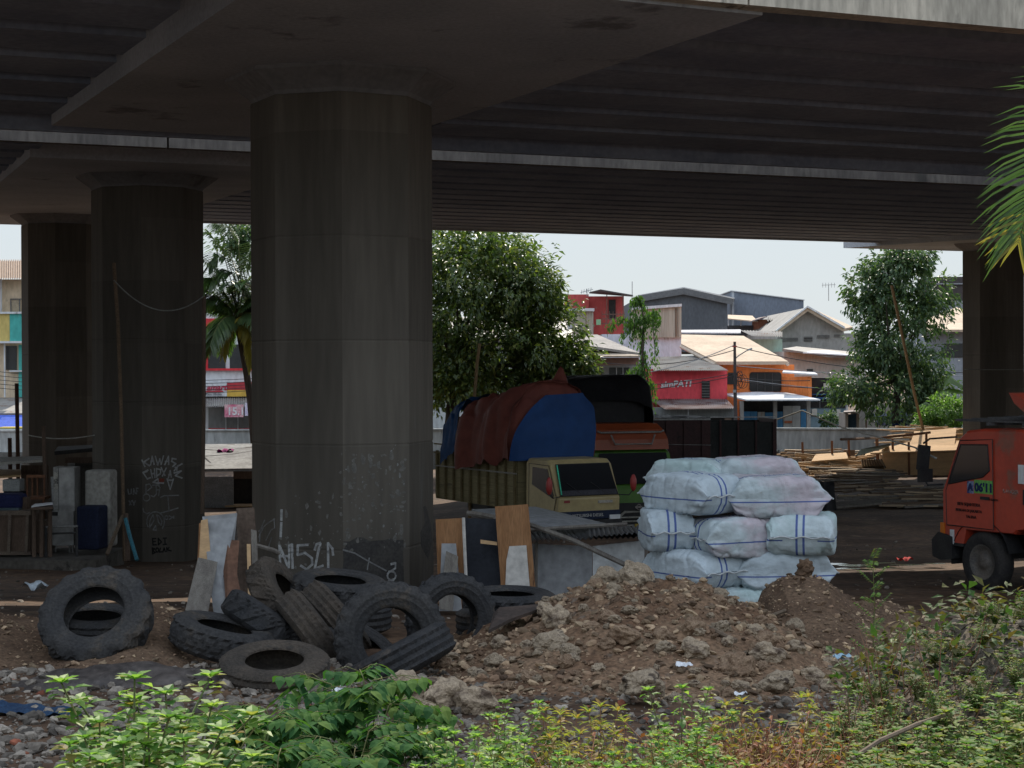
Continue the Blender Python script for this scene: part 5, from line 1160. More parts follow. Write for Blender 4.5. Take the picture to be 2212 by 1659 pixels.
part('wall_panel', WP, sh, lambda m: vquad(m, [(1280.5, 1180, SHY - .02), (1392, 1167, SHY - .02), (1392, 1340, SHY - .02), (1280.5, 1340, SHY - .02)]))
part('side_panel', GB, sh, lambda m: vquad(m, [(1393, 1167, SHY), (1400, 1150, SHY + 1.4), (1400, 1290, SHY + 1.4), (1393, 1340, SHY)]))
part('post', GB, sh, lambda m: m.tube([P(1157, 1330, SHY - .08), P(1159, 1170, SHY - .08)], .025))
TIN = mat('dull tin', (.10, .105, .11), (.07, .07, .07), s=1.5, rough=.55, dark=((.09, .055, .04), 1.5, .57))
part('roof', TIN, sh, lambda m: corr(m, P(1140, 1168, SHY - .3), P(1395, 1160, SHY - .25), P(1360, 1138, SHY + 1.7), P(1120, 1130, SHY + 1.7), 22, .02))
part('roof_sheet', mat('grey board sheet', (.24, .25, .26), (.19, .2, .2), s=1, rough=.6), sh, lambda m: poly3(m, [(1020, 1100, SHY + 1.2), (1155, 1094, SHY + 1.8), (1320, 1133, SHY + 1.4), (1240, 1135, SHY + .2), (1115, 1136, SHY + .1)], .02))
part('roof_sheet', TIN, sh, lambda m: corr(m, P(1270, 1160, SHY - .42), P(1400, 1150, SHY - .4), P(1385, 1136, SHY + 1.2), P(1270, 1140, SHY + 1.2), 12, .018))
part('roof_lath', GB, sh, lambda m: m.tube([P(1140, 1145, SHY - .1), P(1250, 1138, SHY - .2), P(1355, 1132, SHY - .2)], .03))
p = stick([(1130, 1128, SHY - .2), (1240, 1168, SHY - .6), (1340, 1215, SHY - 1.1), (1405, 1248, SHY - 1.6)], .035, 'long pole slanting down across the front of the shack', GB, 'pole', 'pole')
Y0 = 23.4
board([(1069, 1094, Y0), (1141, 1089, Y0), (1160, 1300, Y0 - .1), (1085, 1300, Y0 - .1)], .03, BW, 'tall orange brown door with torn white facing, leaning between panel and shack', 'door', name='door')
board([(1100, 1180, Y0 - .06), (1137, 1178, Y0 - .06), (1147, 1300, Y0 - .16), (1090, 1300, Y0 - .16), (1094, 1210, Y0 - .08)], .012, PEEL, 'torn white sheet stuck on the orange brown door', 'facing')
board([(1004, 1119, Y0 + .2), (1071, 1121, Y0 + .2), (1086, 1320, Y0 + .1), (1008, 1320, Y0 + .1)], .03, BP, 'blue black panel standing between the two wooden doors', 'panel')
board([(941, 1122, Y0 + .1), (998, 1119, Y0 + .1), (1004, 1320, Y0), (948, 1320, Y0)], .035, BW, 'brown framed door standing next to the big pier', 'door', name='door')
board([(954, 1174, Y0 - .06), (985, 1174, Y0 - .06), (998, 1320, Y0 - .12), (948, 1320, Y0 - .12)], .015, GP, 'grey inset sheet over the brown framed door', 'panel')
board([(964, 1190, Y0 - .15), (990, 1202, Y0 - .15), (978, 1320, Y0 - .35), (948, 1315, Y0 - .35)], .03, GB, 'short grey board leaning on the brown framed door')
board([(1038, 1166, Y0), (1074, 1171, Y0), (1074, 1178, Y0), (1038, 1174, Y0)], .03, PLY, 'small bare batten nailed across the blue black panel', 'batten')
stick([(1001, 1118, Y0 - .02), (1009, 1300, Y0 - .06)], .025, 'thin white edged post beside the blue black panel', PEEL, 'post', 'post')
stick([(1010, 1108, 24.6), (1040, 1112, 24.5), (1070, 1118, 24.3)], .04, 'weathered beam end lying over the blue black panel', GB, 'beam', 'beam')

# ------------------------------------------------------------------ boards leaning on the big pier
Y1 = 21.6
board([(437, 1116, Y1), (512, 1108, Y1), (505, 1175, Y1), (494, 1330, Y1 - .5), (462, 1330, Y1 - .5)], .02, GP, 'torn white board leaning at the left of the big pier')
board([(434, 1124, Y1 - .1), (448, 1121, Y1 - .1), (456, 1212, Y1 - .2), (430, 1206, Y1 - .2)], .02, PLY, 'narrow bare plywood strip on the torn white board')
board([(428, 1204, Y1 - .3), (455, 1210, Y1 - .3), (470, 1214, Y1 - .3), (448, 1330, Y1 - .8), (400, 1318, Y1 - .8)], .02, GB, 'pale grey brown board leaning lowest at the front')
board([(492, 1165, Y1 - .1), (517, 1168, Y1 - .1), (512, 1240, Y1 - .3), (530, 1330, Y1 - .6), (490, 1330, Y1 - .6), (481, 1215, Y1 - .2)], .02, mat('reddish board', (.16, .085, .055), (.12, .065, .045), s=2), 'reddish brown board in front of the torn white board')
board([(510, 1098, Y1 + .3), (549, 1096, Y1 + .3), (562, 1260, Y1 + .1), (560, 1330, Y1 - .1), (520, 1330, Y1 - .2)], .02, mat('dark brown board', (.085, .06, .045), (.11, .08, .06), s=2.5), 'dark brown ribbed board against the big pier')
board([(533, 1175, Y1 - .2), (541, 1175, Y1 - .2), (543, 1300, Y1 - .4), (536, 1300, Y1 - .4)], .02, PLY, 'thin pale batten upright on the dark brown board', 'batten')
board([(542, 1143, Y1), (554, 1146, Y1), (562, 1320, Y1 - .2), (548, 1320, Y1 - .2)], .03, GB, 'grey plank standing at the corner of the big pier', 'plank')
board([(430, 1130, Y1 + .1), (436, 1130, Y1 + .1), (432, 1240, Y1 - .1), (425, 1240, Y1 - .1)], .03, BW, 'thin brown post at the left edge of the leaning boards', 'post')
stick([(554, 1178, Y1 + .1), (590, 1188, Y1 + .2), (602, 1195, Y1 + .3)], .03, 'short grey stick jutting right from the leaning boards', GB)

# ------------------------------------------------------------------ graffiti (strokes of paint on the pier faces)
CHK = mat('chalk white paint', (.40, .41, .40), (.28, .28, .28), s=9, rough=.9); CHKD = mat('faded chalk', (.25, .255, .25), (.16, .16, .16), s=9, rough=.9); BLKP = mat('black spray paint', (.02, .02, .02), rough=.9)
CHKR = mat('faded red paint', (.22, .05, .03), rough=.9)
def face_y(c, r, x):
    """front surface depth of the octagon column at world x"""
    vs = octo(c, r, 0); best = None
    for i in range(8):
        a, b = vs[i], vs[(i + 1) % 8]
        if min(a.x, b.x) <= x <= max(a.x, b.x) and abs(a.x - b.x) > 1e-6:
            y = a.y + (b.y - a.y) * (x - a.x) / (b.x - a.x)
            if best is None or y < best: best = y
    return best if best is not None else c[1]
def onface(u, v, c, r):
    Y = c[1] - r
    for _ in range(5): Y = face_y(c, r, P(u, v, Y).x)
    return P(u, v, Y)
def strokes(root, name, m_, c, lst, wd, org=None, r=1.4):
    mb = MB()
    for st_ in lst:
        q = []
        for (a, b), (c_, d) in zip(st_, st_[1:]):
            q += [(a + (c_ - a) * k / 3, b + (d - b) * k / 3) for k in range(3)]
        q.append(st_[-1]); pts = []
        for i, (a, b) in enumerate(q):
            if org: a, b = org(a, b)
            p = onface(a, b, c, r); pts.append(p)
        for p, p2 in zip(pts, pts[1:]):
            d = (p2 - p); s_ = Vector((-d.z, 0, d.x)); 
            if s_.length < 1e-6: continue
            s_ = s_.normalized() * wd; e = Vector((0, -.006, 0))
            dd = d.normalized() * wd * .6
            k = len(mb.v); mb.v += [tuple(p - dd - s_ + e), tuple(p2 + dd - s_ + e), tuple(p2 + dd + s_ + e), tuple(p - dd + s_ + e)]; mb.f.append((k, k + 1, k + 2, k + 3))
    return mb.build(name, m_, root, world=True)
o2_ = lambda x, y: (274.3 + x * .18186, 932.6 + y * .18186)       # crop of the chalked column
circ = lambda x, y, rx, ry, a0=0, a1=360, n=12: [(x + rx * cos(radians(a0 + (a1 - a0) * i / n)), y + ry * sin(radians(a0 + (a1 - a0) * i / n))) for i in range(n + 1)]
L1 = [[(178, 335), (212, 415)], [(262, 318), (200, 360), (268, 405)], [(280, 395), (298, 290), (322, 388)], [(284, 352), (318, 346)], [(335, 292), (366, 395), (388, 320), (405, 390), (432, 285)], [(448, 392), (492, 290), (495, 390)], [(455, 355), (495, 350)], [(585, 325), (535, 318), (530, 350), (580, 380), (545, 412)], [(558, 465), (600, 410), (655, 380)], [(600, 410), (592, 450)], [(570, 420), (590, 460)],
      [(240, 470), (190, 485), (240, 560), (280, 545)], [(190, 485), (250, 455)], [(280, 450), (300, 548)], [(325, 440), (330, 545)], [(290, 500), (330, 495)], [(350, 435), (352, 540)], [(350, 438), (400, 450), (395, 500), (352, 525)], [(405, 425), (450, 520)], [(465, 430), (420, 525)], [(490, 550), (512, 460), (525, 540)], [(495, 515), (525, 508)], [(560, 490), (645, 465), (575, 520), (655, 550)],
      [(368, 560), (310, 600), (372, 612)], [(368, 560), (372, 612)], [(385, 608), (435, 610)], [(475, 560), (512, 685), (550, 560)], [(480, 575), (548, 575)]]
strokes(col2, 'graffiti', CHK, C2, L1, .020, o2_)
L2 = [[(225, 725), (225, 630), (270, 620), (295, 660), (245, 700)], circ(232, 780, 40, 42), [(305, 635), (385, 632)], [(345, 635), (350, 740), (320, 772), (285, 760)], [(375, 640), (392, 660), (375, 760)], [(355, 690), (385, 690)], [(400, 780), (440, 760), (615, 755)], [(485, 765), (492, 850), (500, 940)], [(400, 965), (505, 938), (608, 905)], [(190, 910), (200, 950), (235, 975), (270, 960)],
      circ(340, 1070, 105, 120, 150, 400), [(270, 1140), (270, 1060), (310, 985), (322, 1050), (270, 1140)], [(355, 990), (375, 1075), (405, 1110), (415, 1060), (380, 1000), (355, 990)], [(310, 1165), (340, 1115), (350, 1170), (310, 1165)], circ(468, 1020, 18, 22), [(500, 1000), (560, 1025)], [(560, 1000), (505, 1040)], [(10, 680), (20, 740), (50, 735), (52, 680)], [(75, 745), (80, 675), (100, 735)], [(115, 740), (112, 670), (135, 672)], [(112, 705), (130, 705)], [(25, 820), (50, 870)], [(55, 820), (28, 870)], [(65, 815), (85, 870)], [(100, 820), (75, 870)]]
strokes(col2, 'graffiti', CHKD, C2, L2, .015, o2_)
strokes(col2, 'graffiti', CHKR, C2, [[(390, 570), (435, 570)], [(392, 590), (432, 588)]], .03, o2_)
L3 = [[(345, 1268), (302, 1270), (308, 1345), (350, 1342)], [(304, 1305), (340, 1303)], [(370, 1265), (372, 1342), (410, 1310), (370, 1265)], [(430, 1265), (470, 1262)], [(450, 1265), (452, 1338)], [(430, 1340), (472, 1336)], [(300, 1380), (302, 1450), (335, 1435), (305, 1412), (330, 1390), (300, 1380)], circ(358, 1405, 16, 25), [(395, 1380), (385, 1430), (415, 1425)], [(425, 1430), (440, 1380), (455, 1425)], [(470, 1375), (472, 1425)], [(500, 1375), (474, 1400), (525, 1415)]]
strokes(col2, 'graffiti', BLKP, C2, L3, .018, o2_)
o1_ = lambda x, y: (384 + x * .2728, 932.6 + y * .2728)
L4 = [[(812, 1060), (806, 900), (870, 1060)], [(820, 985), (880, 985)], [(880, 1075), (884, 900), (905, 892), (910, 1080)], [(1030, 895), (950, 900), (950, 975), (1010, 960), (1062, 1000), (1066, 1050), (1020, 1090), (975, 1060)], [(1085, 935), (1100, 890), (1130, 880)], [(1130, 885), (1110, 960), (1085, 1085), (1150, 1060)], [(1190, 880), (1192, 1095)], [(1190, 885), (1225, 925), (1230, 975)], [(820, 700), (822, 620)], [(815, 830), (820, 720)], circ(1690, 1140, 33, 36), [(1690, 1100), (1720, 1080), (1722, 1040), (1690, 1048)]]
strokes(col1, 'graffiti', CHK, C1, L4, .018, o1_)
L5 = [[(640, 790), (720, 720), (770, 690)], [(700, 860), (740, 780), (770, 760), (765, 690)], [(650, 870), (655, 780), (690, 700)], [(715, 930), (745, 840)], [(640, 840), (680, 760)], [(1310, 935), (1400, 960), (1500, 1020), (1650, 1100)], [(1500, 1090), (1515, 1000)]]
strokes(col1, 'graffiti', CHKD, C1, L5, .012, o1_)
def smear(c, root, m_, u0, u1, v0, v1, n, seed, r=1.4, big=.08, col=None):
    """irregular paint flecks / soot on a column face"""
    random.seed(seed); mb = MB()
    for i in range(n):
        u = random.uniform(u0, u1); v = v0 + (v1 - v0) * random.random()
        p = onface(u, v, c, r); s_ = big * random.random() ** 2 + .008
        k = len(mb.v); nn = 7; a0 = random.random() * 6
        st_ = random.choice((.6, 1, 2.2))
        for j in range(nn):
            a = a0 + 2 * pi * j / nn; rr = s_ * random.uniform(.5, 1.2)
            q = p + Vector((rr * cos(a), 0, rr * sin(a) * st_)); q.y = face_y(c, r, q.x) - .004 - .0006 * (i % 3)
            mb.v.append(tuple(q))
        mb.f.append(tuple(range(k, k + nn)))
    return mb.build('paint_fleck', m_, root, world=True, kind='stuff')
FLK = mat('lime flakes', (.17, .165, .15), (.12, .115, .105), s=9, rough=.95)
smear(C1, col1, FLK, 735, 876, 975, 1190, 170, 3, big=.035)
smear(C1, col1, CHKD, 738, 876, 960, 1180, 26, 4, big=.016)
smear(C1, col1, FLK, 600, 735, 1060, 1230, 60, 5, big=.03)
SOOT = mat('soot patch', (.045, .043, .042), (.07, .066, .06), s=3, rough=.9)
def sheetpatch(root, m_, c, pts, r=1.4, off=.003):
    mb = MB(); q = []
    for u, v in pts: 
        p = onface(u, v, c, r); p.y -= off; q.append(p)
    k = len(q); mb.v = [tuple(p) for p in q]; mb.f = [tuple(range(k))]; return mb.build('soot_patch', m_, root, world=True)
random.seed(2)
def ragged(u0, u1, v0, v1, n=9, j=7):
    t = [(u0 + (u1 - u0) * i / n, v0 + random.uniform(-j, j)) for i in range(n + 1)]; r_ = [(u1 + random.uniform(-1, 1), v0 + (v1 - v0) * i / n) for i in range(1, n)]
    b_ = [(u1 - (u1 - u0) * i / n, v1 + random.uniform(-j, j)) for i in range(n + 1)]; l_ = [(u0 + random.uniform(-1, 1), v1 - (v1 - v0) * i / n) for i in range(1, n)]
    return t + r_ + b_ + l_
sheetpatch(col1, SOOT, C1, ragged(741, 872, 1165, 1300, 9, 5))
_dim = (mat('dim soot', (.052, .048, .042), (.072, .066, .057), s=2.2, rough=.9, dark=((.10, .092, .08), 2.5, .60)))
sheetpatch(col1, SOOT, C1, [(914, 1095), (920, 1092), (930, 1130), (934, 1165), (925, 1210), (910, 1180), (908, 1150), (918, 1130)])

mb = MB(); mb.bx((-17.5, 38.4, -5.2), (-9.35, 41.2, -4.235)); o = mb.thing('concrete_slab', mat('dirty slab', (.13, .12, .105), (.09, .082, .07), s=1.2, rough=.95, bump=.3, dark=((.05, .045, .04), 2, .58)), label='low dirty concrete slab carrying the cabinets and foam blocks at left', cat='slab')
# ------------------------------------------------------------------ left clutter between the columns
Y2 = 40.0
def gbox(name, u0, u1, v0, v1, Y, D, m_, label, cat, yaw=0.0, group=None):
    a, b = P(u0, v0, Y), P(u1, v1, Y); mb = MB(); w_ = b.x - a.x
    mb.box((0, D / 2, (a.z - b.z) / 2), (w_, D, a.z - b.z)); o = mb.build(name, m_); o.location = ((a.x + b.x) / 2, Y, b.z); o.rotation_euler = (0, 0, yaw)
    return tag(o, label, cat, group)
r = put('steel_cabinet', (P(137, 1190, Y2).x, Y2, P(137, 1195, Y2).z), label='tall dented galvanised steel cabinet on thin legs left of the chalked column', cat='cabinet')
GALV = mat('dented galvanised steel', (.36, .36, .35), (.24, .24, .235), s=1.6, rough=.45, metal=.6, bump=.25, bs=5, dark=((.55, .55, .53), 3, .66))
part('upper_box', GALV, r, lambda m: fbx(m, 127, 161, 1010, 1105, Y2, .55)); part('side_panel', cm('pale enamel', (.30, .30, .28)), r, lambda m: fbx(m, 115, 126.6, 1009, 1105, Y2, .5))
part('lower_box', GALV, r, lambda m: fbx(m, 106, 159, 1104, 1178, Y2 - .02, .6)); part('control_panel', cm('ivory enamel', (.42, .41, .36), dark=((.05, .05, .05), 9, .5)), r, lambda m: fbx(m, 116, 125, 1020, 1056, Y2 - .03, .04))
part('dark_slot', BLK, r, lambda m: fbx(m, 109, 124, 1106, 1114, Y2 - .05, .04))
for u in (108, 120, 150, 157): part('leg', GALV, r, lambda m: m.tube([P(u, 1178, Y2 + .2), P(u, 1196, Y2 + .2)], .02))
r = put('metal_stand', (P(130, 1195, Y2 - .8).x, Y2 - .8, P(130, 1208, Y2 - .8).z), label='dark tubular stand in front of the steel cabinet', cat='stand')
DT = cm('dark tube', (.06, .06, .06)); LTU = cm('light tube', (.26, .26, .25))
part('top_rail', LTU, r, lambda m: m.tube([P(99, 1139, Y2 - .8), P(168, 1137, Y2 - .8)], .03)); part('lower_rail', DT, r, lambda m: m.tube([P(99, 1153, Y2 - .8), P(166, 1151, Y2 - .8)], .025))
for u in (99, 166): part('leg', DT, r, lambda m: m.tube([P(u, 1137, Y2 - .8), P(u, 1204, Y2 - .8)], .03))
gbox('cushion_block', 180, 239, 1016, 1182, Y2 + .3, .5, mat('pale foam', (.38, .37, .335), (.32, .31, .28), s=1, rough=.95), 'tall off white foam block leaning by the chalked column', 'foam block', R_(-10))
def softblock(o, seg=3, w_=.07):
    b = o.modifiers.new('bevel', 'BEVEL'); b.width = w_; b.segments = seg; o.data.polygons.foreach_set('use_smooth', [False] * len(o.data.polygons)); return o
softblock(bpy.data.objects['cushion_block'])
softblock(gbox('barrel_block', 162, 214, 1094, 1188, Y2 - .5, .55, mat('navy foam', (.012, .017, .042), (.016, .022, .05), s=2, rough=.9), 'navy blue padded block in front of the off white foam block', 'cushion', R_(-12)), 3, .06).name = 'cushion'
r = put('wooden_cupboard', (P(30, 1199, 39.2).x, 39.2, P(30, 1199, 39.2).z), label='old brown wooden cupboard with framed panels at the left edge', cat='cupboard')
OW = mat('old brown wood', (.095, .066, .048), (.13, .09, .066), s=2.5, rough=.8, st=(3, 3, .5)); LW2 = mat('worn wood edge', (.18, .145, .11), (.13, .10, .08), s=4, rough=.85)
part('body', OW, r, lambda m: fbx(m, -60, 64, 1110, 1199, 39.2, 1.0)); part('frame', LW2, r, lambda m: (fbx(m, -60, 66, 1104, 1113, 39.15, 1.1), fbx(m, -60, 66, 1192, 1199, 39.14, .08)))
for u in (18, 56): part('stile', LW2, r, lambda m: vquad(m, [(u, 1112, 39.12), (u + 6, 1112, 39.12), (u + 3, 1194, 39.12), (u - 3, 1194, 39.12)], .04))
softblock(gbox('bundle', -30, 44, 1068, 1104, 39.4, .7, mat('royal blue cloth', (.012, .016, .06), (.018, .024, .08), s=3, rough=.9), 'royal blue cloth bundle on top of the old cupboard', 'bundle'), 3, .12)
gbox('box', 44, 58, 1075, 1106, 39.6, .3, OW, 'small brown wooden box beside the blue bundle', 'box')
softblock(gbox('rag_pile', -20, 40, 1098, 1105, 39.3, .5, mat('teal cloth', (.06, .09, .10), (.09, .12, .13), s=5), 'greenish rag lying along the cupboard top', 'rag'), 2, .02)
r = put('wooden_table', (P(95, 1195, 38.8).x, 38.8, P(95, 1195, 38.8).z), label='small brown table with a white sheet edge between cupboard and cabinet', cat='table')
part('tabletop', OW, r, lambda m: poly3(m, [(66, 1102, 38.4), (114, 1100, 38.4), (114, 1094, 39.6), (70, 1096, 39.6)], .05)); part('white_sheet', WH, r, lambda m: poly3(m, [(68, 1096, 38.6), (114, 1090, 38.8), (114, 1087, 39.4), (76, 1091, 39.4)], .03))
for u in (74, 90, 108): part('leg', OW, r, lambda m: m.tube([P(u, 1102, 38.9), P(u, 1203, 38.9)], .05))
for k, (u0, u1, v0, v1, y, lab) in enumerate(((72, 100, 1125, 1195, 39.7, 'jumbled brown crate under the small table'), (88, 106, 1100, 1188, 40.4, 'pale brown crate beside the steel cabinet'))):
    gbox('crate', u0, u1, v0, v1, y, .5, OW if k == 0 else LW2, lab, 'crate')
r = put('chair', (P(80, 1100, 40.8).x, 40.8, P(80, 1110, 40.8).z), label='reddish wooden chair back standing behind the blue bundle', cat='chair')
RW = cm('reddish wood', (.24, .115, .06), (.18, .085, .05))
part('backrest', RW, r, lambda m: [fbx(m, u, u + 2.6, 1028, 1075, 40.8, .06) for u in (57, 68, 79, 94)] + [fbx(m, 57, 97, 1026, 1032, 40.78, .08)])
part('seat', RW, r, lambda m: fbx(m, 57, 97, 1074, 1079, 40.3, .55))
for u in (58, 94):
    for y in (40.35, 40.85): part('leg', RW, r, lambda m: m.tube([P(u, 1078, y), P(u, 1184, y)], .03))
softblock(gbox('white_box', 5, 43, 1036, 1062, 41.0, .4, mat('grey white plastic', (.34, .36, .35), rough=.6), 'grey white plastic box hanging above the blue bundle', 'box'), 2, .02)
gbox('dark_cloth', 8, 54, 1062, 1183, 40.9, .3, mat('black cloth', (.012, .013, .016), rough=.9), 'black draped cloth under the grey white box', 'cloth')
r = put('stall', (P(0, 1000, 43).x, 43, P(0, 1120, 43).z), label='makeshift stall with a pale plank roof at the left edge', cat='stall')
part('roof_sheet', cm('pale board', (.38, .37, .33), (.3, .29, .26)), r, lambda m: poly3(m, [(-60, 1008, 42), (95, 998, 42), (95, 990, 45), (-60, 994, 45)], .06))
part('roof_sheet', PLY, r, lambda m: poly3(m, [(-40, 1036, 42.5), (45, 1030, 42.5), (45, 1018, 45), (-40, 1018, 45)], .05))
part('back_panel', OW, r, lambda m: fbx(m, 45, 105, 1005, 1110, 45.2, .05))
part('post', OW, r, lambda m: m.tube([P(94, 920, 42), P(102, 1208, 42)], .05)); part('post', cm('white post', (.45, .46, .45)), r, lambda m: m.tube([P(113, 1030, 41.5), P(119, 1175, 41.5)], .04))
for (u0, v0, u1, v1, lab) in ((36, 828, 42, 1000, 'taller rusty iron post before the painted house'), (21, 946, 25, 1000, 'shorter rusty iron post at the left edge')):
    stick([(u0, v0, 46), (u1, v1 + 190, 46)], .055, lab, cm('rusty iron', (.09, .045, .03), rough=.8), 'post', 'iron_post')
# flat roofed lean-to between columns two and three
r = put('lean_to', (P(180, 1000, 47).x, 47, P(180, 1150, 47).z), label='dark flat roofed lean-to between the two dark columns', cat='lean-to')
part('roof', cm('dark sheet', (.035, .035, .034)), r, lambda m: poly3(m, [(118, 983, 45.5), (210, 975, 45.5), (210, 968, 49), (126, 972, 49)], .1)); part('fascia', OW, r, lambda m: fbx(m, 140, 204, 988, 1000, 45.6, .06))
part('window', cm('pale pane', (.36, .37, .36)), r, lambda m: fbx(m, 146, 161, 1000, 1020, 46.5, .05)); part('wall', cm('grey brown wall', (.10, .095, .085), dark=((.12, .16, .17), 2, .6)), r, lambda m: fbx(m, 161, 204, 1000, 1185, 46.6, .08))
# shack with boards on its roof between the columns
r = put('shack', (P(495, 1100, 62).x, 62, P(495, 1090, 62).z), label='sunlit board roofed shack with a dark doorway seen left of the big pier', cat='shack')
part('roof', mat('grey roof boards', (.27, .275, .275), (.18, .18, .18), s=.9, dark=((.10, .09, .08), 1.1, .58)), r, lambda m: poly3(m, [(425, 1018, 61), (580, 1016, 61), (580, 962, 67), (425, 964, 67)], .08))
part('wall', cm('dim white wall', (.28, .285, .29)), r, lambda m: (fbx(m, 425, 504, 1030, 1100, 61.6, .1),)); part('wall', OW, r, lambda m: fbx(m, 504, 590, 1018, 1034, 61.6, .1)); part('doorway', DK, r, lambda m: fbx(m, 504, 590, 1034, 1094, 62.6, .1)); part('counter', PLY, r, lambda m: poly3(m, [(486, 1096, 61), (580, 1095, 61), (580, 1090, 62.4), (490, 1092, 62.4)], .05)); part('lower_wall', OW, r, lambda m: fbx(m, 500, 590, 1096, 1110, 61.7, .1))
board([(495, 1000, 62.5), (530, 1006, 61.9), (560, 988, 63.7), (520, 983, 64.2)], .05, mat('brown sheet', (.20, .115, .07), (.16, .09, .055)), 'brown cardboard sheet lying on the board roofed shack', 'sheet')
board([(440, 1016, 61.0), (500, 1014, 61.0), (492, 1003, 62.3), (440, 1004, 62.3)], .04, GP, 'pale grey sheet at the lower left of the shack roof', 'sheet')
board([(470, 990, 63.6), (520, 987, 63.9), (515, 976, 65.2), (462, 979, 64.9)], .04, GP, 'pale grey sheet in the middle of the shack roof', 'sheet')
for k, (pts, lab) in enumerate((([(440, 988, 63.9), (500, 984, 64.3), (560, 974, 65.4)], 'dark lath across the middle of the shack roof'), ([(440, 973, 65.6), (480, 976, 65.3), (560, 966, 66.3)], 'dark lath near the top of the shack roof'), ([(440, 988, 63.8), (450, 998, 62.8), (462, 1010, 61.7)], 'bent dark lath at the lower left of the shack roof'))):
    stick(pts, .06, lab, cm('dark lath', (.03, .028, .028)), 'lath', 'lath')
litter(487, 976, 65, .6, 'magenta cloth lying on the shack roof', mat('magenta cloth', (.28, .02, .16)), 'cloth', 3, g=False)
# bamboo poles, pipes, ropes
def pole(pts, r_, label, m_=BAM, cat='bamboo pole', name='bamboo_pole'): return stick(pts, r_, label, m_, cat, name)
pole([(246, 568, 40.8), (255, 700, 40.6), (262, 900, 40.4), (269, 1212, 40.2)], .045, 'tall bamboo pole standing before the chalked column', mat('dim bamboo', (.16, .11, .07), (.12, .085, .055), s=3))
pole([(265, 1115, 40), (250, 1150, 39.6), (231, 1198, 39.2)], .05, 'short brown prop leaning left from the bamboo pole', WOOD, 'prop', 'prop'); pole([(272, 1110, 40), (277, 1212, 39.6)], .06, 'brown board strut at the foot of the bamboo pole', OW, 'strut', 'strut')
pole([(271, 1120, 39.9), (281, 1160, 39.7), (296, 1210, 39.4)], .05, 'turquoise plastic pipe leaning at the foot of the bamboo pole', mat('turquoise pipe', (.05, .20, .26), (.04, .17, .22), rough=.4), 'pipe', 'pipe')
pole([(441, 640, 41), (440, 900, 41), (437, 1110, 41)], .05, 'slim wooden pole at the right edge of the chalked column', mat('slim pole wood', (.14, .10, .075), (.1, .075, .055), s=3, st=(4, 4, .5)), 'pole', 'pole')
pole([(1036, 742, 47), (1030, 790, 47), (1022, 900, 47), (1014, 1125, 47)], .05, 'pale bamboo pole rising before the big tree')
pole([(1926, 616, 79), (1950, 730, 79), (1975, 850, 79), (1994, 928, 79), (1999, 990, 79)], .07, 'long bamboo pole tilted left before the right hand tree')
ROPE = mat('pale rope', (.42, .42, .38), rough=.8); ROPED = mat('dim rope', (.26, .27, .25), rough=.8)
def rope(pts, label, r_=.012, m_=ROPE, sag=None):
    mb = MB(); q = [P(*p) for p in pts]
    if sag is not None: q = sagline(q[0], q[1], sag, 18)
    mb.tube(q, r_, 5); return mb.thing('rope', m_, True, label=label, cat='rope')
rope([(246, 605, 40.7), (440, 640, 40.9)], 'slack pale rope hung across the chalked column from the bamboo pole', .016, ROPED, .52)
rope([(62, 940, 45), (204, 940, 42.6)], 'slack rope between the two dark columns', .016, ROPE, .09)
rope([(1545, 928, 70), (1620, 927, 70), (1733, 887, 70), (1817, 923, 68), (1900, 945, 64), (1975, 966, 58), (2022, 990, 45)], 'pale rope rising to a peak above the concrete wall', .03, ROPE)
rope([(2083, 798, 72), (2240, 797, 72)], 'thin rope across the right hand pier', .02, ROPED, .02)
rope([(1345, 900, 60), (1587, 910, 116)], 'striped rope hanging slack before the red wall house', .04, ROPE, 1.1)

# ------------------------------------------------------------------ timber yard on the right
r = put('plywood_shed', (P(2000, 1000, 75).x, 75, -4.65), label='bare plywood shed with a pale board roof behind the red truck', cat='shed')
part('front_wall', PLY, r, lambda m: vquad(m, [(1907, 980, 75), (2080, 976, 75), (2080, 1052, 75), (1912, 1056, 75)], .05)); part('roof', PLY, r, lambda m: poly3(m, [(1880, 981, 74.4), (2100, 974, 74.4), (2100, 954, 77.2), (1960, 958, 77.2)], .06))
part('side_wall', PLY, r, lambda m: vquad(m, [(1906, 982, 75.1), (1900, 970, 80), (1900, 1040, 80), (1908, 1056, 75.1)], .05))
r = put('timber_stack', (P(2020, 950, 81).x, 81, -4.7), label='taller stack of pale sawn boards and panels behind the plywood shed', cat='timber stack')
part('panel', mat('weathered ply panel', (.24, .19, .15), (.19, .15, .12), s=1.5), r, lambda m: vquad(m, [(1965, 940, 80), (2010, 955, 79.5), (2010, 1010, 79.5), (1960, 1010, 80)], .08))
def stackboards(u0, u1, v0, v1, Y, n, label, seed, mlist, cat='plank', group=None, t=.05, ln=(1.2, 3.0), spread=2.0, flat=.06, nm='plank'):
    random.seed(seed)
    for i in range(n):
        f = i / max(1, n - 1); v = v1 + (v0 - v1) * f + random.uniform(-2, 2); Yk = Y + spread * f + random.uniform(-.3, .3)
        u = random.uniform(u0, u1); p = P(u, v, Yk); L_ = random.uniform(*ln); w_ = random.uniform(.08, .26)
        mb = MB(); mb.box((0, 0, 0), (L_, w_, t * random.uniform(.6, 1.3)))
        o = mb.build(nm, mlist[i % len(mlist)]); o.location = p; o.rotation_euler = (random.uniform(-.05, .05), random.uniform(-flat, flat), random.uniform(-.22, .22)); tag(o, label, cat, group)
TB = [PLY, mat('sunbleached plank', (.46, .36, .25), (.36, .28, .19), s=2, st=(.5, 4, 4)), mat('brown plank', (.17, .12, .08), (.12, .085, .06), s=2, st=(.5, 4, 4)), GB]
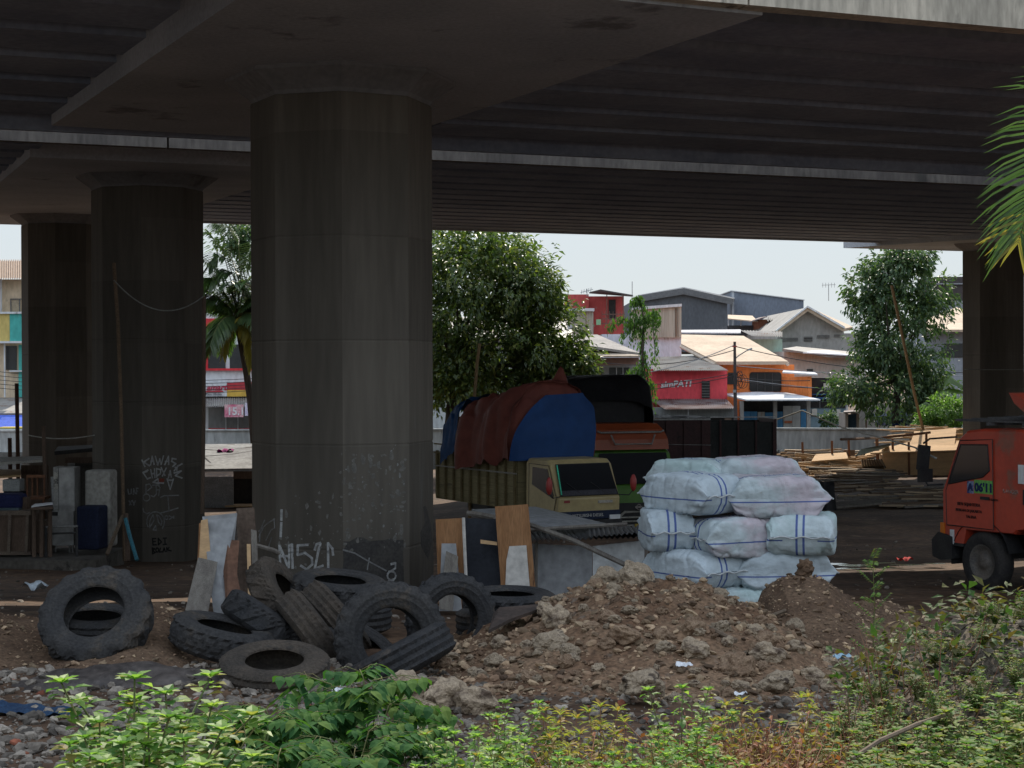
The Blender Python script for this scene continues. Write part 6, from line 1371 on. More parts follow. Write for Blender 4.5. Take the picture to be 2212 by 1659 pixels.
stackboards(1752, 1830, 974, 1038, 73.5, 120, 'loose plank in the long heap left of the plywood shed', 41, TB, group='planks in the left heap', spread=6.5, ln=(1.4, 4.2), flat=.10)
stackboards(1800, 1900, 1012, 1088, 60, 110, 'loose plank in the middle heap before the plywood shed', 42, [TB[2], TB[3], TB[2], TB[1]], group='planks in the middle heap', spread=9, ln=(1.2, 2.8))
stackboards(1880, 2040, 1050, 1094, 53, 70, 'loose plank in the low right heap by the red truck', 43, [TB[3], TB[2], TB[1]], group='planks in the right heap', spread=3, ln=(1.0, 2.6))
stackboards(1960, 2090, 922, 962, 79, 40, 'pale sawn board on the tall stack behind the plywood shed', 44, [PLY, TB[1]], group='boards on the tall stack', spread=3, ln=(1.7, 3.5), flat=.1)
board([(1850, 986, 59), (1920, 966, 80), (1925, 958, 63), (1862, 970, 62)], .05, mat('pale green sheet', (.42, .45, .36), (.36, .39, .31), s=1), 'pale greenish sheet tilted on the plank heap', 'sheet')
board([(1822, 972, 77), (1847, 972, 77), (1847, 990, 77), (1822, 990, 77)], .05, mat('brown panel', (.22, .16, .12)), 'small brown panel hung between two stakes', 'panel')
mb = MB(); corr(mb, P(1862, 1012, 75), P(1915, 1010, 75), P(1905, 992, 69.5), P(1860, 992, 69.5), 9, .025); mb.thing('tin_sheet', mat('pale tin', (.42, .41, .38), rough=.5), label='pale corrugated sheet lying among the planks', cat='tin sheet')
board([(1845, 1022, 73.5), (1910, 1020, 73.5), (1905, 1003, 77), (1850, 1003, 77)], .04, PLY, 'bare plywood sheet lying flat beside the shed', 'sheet')
board([(1762, 1088, 52), (1905, 1076, 52.5), (1905, 1086, 52), (1765, 1098, 51.6)], .06, TB[3], 'long dark beam lying along the front of the plank heap', 'beam')
for k, (u0, v0, u1, v1, lab) in enumerate(((1733, 955, 1736, 1018, 'leftmost brown stake before the stone footing'), (1797, 952, 1798, 990, 'second brown stake with a panel beside it'), (1833, 950, 1836, 1010, 'dark stake left under the rail'), (1894, 946, 1899, 1070, 'thick brown stake carrying the rail'), (1928, 948, 1930, 1005, 'pale stake right of the thick one'), (1963, 955, 1964, 1005, 'short stake beside the tall board stack'), (2001, 934, 2001, 960, 'stub stake at the right end of the rail'))):
    stick([(u0, v0, 76 - k * .2), (u1, max(v1 + 15, 1028), 76 - k * .2)], .075 if k == 3 else .055, lab, mat('stake wood %d' % k, (.20, .10, .055), (.15, .075, .045), s=3, st=(4, 4, .6)), 'stake', 'stake')
stick([(1817, 949, 66.4), (1900, 946, 75), (1960, 940, 75), (2010, 934, 75)], .06, 'crooked wooden rail on top of the stakes', mat('rail wood', (.16, .085, .05), (.12, .065, .04), s=3), 'rail', 'wooden_rail')
mb = MB(); mb.grid(lambda a, b: P(1763 + 38 * a + 6 * b, 1040 + 62 * b, 50 - .8 * b) + Vector((0, .2 * noise.noise(Vector((a * 4, b * 4, 0))), 0)), 8, 10); mb.thing('rubber_sheet', BLK, True, label='black rubber flap hanging beside the pink topped sack', cat='rubber sheet')
for pts, lb in (([(1962, 972, 75.8), (2062, 962, 75.8), (2066, 925, 78.4), (1975, 932, 78.4)], 'large tilted plywood sheet on the tall board stack'), ([(1985, 990, 75), (2066, 982, 75), (2060, 966, 76.6), (1978, 973, 76.6)], 'reddish tilted sheet below the large plywood one'), ([(1753, 996, 74), (1832, 990, 74), (1828, 977, 76), (1762, 981, 76)], 'sunlit plywood sheet on the left plank heap'), ([(1846, 1026, 73), (1914, 1023, 73), (1908, 1006, 75), (1850, 1007, 75)], 'sunlit plywood sheet between the stake and the shed'), ([(1868, 984, 76), (1935, 974, 76), (1930, 962, 78), (1876, 968, 78)], 'pale sheet sloping behind the thick stake')):
    board(pts, .05, PLY if 'reddish' not in lb else mat('pinkish sheet', (.50, .24, .17), (.42, .2, .14)), lb, 'sheet')
stackboards(1752, 1850, 985, 1030, 72, 60, 'sunbleached plank on the near side of the left heap', 51, [TB[0], TB[1]], group='sunbleached planks in the left heap', spread=4, ln=(.8, 2.2), t=.09, flat=.16)
# puddle
mb = MB(); random.seed(6)
pd = []
for u, v, hw, hh in ((1800, 1218, 32, 2.0), (1850, 1221, 40, 2.4), (1905, 1216, 36, 1.6), (1960, 1220, 45, 1.8), (1830, 1228, 30, 1.6), (1920, 1227, 34, 1.3), (2020, 1217, 25, 1.2)):
    pd.append([PZ(u + hw * cos(a) * random.uniform(.8, 1.1), v + hh * sin(a) * random.uniform(.7, 1.2), -3.64) for a in [k * pi / 7 for k in range(14)]])
WT = mat('puddle water', (.05, .045, .04), (.06, .055, .05), s=1, rough=.06, spec=.9, bump=.06, bs=3, fine=0)
[mb.add([(p.x, p.y, -3.64) for p in q], [tuple(range(len(q)))]) for q in pd]; mb.build('puddle', WT, kind='structure')
# person on the street
def person(p, shirt, skin, label, h=1.62):
    bm_v = {'pel': (0, 0, .50 * h), 'wa': (0, 0, .60 * h), 'ch': (0, 0, .74 * h), 'nk': (0, 0, .83 * h), 'hd': (0, -.01, .89 * h), 'tp': (0, 0, .965 * h),
            'ls': (.105 * h, 0, .80 * h), 'le': (.13 * h, .01, .62 * h), 'lh': (.125 * h, -.04, .46 * h), 'rs': (-.105 * h, 0, .80 * h), 're': (-.13 * h, .01, .62 * h), 'rh': (-.125 * h, -.04, .46 * h),
            'lk': (.06 * h, -.02, .27 * h), 'la': (.06 * h, .02, .04 * h), 'lt': (.065 * h, -.10, .02 * h), 'rk': (-.06 * h, .03, .27 * h), 'ra': (-.06 * h, .08, .04 * h), 'rt': (-.065 * h, -.03, .02 * h)}
    rad = {'pel': .085, 'wa': .08, 'ch': .095, 'nk': .034, 'hd': .06, 'tp': .045, 'ls': .04, 'le': .028, 'lh': .02, 'rs': .04, 're': .028, 'rh': .02, 'lk': .04, 'la': .026, 'lt': .022, 'rk': .04, 'ra': .026, 'rt': .022}
    ks = list(bm_v); E = [('pel', 'wa'), ('wa', 'ch'), ('ch', 'nk'), ('nk', 'hd'), ('hd', 'tp'), ('ch', 'ls'), ('ls', 'le'), ('le', 'lh'), ('ch', 'rs'), ('rs', 're'), ('re', 'rh'), ('pel', 'lk'), ('lk', 'la'), ('la', 'lt'), ('pel', 'rk'), ('rk', 'ra'), ('ra', 'rt')]
    def sk(names, edges, m_, nm, grow=1.0, parent=None):
        me = bpy.data.meshes.new(nm); idx = {k: i for i, k in enumerate(names)}
        me.from_pydata([bm_v[k] for k in names], [(idx[a], idx[b]) for a, b in edges], [])
        o = bpy.data.objects.new(nm, me); COL.objects.link(o); md = o.modifiers.new('skin', 'SKIN'); sv = me.skin_vertices[0].data
        for k in names: sv[idx[k]].radius = (rad[k] * h * grow * (1.15 if k in ('ch', 'pel', 'wa') else 1), rad[k] * h * grow * (.72 if k in ('ch', 'pel', 'wa') else 1)); sv[idx[k]].use_root = (k == names[0])
        s2_ = o.modifiers.new('sub', 'SUBSURF'); s2_.levels = 1; s2_.render_levels = 1; me.materials.append(m_)
        if parent: o.parent = parent
        return o
    b = sk(ks, E, skin, 'person'); b.location = p
    tag(b, label, 'person')
    sk(['pel', 'wa', 'ch', 'ls', 'rs', 'le', 're'], [('pel', 'wa'), ('wa', 'ch'), ('ch', 'ls'), ('ch', 'rs'), ('ls', 'le'), ('rs', 're')], shirt, 'shirt', 1.14, b)
    sk(['pel', 'lk', 'rk', 'la', 'ra'], [('pel', 'lk'), ('pel', 'rk'), ('lk', 'la'), ('rk', 'ra')], mat('dark trousers', (.03, .03, .04)), 'trousers', 1.15, b)
    hm = MB(); blob(hm, (0, .012, .925 * h), (.058 * h, .062 * h, .055 * h), 2, 1, .08); hm.build('hair', mat('black hair', (.01, .009, .008)), b, True)
    return b
pp = P(1590, 917, 108); person(Vector((pp.x, 108, pp.z - 1.62)), mat('pink shirt', (.62, .16, .22)), mat('brown skin', (.22, .11, .065)), 'dark haired person in a pink shirt, head showing above the wall by the street pole')
# ------------------------------------------------------------------ trees and plants
def rv(s=1.0): return Vector((random.uniform(-s, s), random.uniform(-s, s), random.uniform(-s, s)))
def crown(mb, lobes, nclump, nleaf, size, seed, droop=.3, cl=.45, gap=.0, wide=.42):
    random.seed(seed); tips = []
    for i in range(nclump):
        c, r = lobes[i % len(lobes)]
        d = rv(); 
        while d.length > 1 or d.length < .05: d = rv()
        k = random.uniform(.62, 1.0) if random.random() < .75 else random.uniform(.1, .6)
        d = d.normalized(); k *= 1 + .22 * noise.noise(d * 2.3 + Vector((seed, i % len(lobes), 0)))
        p = c + Vector((d.x * r[0], d.y * r[1], d.z * r[2])) * k
        if gap and noise.noise(p * .9 + Vector((seed, 0, 0))) < -gap: continue
        tips.append(p); out = (d + Vector((0, 0, -droop))).normalized()
        for j in range(nleaf):
            q = p + rv(cl) * random.random() ** .5
            ld = (out + rv(.9)).normalized(); ld.z -= droop * random.random()
            mb.leaf(q, ld, (Vector((0, 0, 1)) + rv(.7)).normalized(), size * random.uniform(.6, 1.25), size * wide * random.uniform(.8, 1.2))
    return tips
def limbs(mb, base, fork, tips, r0, seed, n=16):
    random.seed(seed); mb.tube([base, base.lerp(fork, .5) + rv(.12), fork], [r0, r0 * .85, r0 * .7], 10)
    for t in random.sample(tips, min(n, len(tips))):
        m_ = fork.lerp(t, .5) + rv(.3) + Vector((0, 0, .3)); mb.tube([fork, fork.lerp(m_, .5) + rv(.12), m_, t], [r0 * .45, r0 * .3, r0 * .18, r0 * .05], 6)
BARK = mat('grey brown bark', (.075, .06, .05), (.045, .037, .03), s=5, rough=.95, st=(2, 2, .4), bump=.4)
LF1 = leafmat('dark glossy leaves', [(.045, .075, .028), (.065, .105, .035), (.10, .15, .04), (.20, .22, .055)], .38, .33, .5)
LF2 = leafmat('blue green leaves', [(.04, .075, .04), (.055, .105, .05), (.08, .135, .06), (.13, .18, .07)], .35, .42, .4)
LF3 = leafmat('hanging bright leaves', [(.03, .075, .015), (.055, .12, .02), (.10, .19, .03)], .4, .4, .4)
LF4 = leafmat('fresh bush leaves', [(.07, .14, .04), (.12, .22, .06), (.18, .30, .09)], .4, .45)
def tree(name, base, fork, lobes, nclump, nleaf, size, lm, r0, seed, label, **k):
    r = put(name, base, label=label, cat='tree')
    c = MB(); tips = crown(c, lobes, nclump, nleaf, size, seed, **k)
    t = MB(); limbs(t, base, fork, tips, r0, seed)
    t.build('trunk', BARK, r, True, world=True); c.build('crown', lm, r, world=True); return r
def lob(u, v, Y, ru, rv_, ry=None):
    s = px(Y); return (P(u, v, Y), (ru * s, (ry or ru) * s, rv_ * s))
YT = 79
b_ = P(965, 1000, YT); b_.z = gz(b_.x, YT)
tree('broadleaf_tree', b_, P(985, 800, YT), [lob(960, 610, YT, 190, 130), lob(1080, 610, YT, 130, 95), lob(1130, 740, YT, 145, 100), lob(1000, 750, YT, 150, 100), lob(1190, 790, YT, 92, 75), lob(880, 720, YT, 150, 120), lob(1020, 540, YT + 1, 130, 70), lob(1150, 640, YT, 75, 75), lob(1000, 835, YT, 130, 55), lob(1170, 835, YT, 80, 45), lob(1230, 800, YT, 50, 55)], 2300, 17, .34, LF1, .40, 5, 'big dark glossy leaved tree rising behind the tarped trucks', droop=.35, cl=.5, gap=.50)
YR = 98
b_ = P(1925, 960, YR); b_.z = STZ
tree('feathery_tree', b_, P(1940, 820, YR), [lob(1935, 590, YR, 85, 55), lob(1880, 640, YR, 62, 62), lob(1990, 650, YR, 75, 75), lob(1940, 700, YR, 95, 85), lob(1900, 760, YR, 70, 60), lob(1990, 780, YR, 80, 75), lob(1850, 840, YR, 65, 40), lob(1940, 850, YR, 95, 70), lob(2010, 850, YR, 60, 60), lob(1960, 560, YR, 55, 35)], 1250, 17, .36, LF2, .28, 9, 'tall airy green tree standing behind the concrete wall at right', droop=.5, cl=.5, gap=.20)
YW = 110
r = put('weeping_tree', Vector((P(1392, 900, YW).x, YW, STZ)), label='slim drooping green tree before the white and red houses', cat='tree')
random.seed(4); c = MB(); t = MB()
tr = [Vector((P(1392, 900, YW).x, YW, STZ)), P(1392, 850, YW), P(1388, 760, YW), P(1392, 690, YW), P(1380, 645, YW)]
t.tube(tr, [.14, .12, .09, .06, .02], 6)
hang = [((1392, 700), (1410, 690), (1416, 790)), ((1390, 720), (1360, 690), (1345, 735)), ((1390, 720), (1340, 684), (1312, 712)), ((1378, 648), (1370, 650), (1368, 690)), ((1392, 760), (1398, 800), (1402, 900)), ((1388, 780), (1380, 830), (1384, 890)), ((1390, 700), (1384, 760), (1386, 850)), ((1392, 800), (1366, 800), (1352, 828)), ((1392, 820), (1410, 830), (1408, 880)), ((1376, 642), (1384, 650), (1396, 690)), ((1390, 690), (1372, 690), (1366, 740)), ((1392, 690), (1418, 672), (1420, 700))]
for a, b, d in hang:
    q = [P(a[0], a[1], YW), P(b[0], b[1], YW + random.uniform(-.6, .6)), P(d[0], d[1], YW + random.uniform(-.8, .8))]; t.tube(q, [.05, .035, .01], 5)
    for i in range(170):
        f = random.random(); p = q[0].lerp(q[1], f * 2) if f < .5 else q[1].lerp(q[2], f * 2 - 1)
        c.leaf(p + rv(.26), (Vector((random.uniform(-.5, .5), random.uniform(-.5, .5), -1))), rv().normalized(), random.uniform(.2, .38), .11)
t.build('trunk', BARK, r, True, world=True); c.build('crown', LF3, r, world=True)
# palms
PGR = leafmat('palm green', [(.04, .085, .015), (.07, .13, .025), (.11, .18, .035)], .35, .35, .5); PYL = leafmat('yellowing palm', [(.24, .21, .04), (.32, .26, .05), (.18, .18, .045)], .4, .45); PDK = leafmat('dark palm', [(.04, .075, .03), (.06, .10, .04), (.10, .15, .06)], .3, .35, .5)
def frond(mb, pts, ll, n, seed, lw=.045, sag=.35, drop=.10, spread=1.0, stalk=None, both=True):
    """pinnate leaf along the 3-D polyline pts"""
    random.seed(seed); m_ = len(pts) - 1
    for i in range(n):
        f = .12 + .86 * i / (n - 1); k = f * m_; a = int(min(k, m_ - 1)); p = pts[a].lerp(pts[a + 1], k - a); d = (pts[a + 1] - pts[a]).normalized()
        s_ = d.cross(Vector((0, 0, 1))); s_ = s_.normalized() if s_.length > .05 else Vector((1, 0, 0))
        L_ = ll * (.55 + .45 * sin(pi * min(1, f * .85 + .1))) * random.uniform(.88, 1.08)
        for sg in ((-1, 1) if both else (1,)):
            dd = (s_ * sg * spread + d * (.55 + .8 * f) + Vector((0, 0, -drop)) + rv(.07)).normalized()
            e1 = p + dd * L_ * .55; e2 = e1 + (dd + Vector((0, 0, -sag))).normalized() * L_ * .45
            w_ = dd.cross(Vector((0, 0, 1)) if abs(dd.z) < .9 else Vector((1, 0, 0))).normalized() * lw * .5; w2 = Vector((0, 0, 1)) * lw * .12
            q = len(mb.v); mb.v += [tuple(p - w_ * .5), tuple(p + w_ * .5), tuple(e1 + w_ + w2), tuple(e1 - w_ + w2), tuple(e2)]
            mb.f += [(q, q + 1, q + 2, q + 3), (q + 3, q + 2, q + 4)]
    if stalk is not None: stalk.tube(pts, [.03 * (1 - .8 * i / m_) for i in range(m_ + 1)], 5)
def palm(base, tops, label, Y, fr, name='coconut_palm', lw=.10, drop=.75, r0=.16, ll=1.15):
    r = put(name, base, label=label, cat='palm'); t = MB(); t.tube([base] + tops, [r0 * 1.25] + [r0] * len(tops), 9)
    t.build('trunk', BARK, r, True, world=True)
    for k, (pts, m_, l_) in enumerate(fr):
        st_ = MB(); f_ = MB(); frond(f_, pts, l_ or ll, 60, k, lw=lw, drop=drop, stalk=st_)
        o = f_.build('frond', m_, r, world=True); st_.build('rachis', cm('palm stalk', (.13, .14, .05)), o, True, world=True)
YP = 79
bp = Vector((P(556, 950, YP).x, YP, STZ + .5)); ct_ = P(512, 690, YP); rl = []
random.seed(12)
for k in range(24):
    a = 2 * pi * k / 24 + .3; up = random.uniform(-.2, 3.4); L_ = random.uniform(2.8, 4.6); o = ct_ + Vector((0, 0, .1)); q = [o]
    d = Vector((cos(a), sin(a) * .8, up)).normalized()
    for j in range(1, 6): d = (d + Vector((0, 0, -.20 - .04 * j))).normalized(); q.append(q[-1] + d * L_ / 5)
    rl.append((q, PDK if k % 3 else PGR, None))
rl.append(([ct_, P(525, 680, YP - .6), P(538, 720, YP - 1), P(546, 790, YP - 1.2)], PYL, .95)); rl.append(([ct_, P(500, 690, YP - .7), P(488, 720, YP - 1), P(482, 770, YP - 1.2)], PYL, .7))
rl.append(([ct_, P(470, 640, YP - .5), P(445, 650, YP - .8), P(425, 700, YP - 1)], PGR, .9))
for q_ in ([(512, 690), (500, 610), (480, 540), (450, 500), (420, 505)], [(512, 690), (520, 600), (515, 530), (495, 490), (470, 480)], [(512, 690), (528, 620), (542, 560), (560, 520)], [(515, 690), (490, 640), (465, 600), (440, 600), (425, 635)], [(512, 690), (505, 600), (490, 560), (470, 545), (452, 570)], [(512, 690), (515, 640), (505, 590), (480, 580), (455, 610)]):
    rl.append(([P(a_, b__, YP - .3 * i_) for i_, (a_, b__) in enumerate(q_)], PDK if q_[1][0] > 502 else PGR, 1.2))
palm(bp, [P(540, 860, YP), P(530, 790, YP), ct_], 'coconut palm with a yellowing frond seen between the dark column and the big pier', YP, rl)
b_ = Vector((P(575, 950, 93).x, 93, STZ)); tree('leafy_tree', b_, P(570, 760, 93), [lob(560, 560, 93, 60, 95), lob(600, 640, 93, 70, 90), lob(520, 510, 93, 50, 45), lob(545, 690, 93, 40, 50)], 420, 16, .34, LF2, .2, 23, 'green leafy tree rising behind the coconut palm left of the big pier', cl=.5, gap=.25)
# nearer palm: trunk stands outside the frame on the right, one frond hangs into view
YN = 15.5
bn = Vector((P(2620, 900, YN).x, YN + .6, gz(6.5, YN))); cn = P(2600, 60, YN + .5)
vis = [cn, P(2480, 130, YN + .2), P(2390, 165, YN), P(2322, 225, YN - .1), P(2278, 305, YN - .15), P(2248, 385, YN - .2), P(2220, 455, YN - .2), P(2205, 505, YN - .2)]
fr = []
for k in range(8):
    a = -1.1 + k * .28; d = Vector((cos(a), sin(a), .7)).normalized(); q = [cn]
    for j in range(1, 6): d = (d + Vector((0, 0, -.25))).normalized(); q.append(q[-1] + d * .55)
    fr.append((q, PGR, .6))
palm(bn, [cn.lerp(bn, .5), cn], 'coconut palm outside the right edge with one feathery frond hanging into view', YN, fr, ll=.7, lw=.035)
_pr = [o for o in S.objects if o.name.startswith('coconut_palm') and o.location.y < 30][0]
def hangfrond(pts, ll, n, seed):
    """frond hanging down in profile: long leaflets sweep out to both sides and bend down"""
    random.seed(seed); f_ = MB(); m_ = len(pts) - 1
    for i in range(n):
        f = .10 + .90 * i / (n - 1); k = f * m_; a = int(min(k, m_ - 1)); p = pts[a].lerp(pts[a + 1], k - a); d = (pts[a + 1] - pts[a]).normalized()
        for sg in (-1, 1):
            s_ = Vector((sg, 0, 0)); s_ = (s_ - d * s_.dot(d)).normalized()
            lean = .55 + 1.5 * max(0, f - .55) / .45
            dd = (s_ + d * lean + Vector((0, random.uniform(-.35, .15), random.uniform(-.06, .10)))).normalized(); L_ = ll * (.72 + .28 * sin(pi * f)) * random.uniform(.85, 1.1)
            e0 = p + dd * L_ * .35; e1 = e0 + (dd + Vector((0, 0, -.16))).normalized() * L_ * .35; e2 = e1 + (dd + Vector((0, 0, -.42))).normalized() * L_ * .30
            w_ = (dd.cross(Vector((0, 1, 0)))).normalized(); h = .013
            q = len(f_.v); f_.v += [tuple(p - w_ * h * .6), tuple(p + w_ * h * .6), tuple(e0 + w_ * h), tuple(e0 - w_ * h), tuple(e1 + w_ * h * .7), tuple(e1 - w_ * h * .7), tuple(e2)]
            f_.f += [(q, q + 1, q + 2, q + 3), (q + 3, q + 2, q + 4, q + 5), (q + 5, q + 4, q + 6)]
    return f_
hf = hangfrond(vis, .74, 50, 3).build('frond', leafmat('hanging frond', [(.03, .07, .015), (.05, .105, .02), (.08, .14, .03)], .35, .4, .5), _pr, world=True)
yf = hangfrond([P(2222, 450, YN - .2), P(2210, 490, YN - .2), P(2203, 512, YN - .2), P(2200, 522, YN - .2)], .46, 8, 5).build('frond_tip', PYL, _pr, world=True)
MB().tube(vis, [.03, .028, .025, .02, .016, .012, .008, .004], 6).build('rachis', cm('palm stalk', (.13, .14, .05)), hf, True, world=True)
mb = MB(); st_ = MB(); 
# banana clump and pale bush behind the wall
YB = 92
r = put('banana_plant', Vector((P(2050, 900, YB).x, YB, STZ)), label='banana plant with broad arching leaves next to the right hand pier', cat='banana plant')
def bleaf(pts, w_, name='leaf'):
    m = MB(); q = [P(*p) for p in pts]; n = 12
    def at(f): k = f * (len(q) - 1); a = int(min(k, len(q) - 2)); return q[a].lerp(q[a + 1], k - a)
    def fn(a, b):
        p = at(b); s_ = (a - .5) * 2; ww = w_ * sin(pi * (.06 + .92 * b)) ** .7; return p + Vector((.25 * s_ * ww, .6 * s_ * ww, -abs(s_) * ww * .75))
    m.grid(fn, 6, n); return m.build(name, PGR, r, True, world=True)
bleaf([(2052, 860, YB), (2040, 820, YB), (2052, 812, YB - .4), (2085, 836, YB - .8)], .55); bleaf([(2052, 880, YB), (2030, 845, YB), (2050, 838, YB - .4), (2090, 846, YB - .8)], .45); bleaf([(2052, 900, YB), (2022, 880, YB - .3), (2000, 868, YB - .5), (1975, 880, YB - .8)], .4); bleaf([(2052, 900, YB), (2060, 870, YB - .3), (2078, 868, YB - .5), (2100, 880, YB - .8)], .4)
MB().tube([Vector((P(2052, 900, YB).x, YB, STZ)), P(2052, 860, YB)], [.16, .1], 8).build('stem', PGR, r, True, world=True)
r = put('bush', Vector((P(2045, 930, 84).x, 84, gz(20, 84))), label='pale green sunlit bush at the foot of the right hand pier', cat='bush'); c = MB()
crown(c, [lob(2040, 890, 84, 48, 36), lob(2010, 908, 84, 28, 20), lob(2070, 900, 84, 40, 38)], 190, 16, .22, 15, cl=.3); c.build('foliage', LF4, r, world=True)
r = put('bush', Vector((P(1788, 920, 124).x, 124, STZ)), label='small dark shrub before the blue shop', cat='bush'); c = MB(); crown(c, [lob(1790, 908, 124, 18, 14)], 40, 14, .3, 16, cl=.35); c.build('foliage', LF2, r, world=True)
r = house('pale_house', 1000, 138, 'pale house wall glimpsed through the lower branches of the big tree')
part('wall', plaster('pale green white', (.50, .54, .54)), r, lambda m: fbx(m, 700, 1232, 730, 900, 138, 8, STZ)); part('roof', TINR, r, lambda m: poly3(m, [(690, 735, 136), (1236, 735, 136), (1236, 690, 143), (690, 690, 143)], .2)); part('window', GL, r, lambda m: fbx(m, 960, 1000, 790, 830, 137.9, .15))
# ---- weeds
WA = leafmat('pale green weed leaves', [(.06, .14, .04), (.11, .22, .05), (.19, .32, .08), (.30, .40, .13), (.24, .17, .06)], .46, .5, .3)
WY = leafmat('yellow green weed leaves', [(.14, .20, .04), (.22, .26, .05), (.30, .27, .08), (.28, .15, .05)], .45, .5, .3)
WB = leafmat('dark compound leaves', [(.025, .08, .028), (.04, .11, .035), (.065, .15, .04), (.11, .17, .04)], .32, .8, .08)
WC_ = leafmat('dry red weeds', [(.22, .07, .035), (.26, .12, .05), (.15, .14, .045), (.30, .19, .08), (.15, .045, .03)], .35, .6, .2)
WD = leafmat('dull green weed leaves', [(.06, .13, .035), (.09, .18, .045), (.15, .24, .06), (.25, .26, .08), (.20, .12, .05)], .46, .55, .2)
STG = mat('green stem', (.10, .14, .05), (.14, .12, .05), s=5); STR = mat('red brown stem', (.17, .065, .04), (.22, .12, .07), s=5)
def weed_proto(kind, seed):
    """returns (leaf MB, stem MB), about 1 m tall, base at the origin"""
    random.seed(seed); lf = MB(); sm = MB()
    if kind in 'AYD':
        ns = {'A': 15, 'Y': 7, 'D': 15}[kind]
        for s_ in range(ns):
            a = random.uniform(0, 6.28); h = random.uniform(.5, 1.0) if s_ else 1.0; ln = .50 * random.uniform(.2, 1) if s_ else .03
            tp = Vector((cos(a) * ln, sin(a) * ln, h)); md = Vector((tp.x * .35, tp.y * .35, h * .55)); b0 = Vector((0, 0, 0))
            sm.tube([b0, md, tp], [.009, .007, .004], 5)
            n = int((64 if kind != 'Y' else 34) * h) + 8
            for i in range(n):
                f = .18 + .82 * i / n; p = (b0.lerp(md, f / .55) if f < .55 else md.lerp(tp, (f - .55) / .45)); an = i * 2.4 + random.uniform(-.4, .4)
                L_ = {'A': .078, 'Y': .15, 'D': .075}[kind] * random.uniform(.7, 1.25) * (1.15 - .35 * f); wd = {'A': .78, 'Y': .34, 'D': .55}[kind]
                d = Vector((cos(an), sin(an), random.uniform(-.25, .55))); pt = p + d * .03
                lf.ovate(pt, d, Vector((0, 0, 1)) + rv(.3), L_, L_ * wd, .25, .12)
            for i in range(8):                       # rosette at the tip
                an = i * 2 * pi / 8 + a; L_ = {'A': .075, 'Y': .12, 'D': .07}[kind] * random.uniform(.8, 1.1)
                lf.ovate(tp, Vector((cos(an), sin(an), .45 if i % 2 else .9)), Vector((0, 0, 1)), L_, L_ * (.66 if kind != 'Y' else .33), .3, .15)
    elif kind == 'B':
        for s_ in range(8):
            a = s_ * 2 * pi / 8 + random.uniform(-.3, .3); h = random.uniform(.45, 1.0); ln = random.uniform(.35, .95); q = [Vector((0, 0, 0))]
            for f in (.3, .6, .85, 1.0): q.append(Vector((cos(a) * ln * f ** 1.2, sin(a) * ln * f ** 1.2, h * sin(f * 2.0) / .95)))
            sm.tube(q, [.012, .01, .008, .006, .003], 5)
            for i in range(7):                       # compound leaves
                f = .35 + .65 * i / 6; k = f * 4; j = int(min(k, 3)); p = q[j].lerp(q[j + 1], k - j); an = a + (1 if i % 2 else -1) * random.uniform(.4, 1.3); rd = Vector((cos(an), sin(an), random.uniform(-.1, .3))); L_ = random.uniform(.30, .46)
                tipq = p + rd * L_ + Vector((0, 0, -.05)); sm.tube([p, p + rd * L_ * .5 + Vector((0, 0, .02)), tipq], [.004, .003, .002], 4)
                sd = rd.cross(Vector((0, 0, 1))).normalized()
                for g in range(4):
                    pp_ = p.lerp(tipq, .2 + .8 * g / 3)
                    for sg in (-1, 1): lf.ovate(pp_, sd * sg + rd * .35 + Vector((0, 0, -.25)), Vector((0, 0, 1)) + rv(.25), .19 * random.uniform(.75, 1.2), .12, .3, .06)
    elif kind == 'C':
        for s_ in range(46):
            a = random.uniform(0, 6.28); ln = random.uniform(.1, .7); h = random.uniform(.35, 1.0); q = [Vector((random.uniform(-.15, .15), random.uniform(-.15, .15), 0)), Vector((cos(a) * ln * .4, sin(a) * ln * .4, h * .6)), Vector((cos(a) * ln, sin(a) * ln, h))]
            sm.tube(q, [.006, .004, .002], 4)
            for i in range(15):
                f = .3 + .7 * i / 15; p = q[0].lerp(q[1], f * 2) if f < .5 else q[1].lerp(q[2], f * 2 - 1)
                lf.leaf(p, rv().normalized() + Vector((0, 0, .2)), Vector((0, 0, 1)) + rv(.6), random.uniform(.04, .085), .03, .2, .1)
    elif kind == 'E':
        q = [Vector((0, 0, 0)), Vector((.02, 0, .35)), Vector((-.01, .02, .7)), Vector((.01, 0, 1.0))]; sm.tube(q, [.010, .008, .006, .003], 5)
        for i in range(17):
            f = .22 + .78 * i / 16; k = f * 3; j = int(min(k, 2)); p = q[j].lerp(q[j + 1], k - j); an = i * 2.5; rd = Vector((cos(an), sin(an) * .6, random.uniform(.1, .5))).normalized(); L_ = .30 * (1.15 - f * .7); sd = rd.cross(Vector((0, 0, 1))).normalized(); sm.tube([p, p + rd * L_], [.003, .002], 4)
            for g in range(7):
                pp_ = p + rd * L_ * (.15 + .85 * g / 6)
                for sg in (-1, 1): lf.leaf(pp_, sd * sg + rd * .4, Vector((0, 0, 1)) + rv(.3), .055, .03, .2, .1)
    return lf, sm
KIND = {'A': (WA, STG, 'leafy_weed'), 'Y': (WY, STR, 'yellowing_weed'), 'B': (WB, STG, 'compound_leaf_shrub'), 'C': (WC_, STR, 'dry_weed'), 'D': (WD, STG, 'green_weed'), 'E': (WA, STG, 'sapling')}
WPROTO = {}
